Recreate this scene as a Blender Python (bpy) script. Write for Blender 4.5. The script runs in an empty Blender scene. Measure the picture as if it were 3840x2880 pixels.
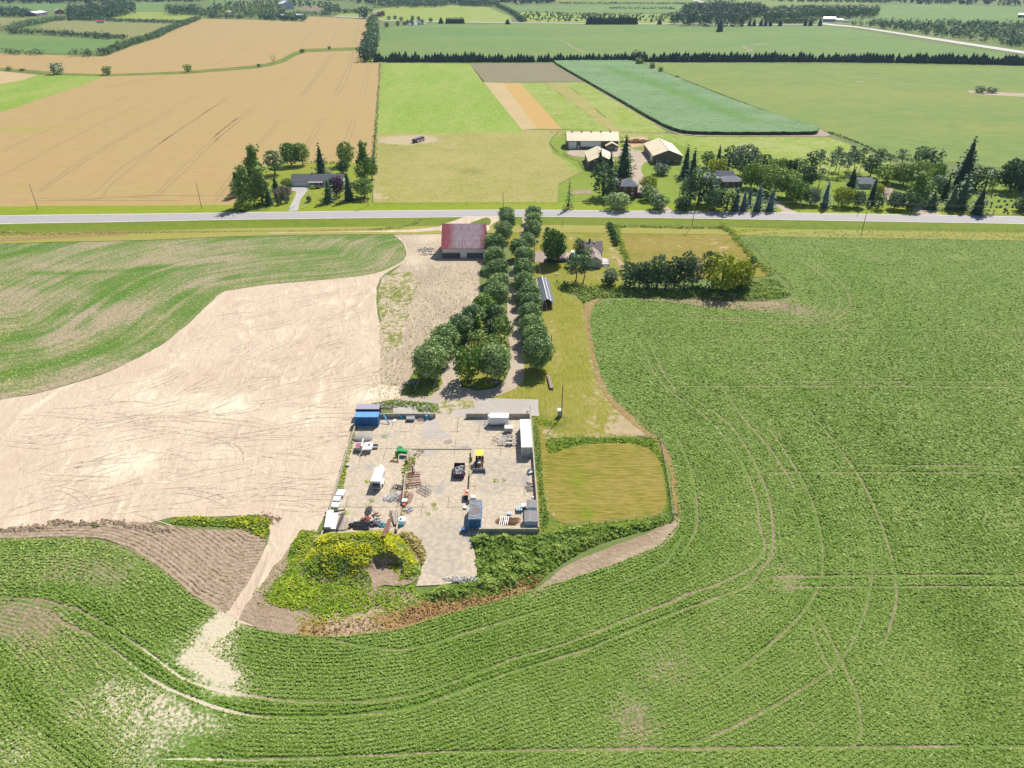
import bpy, math, random
import numpy as np
from mathutils import Vector, Matrix, Euler
from mathutils.geometry import delaunay_2d_cdt
from mathutils import noise as mnoise
R = math.radians
C = bpy.context.scene.collection
scene = bpy.context.scene
# ---------------------------------------------------------------- camera
CAM_H = 102.0; FPX = 2670.0; TILT = 30.4
cam_d = bpy.data.cameras.new('camera'); cam = bpy.data.objects.new('camera', cam_d); C.objects.link(cam)
cam.location = (0, 0, CAM_H); cam.rotation_euler = (R(90 - TILT), 0, 0)
cam_d.sensor_width = 36; cam_d.sensor_fit = 'HORIZONTAL'; cam_d.lens = FPX / 3840 * 36
cam_d.clip_start = 1; cam_d.clip_end = 30000
scene.camera = cam
# ---------------------------------------------------------------- light
SUN_AZ, SUN_EL = 27.0, 48.0; HAZE_D = .00006
world = bpy.data.worlds.new('World'); scene.world = world; world.use_nodes = True
wn = world.node_tree; bgn = wn.nodes['Background']
sky = wn.nodes.new('ShaderNodeTexSky'); sky.sky_type = 'NISHITA'; sky.sun_disc = False
sky.sun_elevation = R(SUN_EL); sky.sun_rotation = R(SUN_AZ); sky.altitude = 300
wn.links.new(sky.outputs[0], bgn.inputs[0]); bgn.inputs[1].default_value = 0.08
sund = bpy.data.lights.new('sun', 'SUN'); sund.energy = 4.6; sund.angle = R(0.5); sund.color = (1.0, 0.945, 0.86)
sun = bpy.data.objects.new('sun', sund); C.objects.link(sun)
sv = Vector((math.sin(R(SUN_AZ)) * math.cos(R(SUN_EL)), math.cos(R(SUN_AZ)) * math.cos(R(SUN_EL)), math.sin(R(SUN_EL))))
sun.rotation_euler = sv.to_track_quat('Z', 'Y').to_euler(); sun.location = (0, 0, 400)
scene.view_settings.view_transform = 'Standard'; scene.view_settings.look = 'None'
scene.view_settings.exposure = 0.40; scene.view_settings.gamma = 1
scene.render.engine = 'CYCLES'
scene.cycles.max_bounces = 4; scene.cycles.diffuse_bounces = 2; scene.cycles.transparent_max_bounces = 4
scene.cycles.volume_bounces = 0
# ---------------------------------------------------------------- helpers
sT, cT = math.sin(R(TILT)), math.cos(R(TILT))
def P(x, y, z=0.0):
    """point on the plane at height z seen at this place of the survey picture (3840 x 2880)"""
    v = (y - 1440) / FPX; u = (x - 1920) / FPX
    f = cT - v * sT; d = max(sT + v * cT, 0.005)
    t = (CAM_H - z) / d
    return Vector((u * t, f * t, z))
def W(pts, z=0.0): return [P(x, y, z) for x, y in pts]
def srgb(h):
    h = h.lstrip('#'); o = []
    for i in (0, 2, 4):
        c = int(h[i:i + 2], 16) / 255
        o.append(c / 12.92 if c <= .04045 else ((c + .055) / 1.055) ** 2.4)
    return tuple(o)
def tag(o, label=None, cat=None, group=None, kind=None):
    if label: o['label'] = label
    if cat: o['category'] = cat
    if group: o['group'] = group
    if kind: o['kind'] = kind
    return o
def empty(name, loc, rz=0.0, label=None, cat=None, group=None):
    o = bpy.data.objects.new(name, None); C.objects.link(o)
    o.location = loc; o.rotation_euler = (0, 0, rz); o.empty_display_size = .3
    return tag(o, label, cat, group)
def fastmesh(name, verts, faces, tint=None, attrs=None, smooth=False):
    """verts (n,3), faces (m,k) arrays or list of lists; tint per vertex"""
    me = bpy.data.meshes.new(name)
    v = np.asarray(verts, dtype=np.float32).reshape(-1, 3)
    if isinstance(faces, np.ndarray):
        k = faces.shape[1]; m = faces.shape[0]
        me.vertices.add(len(v)); me.vertices.foreach_set('co', v.ravel())
        me.loops.add(m * k); me.loops.foreach_set('vertex_index', faces.astype(np.int32).ravel())
        me.polygons.add(m); me.polygons.foreach_set('loop_start', (np.arange(m) * k).astype(np.int32))
        me.update(calc_edges=True)
    else:
        me.from_pydata(v.tolist(), [], faces); me.update()
    if attrs:
        for an, av in attrs.items():
            a = me.attributes.new(an, 'FLOAT', 'POINT'); a.data.foreach_set('value', np.asarray(av, dtype=np.float32))
    if smooth: me.polygons.foreach_set('use_smooth', [True] * len(me.polygons))
    return me
def link(name, me, mat=None, parent=None):
    o = bpy.data.objects.new(name, me); C.objects.link(o)
    if mat is not None:
        for m in (mat if isinstance(mat, (list, tuple)) else [mat]): me.materials.append(m)
    if parent is not None: o.parent = parent
    return o
class MB:
    """collects shapes, then builds them as one mesh object"""
    def __init__(s): s.v = []; s.f = []
    def add(s, vs, fs):
        b = len(s.v); s.v += [tuple(p) for p in vs]; s.f += [[i + b for i in f] for f in fs]; return s
    def box(s, x0, x1, y0, y1, z0, z1, M=None):
        vs = [Vector(p) for p in ((x0, y0, z0), (x1, y0, z0), (x1, y1, z0), (x0, y1, z0), (x0, y0, z1), (x1, y0, z1), (x1, y1, z1), (x0, y1, z1))]
        if M is not None: vs = [M @ p for p in vs]
        return s.add(vs, [(3, 2, 1, 0), (4, 5, 6, 7), (0, 1, 5, 4), (1, 2, 6, 5), (2, 3, 7, 6), (3, 0, 4, 7)])
    def cbox(s, c, size, M=None):
        return s.box(c[0] - size[0] / 2, c[0] + size[0] / 2, c[1] - size[1] / 2, c[1] + size[1] / 2, c[2] - size[2] / 2, c[2] + size[2] / 2, M)
    def tube(s, p0, p1, r0, r1=None, n=8, cap=True):
        r1 = r0 if r1 is None else r1
        p0, p1 = Vector(p0), Vector(p1); d = (p1 - p0).normalized()
        a = d.orthogonal().normalized(); b = d.cross(a)
        vs = []
        for p, r in ((p0, r0), (p1, r1)):
            for i in range(n):
                t = 2 * math.pi * i / n; vs.append(p + (a * math.cos(t) + b * math.sin(t)) * r)
        fs = [(i, (i + 1) % n, n + (i + 1) % n, n + i) for i in range(n)]
        if cap: fs += [tuple(range(n - 1, -1, -1)), tuple(range(n, 2 * n))]
        return s.add(vs, fs)
    def path(s, pts, r, n=6):
        for a, b in zip(pts[:-1], pts[1:]): s.tube(a, b, r, n=n)
        return s
    def prism(s, prof, y0, y1, M=None):
        """profile of (x,z) points swept along y"""
        n = len(prof); vs = [Vector((x, y0, z)) for x, z in prof] + [Vector((x, y1, z)) for x, z in prof]
        if M is not None: vs = [M @ p for p in vs]
        return s.add(vs, [tuple(range(n)), tuple(range(2 * n - 1, n - 1, -1))] + [((i + 1) % n, i, n + i, n + (i + 1) % n) for i in range(n)])
    def poly(s, pts): return s.add(pts, [tuple(range(len(pts)))])
    def slab(s, pts, th):
        """sheet with thickness below, pts in order"""
        pts = [Vector(p) for p in pts]; n = len(pts); dn = Vector((0, 0, -th))
        return s.add(pts + [p + dn for p in pts], [tuple(range(n)), tuple(range(2 * n - 1, n - 1, -1))] + [((i + 1) % n, i, n + i, n + (i + 1) % n) for i in range(n)])
    def ring(s, c, R0, r, n=16, m=6, axis='Z'):
        vs = []; fs = []
        for i in range(n):
            a = 2 * math.pi * i / n
            for j in range(m):
                b = 2 * math.pi * j / m; q = (R0 + r * math.cos(b))
                p = (q * math.cos(a), q * math.sin(a), r * math.sin(b))
                if axis == 'X': p = (p[2], p[0], p[1])
                if axis == 'Y': p = (p[0], p[2], p[1])
                vs.append((p[0] + c[0], p[1] + c[1], p[2] + c[2]))
        for i in range(n):
            for j in range(m):
                fs.append((i * m + j, ((i + 1) % n) * m + j, ((i + 1) % n) * m + (j + 1) % m, i * m + (j + 1) % m))
        return s.add(vs, fs)
    def dome(s, c, r, h, n=14, m=5):
        vs = []; fs = []
        for j in range(m):
            a = j / m * math.pi / 2
            for i in range(n):
                t = 2 * math.pi * i / n; vs.append((c[0] + r * math.cos(a) * math.cos(t), c[1] + r * math.cos(a) * math.sin(t), c[2] + h * math.sin(a)))
        vs.append((c[0], c[1], c[2] + h))
        for j in range(m - 1):
            for i in range(n): fs.append((j * n + i, j * n + (i + 1) % n, (j + 1) * n + (i + 1) % n, (j + 1) * n + i))
        for i in range(n): fs.append(((m - 1) * n + i, (m - 1) * n + (i + 1) % n, m * n))
        return s.add(vs, fs)
    def rock(s, c, r, rng, sq=.7):
        vs = []; 
        base = [(0, 0, 1), (0, 0, -1), (1, 0, 0), (-1, 0, 0), (0, 1, 0), (0, -1, 0)]
        for b in base: 
            k = r * rng.uniform(.7, 1.2); vs.append((c[0] + b[0] * k, c[1] + b[1] * k, c[2] + b[2] * k * sq))
        return s.add(vs, [(0, 2, 4), (0, 4, 3), (0, 3, 5), (0, 5, 2), (1, 4, 2), (1, 3, 4), (1, 5, 3), (1, 2, 5)])
    def build(s, name, mat, parent=None, smooth=False):
        me = bpy.data.meshes.new(name); me.from_pydata(s.v, [], s.f); me.update()
        if smooth: me.polygons.foreach_set('use_smooth', [True] * len(me.polygons))
        return link(name, me, mat, parent)
# ---------------------------------------------------------------- materials
def sat(c, k=1.14):
    l = c[0] * .25 + c[1] * .65 + c[2] * .1; return tuple(max(.008, l + (q - l) * k) for q in c[:3])
def newmat(name):
    m = bpy.data.materials.new(name); m.use_nodes = True; nt = m.node_tree
    return m, nt, nt.nodes['Principled BSDF']
def N(nt, typ, **kw):
    n = nt.nodes.new(typ)
    for k, v in kw.items():
        if k in n.bl_rna.properties: setattr(n, k, v)
        else: n.inputs[k].default_value = v
    return n
def L(nt, a, b): nt.links.new(a, b)
def mth(nt, op, a, b=None, c=None, clamp=False):
    n = nt.nodes.new('ShaderNodeMath'); n.operation = op; n.use_clamp = clamp
    for i, q in enumerate((a, b, c)):
        if q is None: continue
        if isinstance(q, (int, float)): n.inputs[i].default_value = q
        else: L(nt, q, n.inputs[i])
    return n.outputs[0]
def noiz(nt, vec, scale, detail=2.0, rough=.5, dist=0.0):
    n = nt.nodes.new('ShaderNodeTexNoise'); n.inputs['Scale'].default_value = scale; n.inputs['Detail'].default_value = detail
    n.inputs['Roughness'].default_value = rough; n.inputs['Distortion'].default_value = dist
    if vec is not None: L(nt, vec, n.inputs['Vector'])
    return n.outputs['Fac']
def mixc(nt, f, a, b, mode='MIX'):
    n = nt.nodes.new('ShaderNodeMix'); n.data_type = 'RGBA'; n.blend_type = mode
    for q, i in ((f, 0), (a, 6), (b, 7)):
        if isinstance(q, (int, float)): n.inputs[i].default_value = q
        elif isinstance(q, tuple): n.inputs[i].default_value = (*q[:3], 1)
        else: L(nt, q, n.inputs[i])
    return n.outputs[2]
def ss(nt, x, lo, hi):
    n = nt.nodes.new('ShaderNodeMapRange'); n.interpolation_type = 'SMOOTHSTEP'
    L(nt, x, n.inputs[0]); n.inputs[1].default_value = lo; n.inputs[2].default_value = hi
    return n.outputs[0]
def pos(nt, rot=0.0, sx=1.0, sy=1.0):
    g = nt.nodes.new('ShaderNodeNewGeometry'); m = nt.nodes.new('ShaderNodeMapping')
    m.vector_type = 'POINT'; m.inputs['Rotation'].default_value = (0, 0, rot); m.inputs['Scale'].default_value = (sx, sy, 1)
    L(nt, g.outputs['Position'], m.inputs[0]); return m.outputs[0]
def attr(nt, name):
    n = nt.nodes.new('ShaderNodeAttribute'); n.attribute_name = name; return n.outputs['Fac']
def bump(nt, b, h, strength=.6, dist=.2):
    n = nt.nodes.new('ShaderNodeBump'); n.inputs['Strength'].default_value = strength; n.inputs['Distance'].default_value = dist
    L(nt, h, n.inputs['Height']); L(nt, n.outputs[0], b.inputs['Normal'])
def veg(name, ga, gb, gc, sa=(.3, .22, .14), sb=(.42, .33, .23), fine=2.2, patch=.05, sbase=-.6, pw=.5, rot=0.0, sx=1.0, sy=1.0,
        bs=.8, bd=.35, rows=0.0, rowattr=False, contrast=1.0, lush=(.05, .11, .02), streak=0.0, fw=.55, sand=None, sw=1.0, b1=.45):
    """crop, grass or weeds over soil: fine leafy grain, wide patches, 'bare' shows soil, 'lush' is denser growth"""
    m, nt, b = newmat(name); ga, gb, gc, lush = (sat(q) for q in (ga, gb, gc, lush))
    p = pos(nt, rot, sx, sy); p0 = pos(nt)
    n1 = noiz(nt, p, fine, 3, .65); n1b = noiz(nt, p0, fine * b1, 3, .65); n2 = noiz(nt, p, patch, 4, .55); n3 = noiz(nt, p0, patch * 4, 3, .6)
    c = mixc(nt, ss(nt, n1, .5 - .2 / contrast, .5 + .2 / contrast), ga, gb)
    c = mixc(nt, ss(nt, n2, .35, .68), c, mixc(nt, n1, c, gc))
    c = mixc(nt, mth(nt, 'MULTIPLY', ss(nt, n3, .4, .7), .35), c, gc)
    bare = attr(nt, 'bare'); lu = attr(nt, 'lush')
    c = mixc(nt, mth(nt, 'MULTIPLY', lu, ss(nt, n1b, .3, .55)), c, lush)
    f = mth(nt, 'MULTIPLY', mth(nt, 'SUBTRACT', n1b, .5), fw * 3)
    f = mth(nt, 'ADD', f, mth(nt, 'MULTIPLY', mth(nt, 'SUBTRACT', n2, .5), pw * 2))
    f = mth(nt, 'ADD', f, mth(nt, 'MULTIPLY', mth(nt, 'SUBTRACT', n3, .5), pw))
    f = mth(nt, 'ADD', f, bare); f = mth(nt, 'ADD', f, sbase)
    f = mth(nt, 'SUBTRACT', f, mth(nt, 'MULTIPLY', lu, .5))
    h = n1
    if rowattr or streak:
        rd = attr(nt, 'rowd'); cx = nt.nodes.new('ShaderNodeCombineXYZ'); sp = nt.nodes.new('ShaderNodeSeparateXYZ'); L(nt, p0, sp.inputs[0])
        L(nt, mth(nt, 'MULTIPLY', rd, 1.0), cx.inputs[0]); L(nt, mth(nt, 'MULTIPLY', sp.outputs[0], .045), cx.inputs[1]); L(nt, mth(nt, 'MULTIPLY', sp.outputs[1], .045), cx.inputs[2])
        st = noiz(nt, cx.outputs[0], .35, 4, .6)
        f = mth(nt, 'ADD', f, mth(nt, 'MULTIPLY', mth(nt, 'SUBTRACT', st, .5), streak * 2))
        c = mixc(nt, mth(nt, 'MULTIPLY', ss(nt, st, .5, .3), min(1, .5 * streak + .15)), c, lush)
        if rows:
            w = mth(nt, 'SINE', mth(nt, 'MULTIPLY', mth(nt, 'ADD', rd, mth(nt, 'MULTIPLY', n3, .6)), rows))
            f = mth(nt, 'ADD', f, mth(nt, 'MULTIPLY', w, mth(nt, 'MULTIPLY', attr(nt, 'rowamp'), .45)))
            h = mth(nt, 'ADD', n1, mth(nt, 'MULTIPLY', w, mth(nt, 'MULTIPLY', attr(nt, 'rowamp'), -.35)))
    f = ss(nt, f, -.15 * sw, .18 * sw)
    soil = mixc(nt, ss(nt, n1b, .35, .65), sa, sb)
    if sand is not None: soil = mixc(nt, attr(nt, 'sand'), soil, sand)
    c = mixc(nt, f, c, soil)
    L(nt, c, b.inputs['Base Color']); b.inputs['Roughness'].default_value = .9; b.inputs['Specular IOR Level'].default_value = .15
    h = mth(nt, 'ADD', h, mth(nt, 'MULTIPLY', n1b, .6)); h = mth(nt, 'SUBTRACT', h, mth(nt, 'MULTIPLY', f, .4))
    bump(nt, b, h, bs, bd)
    return m
def dirt(name, ca, cb, cc, fine=.8, patch=.04, bs=.6, bd=.25, rot=0.0, sx=1.0, sy=1.0, veins=.0):
    m, nt, b = newmat(name); p = pos(nt, rot, sx, sy); p0 = pos(nt)
    n1 = noiz(nt, p, fine, 4, .65, .6); n2 = noiz(nt, p0, patch, 4, .6, .8); n3 = noiz(nt, p, fine * .22, 3, .6, 1.5)
    c = mixc(nt, ss(nt, n2, .38, .62), ca, cb); c = mixc(nt, ss(nt, n3, .52, .75), c, cc); c = mixc(nt, mth(nt, 'MULTIPLY', ss(nt, n1, .35, .7), .4), c, cb)
    c = mixc(nt, mth(nt, 'MULTIPLY', attr(nt, 'bare'), ss(nt, n1, .25, .6)), c, cc)
    L(nt, c, b.inputs['Base Color']); b.inputs['Roughness'].default_value = .95; b.inputs['Specular IOR Level'].default_value = .1
    bump(nt, b, mth(nt, 'ADD', n1, mth(nt, 'MULTIPLY', n3, 1.2)), bs, bd)
    return m
def plain(name, col, rough=.6, metal=0.0, var=.12, scale=3.0, bs=0.0, spec=.4, col2=None, stretch=(1, 1, 1), objc=True, lo=.35, hi=.65):
    m, nt, b = newmat(name); tc = nt.nodes.new('ShaderNodeTexCoord'); mp = nt.nodes.new('ShaderNodeMapping'); mp.inputs['Scale'].default_value = stretch
    L(nt, tc.outputs['Object'], mp.inputs[0])
    n1 = noiz(nt, mp.outputs[0], scale, 4, .6); c2 = col2 if col2 else tuple(q * (1 - var) for q in col)
    L(nt, mixc(nt, ss(nt, n1, lo, hi), col, c2), b.inputs['Base Color'])
    b.inputs['Roughness'].default_value = rough; b.inputs['Metallic'].default_value = metal; b.inputs['Specular IOR Level'].default_value = spec
    if bs: bump(nt, b, n1, bs, .03)
    return m
def ribbed(name, col, col2=None, axis=0, freq=20.0, rough=.5, bs=.8, scale=1.2, lo=.45, hi=.7, bd=.05, stretch=(1, 1, 1)):
    """ribbed sheet metal: corrugation as bump, wear as colour"""
    m, nt, b = newmat(name); tc = nt.nodes.new('ShaderNodeTexCoord'); sp = nt.nodes.new('ShaderNodeSeparateXYZ'); L(nt, tc.outputs['Object'], sp.inputs[0])
    mp = nt.nodes.new('ShaderNodeMapping'); mp.inputs['Scale'].default_value = stretch; L(nt, tc.outputs['Object'], mp.inputs[0])
    w = mth(nt, 'SINE', mth(nt, 'MULTIPLY', sp.outputs[axis], freq)); n1 = noiz(nt, mp.outputs[0], scale, 5, .65)
    c2 = col2 if col2 else tuple(q * .8 for q in col)
    L(nt, mixc(nt, ss(nt, n1, lo, hi), col, c2), b.inputs['Base Color']); b.inputs['Roughness'].default_value = rough
    bump(nt, b, w, bs, bd); return m
def leaf(name, col, col2, trans=.22, rough=.6):
    col, col2 = sat(col), sat(col2); m, nt, b = newmat(name); n1 = attr(nt, 'tint'); oi = nt.nodes.new('ShaderNodeObjectInfo')
    c = mixc(nt, n1, col, col2); hs = nt.nodes.new('ShaderNodeHueSaturation')
    mr = nt.nodes.new('ShaderNodeMapRange'); L(nt, oi.outputs['Random'], mr.inputs[0]); mr.inputs[3].default_value = .78; mr.inputs[4].default_value = 1.2
    mr2 = nt.nodes.new('ShaderNodeMapRange'); L(nt, oi.outputs['Random'], mr2.inputs[0]); mr2.inputs[3].default_value = .515; mr2.inputs[4].default_value = .485
    L(nt, c, hs.inputs['Color']); L(nt, mr.outputs[0], hs.inputs['Value']); L(nt, mr2.outputs[0], hs.inputs['Hue'])
    tr = nt.nodes.new('ShaderNodeBsdfTranslucent'); mx = nt.nodes.new('ShaderNodeMixShader'); mx.inputs[0].default_value = trans
    L(nt, hs.outputs[0], b.inputs['Base Color']); L(nt, hs.outputs[0], tr.inputs['Color']); b.inputs['Roughness'].default_value = rough; b.inputs['Specular IOR Level'].default_value = .3
    L(nt, b.outputs[0], mx.inputs[1]); L(nt, tr.outputs[0], mx.inputs[2]); L(nt, mx.outputs[0], nt.nodes['Material Output'].inputs[0])
    return m
# ---------------------------------------------------------------- ground sheets
def spline(pts, closed=True, step=4.0, jit=0.0, seed=0, sharp=False):
    """px points -> dense world outline"""
    w = [Vector(p[:2]) if isinstance(p, Vector) else P(*p).to_2d() for p in pts]; out = []; n = len(w)
    for i in range(n if closed else n - 1):
        p1 = w[i]; p2 = w[(i + 1) % n]; p0 = w[i - 1] if (closed or i > 0) else p1; p3 = w[(i + 2) % n] if (closed or i + 2 < n) else p2
        k = max(1, min(60, int((p2 - p1).length / step)))
        for j in range(k):
            t = j / k
            if sharp: q = p1.lerp(p2, t)
            else: q = .5 * ((2 * p1) + (p2 - p0) * t + (2 * p0 - 5 * p1 + 4 * p2 - p3) * t * t + (3 * p1 - p0 - 3 * p2 + p3) * t ** 3)
            out.append(q)
    if not closed: out.append(w[-1])
    if jit:
        o2 = []
        for q in out:
            a = mnoise.noise(Vector((q.x * .5, q.y * .5, seed))) ; c = mnoise.noise(Vector((q.x * .5, q.y * .5, seed + 9.3)))
            a += .6 * mnoise.noise(Vector((q.x * 1.7, q.y * 1.7, seed)));
            o2.append(q + Vector((a, c)) * jit)
        out = o2
    return out
def inside(px, py, poly):
    x = np.array([p.x for p in poly]); y = np.array([p.y for p in poly]); r = np.zeros(len(px), bool); j = len(x) - 1
    for i in range(len(x)):
        if y[i] != y[j]:
            c = ((y[i] > py) != (y[j] > py)) & (px < (x[j] - x[i]) * (py - y[i]) / (y[j] - y[i]) + x[i]); r ^= c
        j = i
    return r
def pl_dist(px, py, line):
    """distance of points to a world polyline"""
    d = np.full(len(px), 1e9)
    for a, b in zip(line[:-1], line[1:]):
        ax, ay, bx, by = a[0], a[1], b[0], b[1]; dx, dy = bx - ax, by - ay; q = max(dx * dx + dy * dy, 1e-9)
        t = np.clip(((px - ax) * dx + (py - ay) * dy) / q, 0, 1)
        d = np.minimum(d, np.hypot(px - ax - t * dx, py - ay - t * dy))
    return d
def sheet(name, pts, mat, z, res=None, jit=0.0, step=4.0, sharp=False, fn=None, kind='structure', parent=None, zf=None, label=None, cat=None):
    o = spline(pts, True, step, jit, z * 100, sharp)
    a2 = sum(p.x * q.y - q.x * p.y for p, q in zip(o, o[1:] + o[:1]))
    if a2 < 0: o = o[::-1]
    vs = [v.to_2d() if len(v) == 3 else v for v in o]; n = len(vs)
    if res:
        xs = np.array([v.x for v in vs]); ys = np.array([v.y for v in vs])
        gx, gy = np.meshgrid(np.arange(xs.min(), xs.max(), res), np.arange(ys.min(), ys.max(), res)); rg = np.random.default_rng(3)
        gx = gx.ravel() + rg.uniform(-.3, .3, gx.size) * res; gy = gy.ravel() + rg.uniform(-.3, .3, gy.size) * res
        k = inside(gx, gy, vs); gx, gy = gx[k], gy[k]
        if len(gx):
            k = pl_dist(gx, gy, [tuple(v) for v in vs] + [tuple(vs[0])]) > res * .3 if len(vs) < 900 else slice(None)
            vs = vs + [Vector((x, y)) for x, y in zip(gx[k], gy[k])]
    r = delaunay_2d_cdt(vs, [], [list(range(n))], 1, 1e-5)
    co = np.array([(v.x, v.y, z) for v in r[0]]); fc = [list(f) for f in r[2]]
    if zf is not None: co[:, 2] += zf(co[:, 0], co[:, 1])
    at = fn(co[:, 0], co[:, 1]) if fn else None
    fa = np.array(fc, dtype=np.int32)
    p0, p1, p2 = co[fa[:, 0]], co[fa[:, 1]], co[fa[:, 2]]
    cr = (p1[:, 0] - p0[:, 0]) * (p2[:, 1] - p0[:, 1]) - (p1[:, 1] - p0[:, 1]) * (p2[:, 0] - p0[:, 0])
    fa[cr < 0] = fa[cr < 0][:, ::-1]
    me = fastmesh(name, co, fa, attrs=at, smooth=zf is not None)
    ob = link(name, me, mat, parent)
    if parent is None: tag(ob, label, cat, kind=kind)
    return ob
def ribbon(pts, width, z, closed=False, step=3.0, taper=True, world=False, wob=0.0, seed=0):
    """strip along a px polyline; returns verts, faces, bare values (0 at the edges, 1 in the middle)"""
    c = pts if world else spline(pts, closed, step); V = []; B = []; n = len(c)
    for i, q in enumerate(c):
        t = (c[min(i + 1, n - 1)] - c[max(i - 1, 0)]); t = t.normalized() if t.length > 1e-6 else Vector((1, 0)); nn = Vector((-t.y, t.x))
        w = width * (min(1, (i + .3) / 4, (n - i - .7) / 4) if taper else 1) / 2
        if wob: q = q + nn * wob * mnoise.noise(Vector((q.x * .15, q.y * .15, seed)))
        for s_, b_ in ((1, 0), (0, 1), (-1, 0)):
            V.append((q.x + nn.x * s_ * w, q.y + nn.y * s_ * w, z)); B.append(b_)
    F = []
    for i in range(n - 1):
        for j in range(2): a = i * 3 + j; F.append((a + 3, a, a + 1, a + 4) if True else 0)
    return V, F, B
def ribbons(name, specs, mat, z, parent=None, val=1.0, at='bare', kind=None):
    V = []; F = []; B = []
    for k, s in enumerate(specs):
        v, f, b = ribbon(s[0], s[1], z, wob=s[2] if len(s) > 2 else 0, seed=k); o = len(V); V += v; B += b; F += [tuple(i + o for i in q) for q in f]
    vv = val if not isinstance(val, (list,)) else 1
    me = fastmesh(name, V, np.array(F), attrs={at: np.array(B) * vv})
    ob = link(name, me, mat, parent)
    if kind: ob['kind'] = kind
    return ob
def offs(pts, d):
    """world polyline parallel to a px polyline"""
    c = spline(pts, False, 3.0); o = []
    for i, q in enumerate(c):
        t = (c[min(i + 1, len(c) - 1)] - c[max(i - 1, 0)]).normalized(); o.append(q + Vector((-t.y, t.x)) * d)
    return o
# ---------------------------------------------------------------- ground, fields, roads
def blobs(x, y, lst):
    s = np.zeros_like(x)
    for px, py, r, a in lst:
        p = P(px, py); s += a * np.exp(-((x - p.x) ** 2 + (y - p.y) ** 2) / (r * r))
    return s
def along(x, y, pts, r, a=1.0):
    l = [tuple(q) for q in spline(pts, False, 6.0)]
    return a * np.exp(-(pl_dist(x, y, l) / r) ** 2)
zero = lambda x, y: {'bare': np.zeros_like(x)}
M = {}
M['base'] = veg('meadow_mat', (.11, .165, .045), (.15, .20, .07), (.19, .20, .09), fine=.35, patch=.006, sbase=-.75, bs=.3, bd=.6)
M['bean'] = veg('soybean_mat', (.085, .15, .035), (.17, .25, .07), (.22, .27, .09), sa=(.20, .155, .09), sb=(.34, .27, .175), fine=2.1, patch=.035, sbase=-.48, pw=.38, b1=.8, fw=.62, sw=1.5,
                rowattr=True, rows=7.6, streak=.30, lush=(.12, .22, .04), bs=.6, bd=.3, sand=(.66, .58, .42), contrast=1.5)
M['sprout'] = veg('sprouting_crop_mat', (.105, .175, .04), (.165, .225, .075), (.21, .23, .10), sa=(.30, .23, .14), sb=(.42, .345, .235), fine=1.6, patch=.03, sbase=-.10, pw=.45, sw=2.6, b1=.7,
                rowattr=True, streak=.9, lush=(.085, .18, .035), bs=.7, bd=.3, sand=(.6, .5, .37), contrast=1.1)
M['sand'] = dirt('sand_mat', (.60, .485, .365), (.56, .44, .325), (.72, .63, .47), fine=.55, patch=.035, bs=1.0, bd=.5, rot=R(-35), sx=1.0, sy=.35)
M['sandyard'] = dirt('trampled_earth_mat', (.50, .405, .29), (.42, .335, .245), (.62, .53, .385), fine=.9, patch=.06, bs=1.0, bd=.35, rot=R(8), sx=1.6, sy=.4)
M['soil'] = dirt('brown_soil_mat', (.31, .225, .15), (.36, .27, .19), (.46, .36, .25), fine=1.2, patch=.06, bs=1.0, bd=.35)
M['lawn'] = veg('lawn_mat', (.16, .19, .03), (.25, .245, .055), (.33, .27, .10), sa=(.38, .30, .16), sb=(.44, .34, .21), fine=1.0, patch=.06, sbase=-.46, bs=.5, bd=.2, contrast=1.3, sx=1.4, sy=.45)
M['hay'] = veg('hay_mat', (.155, .165, .03), (.265, .225, .06), (.33, .25, .095), sa=(.44, .34, .17), sb=(.48, .37, .22), fine=.9, patch=.045, sbase=-.5, rot=R(-4), sx=.35, sy=1.5, bs=.9, bd=.35, contrast=1.8, lush=(.17, .23, .03))
M['verge'] = veg('verge_mat', (.17, .235, .02), (.24, .30, .045), (.28, .30, .06), fine=.9, patch=.05, sbase=-.9, sx=.3, bs=.5, bd=.25)
M['ditch'] = veg('ditch_mat', (.10, .165, .02), (.17, .215, .035), (.2, .22, .05), fine=.9, patch=.05, sbase=-.9, sx=.25, bs=.6, bd=.3)
M['mown'] = veg('mown_verge_mat', (.27, .265, .07), (.31, .29, .095), (.32, .30, .11), fine=.9, patch=.04, sbase=-.8, sx=.3, bs=.3, bd=.15, contrast=.7)
M['wheat'] = veg('wheat_mat', (.355, .25, .12), (.43, .315, .17), (.37, .29, .13), sa=(.4, .26, .13), sb=(.5, .35, .18), fine=.7, patch=.03, sbase=-1.2, rot=R(55), sx=.12, sy=1.2, bs=.5, bd=.35, contrast=1.0, lush=(.30, .32, .08), pw=.3)
M['past'] = veg('pasture_mat', (.235, .24, .07), (.34, .315, .125), (.39, .33, .15), sa=(.42, .33, .2), sb=(.45, .37, .23), fine=.5, patch=.03, sbase=-.45, bs=.5, bd=.35, contrast=1.2)
M['bright'] = veg('hayfield_mat', (.17, .27, .045), (.25, .34, .08), (.34, .36, .13), sbase=-1.0, fine=.45, patch=.03, rot=R(8), sx=1.2, sy=.25, bs=.4, bd=.3, contrast=1.1)
M['padd'] = veg('paddock_mat', (.17, .25, .04), (.28, .34, .08), (.36, .37, .17), sbase=-1.0, fine=.35, patch=.03, bs=.5, bd=.4, contrast=1.2)
M['far1'] = veg('far_crop_mat', (.105, .19, .065), (.155, .24, .085), (.21, .26, .085), sbase=-1.3, fine=.14, patch=.006, sx=.3, bs=.3, bd=.5, contrast=.9)
M['far2'] = veg('green_crop_mat', (.13, .205, .06), (.185, .25, .08), (.26, .27, .085), sbase=-1.3, fine=.2, patch=.008, sx=.3, bs=.3, bd=.5, contrast=1.0)
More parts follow.
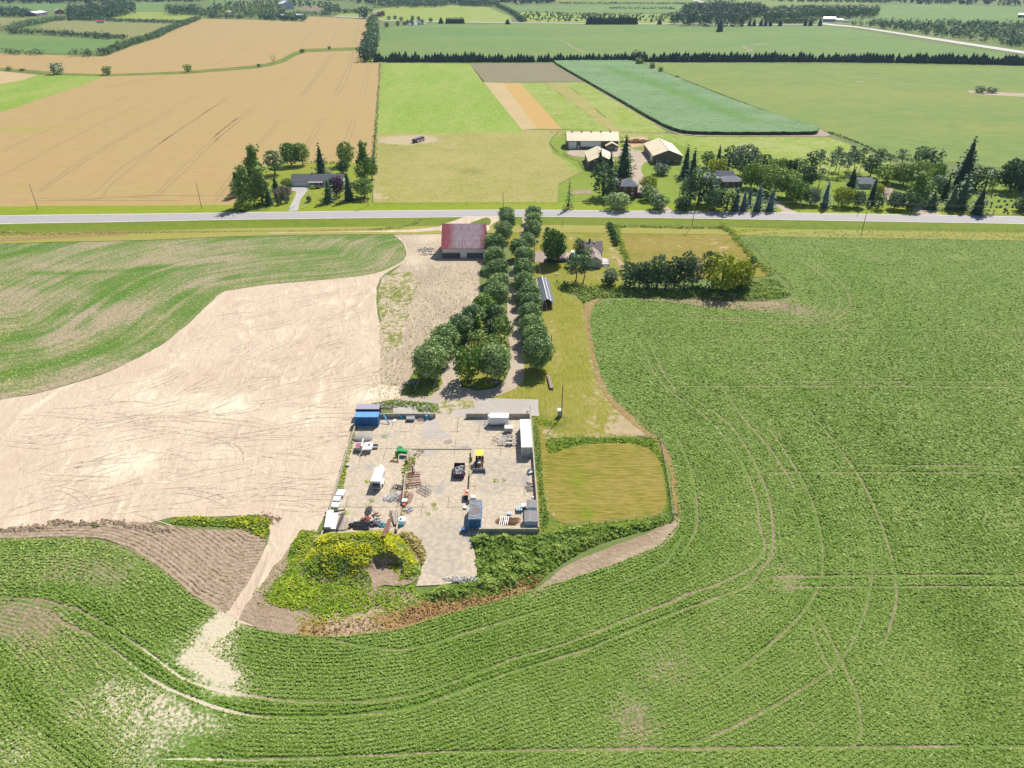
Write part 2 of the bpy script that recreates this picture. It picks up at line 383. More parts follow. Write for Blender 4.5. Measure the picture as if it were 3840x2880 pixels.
M['far3'] = veg('dull_meadow_mat', (.21, .215, .085), (.27, .255, .12), (.23, .245, .10), sbase=-1.1, fine=.12, patch=.01, bs=.2, bd=.4)
M['stub'] = veg('stubble_mat', (.19, .175, .105), (.25, .205, .135), (.22, .22, .13), sbase=-.6, fine=.3, patch=.02, bs=.5, bd=.5)
M['tan'] = veg('tan_strip_mat', (.46, .35, .20), (.50, .38, .24), (.40, .34, .17), sbase=-1, fine=.4, patch=.03, bs=.2, bd=.2)
M['orange'] = veg('orange_strip_mat', (.46, .285, .115), (.5, .33, .15), (.40, .32, .13), sbase=-1, fine=.4, patch=.03, bs=.2, bd=.2)
M['rust'] = veg('dead_weed_mat', (.27, .165, .075), (.36, .25, .13), (.26, .24, .10), sa=(.38, .28, .18), sb=(.45, .35, .24), fine=1.4, patch=.08, sbase=-.35, bs=1, bd=.4)
M['weed'] = veg('weed_ground_mat', (.09, .14, .03), (.17, .22, .05), (.25, .26, .07), sa=(.33, .25, .16), sb=(.42, .33, .23), fine=1.2, patch=.06, sbase=-.35, bs=1, bd=.5)
M['gravel'] = dirt('gravel_mat', (.47, .385, .295), (.42, .34, .26), (.52, .44, .34), fine=1.3, patch=.08, bs=.5, bd=.12, sx=1.6, sy=.35)
M['grey'] = dirt('grey_gravel_mat', (.42, .375, .335), (.47, .42, .37), (.38, .34, .28), fine=1.6, patch=.1, bs=.5, bd=.1)
# concrete: stained slab with cracks
def concrete():
    m, nt, b = newmat('concrete_slab_mat'); p = pos(nt)
    n1 = noiz(nt, p, 1.1, 5, .7, .4); n2 = noiz(nt, p, .12, 4, .6, .6); n3 = noiz(nt, p, 3.2, 2, .6)
    c = mixc(nt, ss(nt, n1, .4, .62), (.44, .36, .27), (.56, .47, .345)); c = mixc(nt, ss(nt, n2, .56, .66), c, (.36, .33, .29))
    c = mixc(nt, mth(nt, 'MULTIPLY', ss(nt, n3, .55, .75), .45), c, (.33, .27, .18))
    sp = nt.nodes.new('ShaderNodeSeparateXYZ'); L(nt, p, sp.inputs[0]); wv = mth(nt, 'MULTIPLY', mth(nt, 'SUBTRACT', noiz(nt, p, .9, 3), .5), .8); ln = []
    for ax, per in ((0, 5.6), (1, 7.3)):
        q = mth(nt, 'ABSOLUTE', mth(nt, 'SUBTRACT', mth(nt, 'FRACT', mth(nt, 'DIVIDE', mth(nt, 'ADD', sp.outputs[ax], wv), per)), .5)); ln.append(ss(nt, q, .022, .006))
    cr = mth(nt, 'MULTIPLY', mth(nt, 'MAXIMUM', ln[0], ln[1]), ss(nt, noiz(nt, p, .16, 3), .46, .6)); c = mixc(nt, cr, c, (.2, .18, .09))
    L(nt, c, b.inputs['Base Color']); b.inputs['Roughness'].default_value = .9; bump(nt, b, mth(nt, 'SUBTRACT', n1, cr), .4, .06); return m
M['conc'] = concrete()
M['conc2'] = plain('worn_concrete_mat', (.50, .42, .32), .95, scale=.9, col2=(.38, .33, .265), bs=.3)
def asphalt():
    m, nt, b = newmat('road_mat'); p = pos(nt, 0, .12, 1.6); p0 = pos(nt); n1 = noiz(nt, p, .8, 4, .6); n2 = noiz(nt, p0, 2.5, 3, .6)
    c = mixc(nt, ss(nt, n1, .35, .65), (.39, .365, .365), (.345, .325, .325)); c = mixc(nt, mth(nt, 'MULTIPLY', n2, .2), c, (.3, .29, .29))
    L(nt, c, b.inputs['Base Color']); b.inputs['Roughness'].default_value = .85; bump(nt, b, n2, .2, .02); return m
M['road'] = asphalt()
M['shoulder'] = plain('shoulder_mat', (.60, .56, .50), .95, var=.15, scale=.6, bs=.3)
M['paint_y'] = plain('faded_yellow_paint', (.55, .46, .26), .8, scale=2)
M['crack'] = plain('crack_mat', (.2, .19, .19), .9)
M['drive'] = plain('pale_drive_mat', (.46, .43, .405), .9, var=.15, scale=.15, bs=.2)
M['pave'] = plain('brown_paving_mat', (.36, .275, .23), .9, var=.2, scale=.6, bs=.2)
M['water'] = plain('pond_mat', (.12, .17, .2), .08, spec=.8)

# ground: one sheet to beyond the horizon of the view
gx = np.array([-14000, -7000, -3500, -1500, -500, 0, 500, 1500, 3500, 7000, 14000.]); gy = np.array([-3000, -1000, -300, 0, 150, 400, 900, 1800, 3500, 7000, 15000.])
GX, GY = np.meshgrid(gx, gy); nv = len(gx)
fa = np.array([(j * nv + i, j * nv + i + 1, (j + 1) * nv + i + 1, (j + 1) * nv + i) for j in range(nv - 1) for i in range(nv - 1)])
tag(link('ground', fastmesh('ground', np.stack([GX.ravel(), GY.ravel(), GX.ravel() * 0], 1), fa, attrs={'bare': np.zeros(nv * nv)}), M['base']), kind='structure')
S = sheet
# ---- far fields
S('far_field', [(-900, 14), (0, 17), (230, 14), (258, 18), (250, 42), (160, 42), (90, 30), (-900, 34)], M['far1'], .2, fn=zero, step=60, sharp=True)
S('far_field', [(510, 10), (640, 9), (640, 45), (508, 46)], M['far1'], .2, fn=zero, step=60, sharp=True)
S('far_field', [(780, -8), (920, -8), (920, 12), (860, 20), (790, 18)], M['far1'], .2, fn=zero, step=60, sharp=True)
S('far_field', [(430, 66), (500, 45), (630, 46), (740, 60), (735, 76), (440, 70)], M['padd'], .22, fn=zero, step=60, sharp=True)
S('far_meadow', [(125, 113), (190, 80), (300, 76), (640, 88), (695, 92), (610, 120), (500, 148), (410, 140)], M['far3'], .22, fn=zero, step=60, sharp=True)
S('far_meadow', [(-900, 60), (0, 66), (110, 68), (60, 95), (0, 112), (-900, 110)], M['far3'], .22, fn=zero, step=60, sharp=True)
S('far_field', [(-900, 118), (0, 125), (36, 128), (410, 146), (465, 150), (400, 176), (385, 206), (0, 196), (-900, 190)], M['far1'], .24, fn=zero, step=60, sharp=True)
S('far_field', [(1100, 30), (1180, 20), (1260, 22), (1250, 40), (1160, 42)], M['stub'], .22, fn=zero, step=60, sharp=True)
S('far_field', [(1255, 60), (1280, 50), (1395, 55), (1400, 38), (1480, 25), (1700, 20), (1830, 26), (1880, 50), (1915, 62), (1920, 86), (1640, 85), (1480, 78), (1360, 68)], M['padd'], .22, fn=zero, step=60, sharp=True)
S('far_field', [(1885, 18), (2060, 20), (2580, 14), (2560, 48), (2200, 50), (1920, 40)], M['far1'], .22, fn=zero, step=80, sharp=True)
S('far_field', [(2060, -6), (2560, -8), (2700, -2), (2560, 12), (2120, 14)], M['far2'], .24, fn=zero, step=80, sharp=True)
S('far_scrub', [(1940, 46), (2200, 54), (2530, 54), (2510, 86), (1960, 84)], M['padd'], .23, fn=zero, step=80, sharp=True)
S('far_field', [(2680, -5), (3060, -3), (3300, 8), (3290, 16), (2900, 22), (2760, 12)], M['far2'], .22, fn=zero, step=80, sharp=True)
S('far_field', [(3280, 22), (3450, 16), (3840, 28), (5200, 40), (5200, 110), (3840, 90), (3350, 84), (3200, 82), (3180, 70), (3285, 66)], M['far1'], .24, fn=zero, step=80, sharp=True)
S('crop_field', [(1415, 112), (1480, 100), (1650, 90), (1920, 91), (2200, 91), (2500, 91), (2600, 99), (2750, 103), (2900, 100), (3060, 96), (3150, 101), (3400, 146), (3840, 212), (4500, 320), (5400, 420), (5400, 250), (3840, 228), (2880, 224), (1920, 224), (1405, 222), (1412, 160)], M['far1'], .26, res=30, fn=zero, step=40, sharp=True)
S('crop_field', [(2415, 236), (2880, 238), (3840, 249), (5400, 268), (5400, 660), (3840, 640), (3610, 612), (3420, 600), (3290, 575), (3110, 498), (2900, 425), (2700, 350), (2520, 280)], M['far2'], .1, res=25,
  fn=lambda x, y: {'bare': blobs(x, y, [(3285, 295, 9, 0)])}, step=30, sharp=True)
S('wheat_field', [(-900, 196), (0, 200), (390, 213), (480, 178), (600, 142), (660, 106), (700, 82), (750, 70), (960, 75), (1140, 82), (1160, 62), (1385, 73), (1378, 105), (1370, 176), (1140, 184), (1100, 196), (1050, 224), (1000, 238), (940, 247), (700, 267), (560, 273), (400, 279), (250, 275), (120, 263), (0, 256), (-900, 246)], M['wheat'], .1, res=25,
  fn=lambda x, y: {'bare': x * 0, 'lush': along(x, y, [(1320, 150), (1345, 110)], 6, .5)}, step=30, sharp=True)
S('wheat_field', [(385, 286), (560, 282), (700, 277), (960, 257), (1030, 244), (1070, 232), (1110, 209), (1150, 196), (1367, 188), (1362, 232), (1432, 235), (1424, 330), (1410, 500), (1398, 615), (1040, 615), (925, 640), (885, 775), (650, 779), (0, 789), (-900, 800), (-900, 500), (-300, 520), (0, 420), (180, 362)], M['wheat'], .1, res=12,
  fn=lambda x, y: {'bare': x * 0, 'lush': blobs(x, y, [(15, 487, 5, .8), (45, 488, 4, .8), (75, 490, 4, .7), (100, 503, 4, .6), (130, 490, 6, .8), (215, 475, 5, .8), (260, 474, 5, .7), (160, 480, 3, .6)])}, step=20, sharp=True)
S('grass_strip', [(-900, 248), (0, 257), (120, 264), (250, 276), (400, 280), (560, 274), (700, 268), (940, 248), (1000, 239), (1050, 225), (1100, 197), (1140, 185), (1370, 177), (1372, 187), (1150, 195), (1112, 208), (1072, 231), (1032, 243), (960, 256), (700, 276), (560, 282), (385, 287), (250, 284), (120, 272), (0, 267), (-900, 258)], M['weed'], .14, res=9, fn=zero, jit=.8, step=10, sharp=True)
S('bare_patch', [(-900, 262), (0, 267), (145, 281), (90, 300), (0, 316), (-900, 420)], M['tan'], .12, fn=zero, step=20, sharp=True)
S('crop_field', [(0, 316), (90, 300), (150, 281), (385, 287), (300, 325), (180, 363), (100, 390), (0, 422), (-900, 620), (-900, 420)], M['bright'], .13, res=15, fn=zero, step=20, sharp=True)
S('windbreak_verge', [(1372, 178), (1378, 105), (1390, 75), (1420, 78), (1412, 160), (1405, 222), (1500, 236), (1366, 234)], M['padd'], .28, fn=zero, step=20, sharp=True)
# ---- middle fields
S('hay_field', [(1433, 236), (1762, 239), (1860, 365), (1958, 486), (1955, 498), (1405, 502), (1424, 330)], M['bright'], .12, res=10, fn=zero, step=20, sharp=True)
S('stubble_field', [(1762, 239), (2074, 238), (2140, 275), (2212, 306), (1812, 309)], M['stub'], .12, res=10, fn=zero, step=20, jit=.5, sharp=True)
S('tan_strip', [(1814, 309), (1885, 311), (2015, 484), (1958, 487)], M['tan'], .13, fn=zero, step=20, sharp=True)
S('orange_strip', [(1885, 311), (1950, 311), (2110, 485), (2015, 484)], M['orange'], .13, fn=zero, step=20, sharp=True)
S('green_strip', [(1950, 311), (2040, 310), (2290, 492), (2110, 486)], M['padd'], .13, fn=zero, step=20, sharp=True)
S('tan_strip', [(2040, 310), (2120, 309), (2330, 492), (2290, 492)], M['past'], .135, fn=zero, step=20, jit=2, sharp=True)
S('green_strip', [(2120, 309), (2214, 307), (2500, 494), (2400, 500), (2330, 492)], M['padd'], .13, fn=zero, step=20, sharp=True)
S('field_margin', [(1405, 500), (1960, 487), (2500, 492), (2480, 508), (2060, 507), (1405, 507)], M['past'], .115, fn=zero, step=20, sharp=True)
S('soil_strip', [(2073, 237), (2084, 240), (2200, 300), (2330, 368), (2450, 432), (2560, 488), (2612, 497), (2606, 508), (2550, 506), (2480, 478), (2300, 374)], plain('pink_soil_mat', (.40, .28, .235), .95, scale=.1), .16, step=20, sharp=True)
S('soil_strip', [(2600, 505), (3052, 508), (3068, 486), (3078, 487), (3115, 506), (3100, 513), (2600, 511)], plain('pink_soil_mat', (.40, .28, .235), .95, scale=.1), .16, step=20, sharp=True)
S('pasture', [(1405, 507), (2060, 502), (2075, 512), (2062, 535), (2062, 555), (2085, 580), (2125, 602), (2165, 620), (2190, 642), (2130, 670), (2095, 690), (2090, 766), (1700, 767), (1400, 768), (1398, 620)], M['past'], .1, res=8,
  fn=lambda x, y: {'bare': blobs(x, y, [(1500, 528, 13, .9), (1545, 525, 12, 1.0), (1590, 524, 12, .9), (1470, 528, 8, .8), (1430, 745, 6, .6), (1400, 740, 6, .6), (1690, 548, 9, .3)]), 'lush': blobs(x, y, [(1770, 648, 6, .6), (1480, 555, 15, .2)])}, step=15, sharp=True)
S('paddock', [(2060, 500), (2500, 500), (2612, 513), (3100, 514), (3180, 540), (3290, 590), (3420, 640), (3420, 720), (2760, 700), (2500, 640), (2150, 640), (2062, 560)], M['padd'], .11, res=10, fn=lambda x, y: {'bare': blobs(x, y, [(2420, 520, 16, .8)])}, step=20, sharp=True)
S('yard_lawn', [(2062, 530), (2110, 500), (2480, 520), (2600, 560), (3000, 640), (3620, 660), (4200, 690), (4200, 826), (3840, 815), (3200, 803), (2500, 793), (2090, 789), (2092, 700), (2130, 672), (2190, 645), (2130, 605), (2072, 575)],
  veg('yard_lawn_mat', (.15, .22, .035), (.20, .265, .05), (.24, .28, .07), sa=(.36, .29, .17), sb=(.42, .33, .2), fine=.5, patch=.03, sbase=-.72, bs=.3, bd=.2), .13, res=8,
  fn=lambda x, y: {'bare': blobs(x, y, [(2170, 720, 7, .5), (3060, 770, 5, .5), (3090, 700, 5, .3)])}, step=15, sharp=True)
S('garden_plot', [(2148, 713), (2215, 713), (2222, 728), (2144, 728)], M['soil'], .15, fn=zero, sharp=True)
S('yard_lawn', [(925, 640), (1040, 612), (1400, 612), (1392, 790), (900, 800), (885, 775)], veg('house_lawn_mat', (.19, .235, .04), (.235, .27, .055), (.27, .28, .07), fine=.5, patch=.03, sbase=-.9, bs=.3, bd=.2), .13, res=8, fn=zero, step=15, sharp=True)
# ---- road
RT = [(-900, 830), (0, 810), (400, 804.5), (800, 799.5), (1150, 795), (1500, 790.5), (1920, 788), (2200, 789.5), (2500, 793), (2850, 797), (3200, 803), (3520, 808), (3840, 814), (4700, 834)]
RB = [(-900, 868), (0, 842), (400, 835), (800, 827), (1150, 822), (1500, 818), (1920, 814.5), (2200, 816), (2500, 819.5), (2850, 825), (3200, 830.6), (3520, 836), (3840, 842), (4700, 866)]
def band(fr0, fr1, step=6):
    a = spline(RT, False, step); n = len(a); b = spline(RB, False, step)
    def at(l, t):
        i = t * (len(l) - 1); k = min(int(i), len(l) - 2); return l[k].lerp(l[k + 1], i - k)
    c0 = []; c1 = []
    for i in range(n):
        t = i / (n - 1); u = at(a, t); w = at(b, t); c0.append(u.lerp(w, fr0)); c1.append(u.lerp(w, fr1))
    return c0, c1
def bandmesh(name, fr0, fr1, z, mat, parent=None, i0=0, i1=None, rg=None, kind='structure'):
    a, b = band(fr0, fr1); a = a[i0:i1]; b = b[i0:i1]
    if rg: a = [q for q in a if rg[0] <= q.x <= rg[1]]; b = [q for q in b if rg[0] <= q.x <= rg[1]]; n = min(len(a), len(b)); a = a[:n]; b = b[:n]
    V = [(p.x, p.y, z) for p in a] + [(p.x, p.y, z) for p in b]; n = len(a)
    F = np.array([(n + i, n + i + 1, i + 1, i) for i in range(n - 1)])
    o = link(name, fastmesh(name, V, F, attrs={'bare': np.zeros(len(V))}), mat, parent)
    if parent is None: tag(o, kind=kind)
    return o
bandmesh('verge', -1.15, .05, .19, M['verge'])
bandmesh('verge', .95, 2.1, .19, M['ditch'])
bandmesh('mown_verge', 2.1, 3.05, .2, M['mown'])
rd = bandmesh('road', .09, .91, .30, M['road'])
bandmesh('road_shoulder', 0, .09, .26, M['shoulder']); bandmesh('road_shoulder', .91, 1.02, .26, M['shoulder'])
mk = MB()
a, b = band(.485, .515, 3)
for i in range(0, len(a) - 2, 4): mk.poly([(a[i].x, a[i].y, .32), (b[i].x, b[i].y, .32), (b[i + 1].x, b[i + 1].y, .32), (a[i + 1].x, a[i + 1].y, .32)])
o = mk.build('lane_marking', M['paint_y'], rd)
cr = MB(); rg = random.Random(5)
for cx in (330, 510, 1180, 2440, 2980):
    pts = [(cx + k * 7, 840 - k * 5.4 + rg.uniform(-1, 1)) for k in range(4)]
    v, f, bb = ribbon(pts, .35, .325); cr.add(v, f)
cr.build('road_crack', M['crack'], rd)
# far gravel road
S('far_road', [(3080, 86), (3130, 92), (3200, 98), (3300, 112), (3400, 127), (3600, 157), (3840, 193), (4600, 300), (4600, 318), (3840, 203), (3600, 166), (3400, 134), (3300, 118), (3200, 103), (3120, 97), (3080, 92)], M['shoulder'], .42, step=20, sharp=True)
S('far_road', [(2600, 0), (2618, 1), (2645, 8), (2642, 16), (2632, 14), (2620, 8), (2598, 3)], M['shoulder'], .4, step=20, sharp=True)
S('far_road', [(1250, 60.5), (1400, 68), (1440, 76.5), (1650, 81.5), (1920, 84.5), (2200, 87), (2530, 88.5), (2800, 91), (3080, 91), (3080, 93), (2800, 94), (2530, 91.5), (2200, 90), (1920, 87.5), (1650, 84), (1440, 79), (1400, 71), (1250, 63)], M['drive'], .4, step=20, sharp=True)
S('pond', [(1525, 90), (1550, 84), (1600, 87), (1590, 92), (1540, 96)], M['water'], .45, step=10)
# dark far conifer-less lines in the fields: washouts
ribbons('washout', [([(2085, 150), (2110, 155), (2150, 178), (2190, 196), (2225, 200)], 3.5, 3), ([(2230, 197), (2400, 196), (2700, 195), (2790, 193)], 2.2, 2), ([(2790, 195), (2815, 188), (2790, 175), (2840, 168), (2880, 162)], 5, 3), ([(1420, 143), (1600, 146), (1850, 150)], 2, 1)],
        plain('washout_mat', (.30, .24, .13), .9, scale=.05), .30)['kind'] = 'structure'
o = ribbons('bare_patch', [([(3262, 292), (3280, 294), (3312, 296)], 9), ([(3208, 304), (3225, 307), (3245, 309)], 9), ([(3312, 502), (3335, 507), (3355, 513)], 2.2), ([(3392, 530), (3408, 534), (3440, 543)], 2.4), ([(3672, 632), (3690, 636), (3728, 648)], 3.0), ([(3640, 340), (3700, 350), (3900, 360)], 22)],
        plain('pinkish_soil_mat', (.45, .33, .26), .95, scale=.1), .16); o['kind'] = 'structure'
# wheat tramlines (bare wheel tracks through the crop)
TM = plain('tramline_mat', (.33, .235, .115), .95, scale=.4)
tl = [[(2060/2.304 + 0, 360)]]
def F5(x, y): return (x * .434, 360 + y * .434)
def F6(x, y): return (800 + x * .3164, 440 + y * .3164)
def F2(x, y): return (960 + x * .434, y * .434)
lines = [
 [F5(140, 905), F5(225, 900), F5(240, 870)], [F5(500, 888), F5(850, 885), F5(940, 790), F5(1100, 650), F5(1400, 400), F5(1700, 190), F5(2010, 0)],
 [F5(480, 890), F5(300, 885), F5(290, 870)],
 [F5(680, 885), F5(800, 850), F5(880, 780), F5(1050, 620), F5(1350, 430), F5(1650, 230), F5(1980, 0)],
 [F5(1080, 875), F5(1330, 850), F5(1500, 690), F5(1700, 500), F5(1950, 270), F5(2212, 80)],
 [F5(1150, 885), F5(1350, 870), F5(1440, 800), F5(1600, 650), F5(1850, 400), F5(2212, 105)],
 [F5(0, 490), F5(400, 300), F5(800, 130), F5(1120, -5)], [F5(310, 840), F5(700, 560), F5(1100, 330), F5(1450, 130), F5(1700, 0)], [F5(340, 840), F5(750, 560), F5(1150, 320), F5(1500, 130)],
 [F5(0, 700), F5(400, 480), F5(900, 220), F5(1350, 10)],
 [F5(290, 905), F5(1100, 905), F5(1600, 905)], [F5(700, 900), F5(1300, 862), F5(1950, 862)],
 [F6(0, 1020), F6(180, 800), F6(330, 610)], [F6(0, 950), F6(130, 790), F6(330, 530)],
 [F6(500, 330), F6(650, 170), F6(790, 0)], [F6(545, 335), F6(700, 165), F6(840, 0)],
 [F6(1070, 370), F6(1170, 190), F6(1280, 0)], [F6(1118, 395), F6(1220, 200), F6(1325, 0)],
 [F6(1540, 310), F6(1610, 130), F6(1650, 0)], [F6(1595, 330), F6(1650, 170), F6(1700, 0)],
 [F6(0, 240), F6(150, 120), F6(300, 0)], [F6(0, 300), F6(180, 140), F6(350, 0)],
 [F2(370, 830), F2(500, 680), F2(660, 450)], [F2(400, 830), F2(530, 670), F2(690, 450)], [F2(670, 830), F2(780, 600), F2(840, 430)], [F2(700, 830), F2(800, 650), F2(850, 430)],
 [F2(900, 830), F2(940, 680), F2(970, 550)], [F2(940, 830), F2(970, 680), F2(990, 550)], [F2(100, 830), F2(250, 680), F2(380, 550)], [F2(830, 550), F2(900, 552), F2(1080, 548)],
 [F2(860, 390), F2(880, 280), F2(910, 180)], [F2(840, 390), F2(860, 290), F2(890, 180)], [F2(620, 400), F2(690, 280), F2(750, 170)], [F2(390, 390), F2(470, 280), F2(550, 170)],
 [(300, 285+40), (420, 262+60), (560, 290)], [(520, 255), (660, 215), (760, 165), (850, 120)], [(800, 245), (900, 190), (960, 150)], [(400, 330), (560, 300), (625, 285)]]
ribbons('wheel_track', [(l, .75 if min(q[1] for q in l) > 235 else 1.3, .2) for l in lines], TM, .15, kind='structure')
# ---- corn: a standing crop, about two and a half metres tall
def corn():
    pts = [(2082, 239), (2100, 234), (2200, 231), (2350, 231), (2380, 237), (2500, 283), (2650, 345), (2780, 395), (2900, 437), (3020, 474), (3060, 484), (3062, 497), (3040, 505), (2820, 507), (2605, 504), (2530, 492), (2450, 455), (2310, 373), (2180, 298)]
    out = spline(pts, True, 3.0, .3, 2); 
    mt = veg('corn_mat', (.11, .20, .085), (.20, .30, .15), (.26, .35, .20), sbase=-1.5, fine=1.1, patch=.02, rot=R(50), sx=.3, sy=1.2, bs=1, bd=.8, lush=(.12, .24, .05))
    o = sheet('corn_crop', pts, mt, 2.3, res=2.6, jit=.3, step=3.0, fn=lambda x, y: {'bare': x * 0, 'lush': along(x, y, [(2280, 262), (2500, 340), (2650, 400), (2800, 460)], 10, .9)}, kind='stuff',
              zf=lambda x, y: np.array([.45 * mnoise.noise(Vector((a * .9, b * .9, 0))) + .35 * mnoise.noise(Vector((a * .2, b * .2, 3))) for a, b in zip(x, y)]), label=None)
    vs = []; fs = []; n = len(out); rg = np.random.default_rng(4)
    # leafy stalks standing along the field edge
    V = []; Fc = []; T = []
    for i, q in enumerate(out):
        for k in range(9):
            a = q.lerp(out[(i + 1) % n], rg.random()) + Vector((rg.normal(0, .35), rg.normal(0, .35))); h = rg.uniform(1.9, 2.9)
            for s_ in range(4):
                an = rg.uniform(0, 6.28); d = Vector((math.cos(an), math.sin(an), 0)); e = Vector((-d.y, d.x, 0)) * .16; z0 = rg.uniform(0, h * .7); b = len(V)
                p = Vector((a.x, a.y, z0)); tip = p + d * .6 + Vector((0, 0, rg.uniform(.3, .9)))
                V += [p - e, p + e, tip + e * .7, tip - e * .7]; Fc.append((b, b + 1, b + 2, b + 3)); T += [rg.random()] * 4
    me = fastmesh('edge_stalks', V, np.array(Fc), attrs={'tint': T}); link('edge_stalks', me, leaf('corn_leaf_mat', (.13, .27, .06), (.28, .43, .15), .5), o)
    return o
corn()
# ---- left: sprouting field
def sproutf(x, y):
    ln = [tuple(q) for q in spline([(-900, 1600), (0, 1500), (300, 1433), (480, 1362), (640, 1272), (750, 1172), (850, 1092), (1000, 1070), (1250, 1047), (1400, 1028), (1500, 987), (1524, 940)], False, 8)]
    d = pl_dist(x, y, ln)
    lu = along(x, y, [(0, 960), (150, 930), (300, 905)], 5, .9) + along(x, y, [(120, 1025), (240, 1025), (400, 1018), (530, 1010), (620, 998)], 2.0, .9) + along(x, y, [(240, 1170), (360, 1130), (400, 1070), (500, 1030), (540, 1010)], 4.5, .75) \
        + along(x, y, [(300, 1235), (400, 1150), (480, 1095), (560, 1050), (650, 1015), (830, 985)], 2.2, .9) + along(x, y, [(0, 1290), (180, 1210), (260, 1140)], 4, .5) + along(x, y, [(0, 1410), (150, 1375), (350, 1320), (450, 1250), (550, 1180), (650, 1130), (760, 1080), (900, 1030)], 3.0, .75) \
        + along(x, y, [(560, 1260), (660, 1200), (750, 1110), (860, 1080)], 3, .5) + along(x, y, [(0, 1330), (120, 1300)], 5, .5) + along(x, y, [(900, 890), (1200, 885), (1450, 890)], 3.5, .5) + along(x, y, [(700, 960), (900, 950), (1300, 940)], 4, .4)
    ba = blobs(x, y, [(200, 990, 11, .45), (250, 915, 9, .4), (380, 905, 9, .45), (40, 1120, 12, .4), (330, 1160, 12, .45), (250, 1260, 10, .4), (500, 1170, 10, .4), (330, 1400, 9, .5), (700, 985, 12, .3), (850, 960, 10, .3), (780, 1060, 9, .4)])
    return {'bare': ba + along(x, y, [(0, 1500), (300, 1435), (480, 1365)], 4, .35), 'lush': lu, 'rowd': d, 'rowamp': x * 0}
S('sprouting_field', [(-900, 930), (0, 906), (152, 897), (390, 880), (542, 884), (700, 873), (900, 874), (1200, 868), (1440, 872), (1475, 880), (1508, 905), (1522, 940), (1500, 985), (1400, 1027), (1250, 1046), (1000, 1069), (900, 1083), (840, 1092), (800, 1118), (750, 1172), (690, 1226), (640, 1270), (560, 1320), (480, 1361), (430, 1386), (300, 1431), (150, 1472), (0, 1499), (-900, 1600)], M['sprout'], .08, res=2.2, jit=.6, fn=sproutf, step=5)
# ---- pale bare earth of the yard and the works area
def sandf(x, y):
    b = along(x, y, [(560, 1440), (540, 1490), (620, 1530), (700, 1500)], 4, .8) + blobs(x, y, [(850, 1530, 5, 1), (820, 1530, 5, 1), (900, 1515, 4, .8), (1165, 1560, 5, .9), (420, 1740, 6, .9), (540, 1725, 5, .9), (480, 1750, 4, .9), (830, 1700, 4, .8), (1200, 1140, 3, .7), (1300, 1130, 3, .8), (1050, 1560, 4, .5), (700, 1620, 4, .6), (450, 1640, 4, .7), (1370, 1480, 5, .9), (1420, 1475, 4, .8)])
    return {'bare': b}
S('sand', [(-900, 1600), (-900, 1990), (0, 1985), (150, 1980), (230, 1958), (300, 1962), (450, 1985), (560, 1962), (650, 1941), (900, 1937), (990, 1945), (1012, 1990), (1005, 2040), (960, 2110), (890, 2220), (835, 2298), (860, 2330), (960, 2350), (1060, 2290), (1040, 2230), (1100, 2120), (1180, 2010), (1230, 1910), (1290, 1720), (1325, 1600), (1345, 1550), (1480, 1505), (1560, 1475), (1500, 1430), (1460, 1300), (1420, 1200), (1410, 1100), (1440, 1030), (1540, 970), (1600, 890), (1500, 870), (1465, 858), (1200, 864), (900, 868), (700, 868), (900, 874), (1200, 868), (1440, 872), (1522, 940), (1500, 985), (1400, 1027), (1250, 1046), (1000, 1069), (900, 1083), (840, 1092), (750, 1172), (640, 1270), (480, 1361), (300, 1431), (0, 1499)], M['sand'], .06, res=3, jit=.5, fn=sandf, step=4)
S('trampled_earth', [(1440, 866), (1560, 862), (1640, 856), (1650, 835), (1720, 815), (1880, 814), (1870, 850), (1820, 870), (1825, 960), (1800, 1010), (1795, 1100), (1770, 1180), (1650, 1230), (1600, 1320), (1560, 1420), (1500, 1450), (1430, 1440), (1425, 1300), (1430, 1150), (1440, 1050), (1500, 1000), (1524, 945), (1512, 905), (1480, 880)], M['sandyard'], .09, res=3, jit=.6, fn=lambda x, y: {'bare': blobs(x, y, [(1600, 890, 10, .9), (1560, 960, 7, .8), (1700, 830, 8, .9), (1540, 985, 4, .9), (1750, 1080, 5, .4)])}, step=4)
S('rough_grass', [(1440, 1040), (1530, 1020), (1560, 1040), (1545, 1120), (1520, 1200), (1500, 1290), (1450, 1320), (1435, 1240), (1428, 1150)], veg('sparse_grass_mat', (.17, .20, .05), (.22, .24, .08), (.25, .24, .1), sa=(.44, .36, .24), sb=(.54, .45, .32), fine=1.3, patch=.09, sbase=.0, bs=.8, bd=.3), .11, res=3, fn=zero, jit=2.0)
def scrapes(name, n, box, mat, z, seed, wid=(.12, .5), ln=(4, 22), base_ang=None, parent=None, poly=None):
    rg = random.Random(seed); V = []; F = []; B = []
    ow = spline(poly, True, 6) if poly else None
    for k in range(n):
        px, py = rg.uniform(box[0], box[2]), rg.uniform(box[1], box[3]); p = P(px, py).to_2d()
        if ow is not None and not inside(np.array([p.x]), np.array([p.y]), ow)[0]: continue
        a = (base_ang(px, py) if base_ang else rg.uniform(0, 3.14)) + rg.gauss(0, .25); cv = rg.gauss(0, .035); l = rg.uniform(*ln); pts = []; q = p
        for i in range(int(l)): pts.append(q.copy()); q = q + Vector((math.cos(a), math.sin(a))); a += cv
        if len(pts) < 3: continue
        for dd in ((0, 1.9) if rg.random() < .45 else (0,)):
            pp = [v + Vector((-math.sin(a), math.cos(a))) * dd for v in pts]
            v, f, b = ribbon(pp, rg.uniform(*wid), z + k * .00006, world=True); o = len(V); V += v; B += b; F += [tuple(i + o for i in q_) for q_ in f]
    o = link(name, fastmesh(name, V, np.array(F), attrs={'bare': B}), mat, parent); tag(o, kind='stuff'); return o
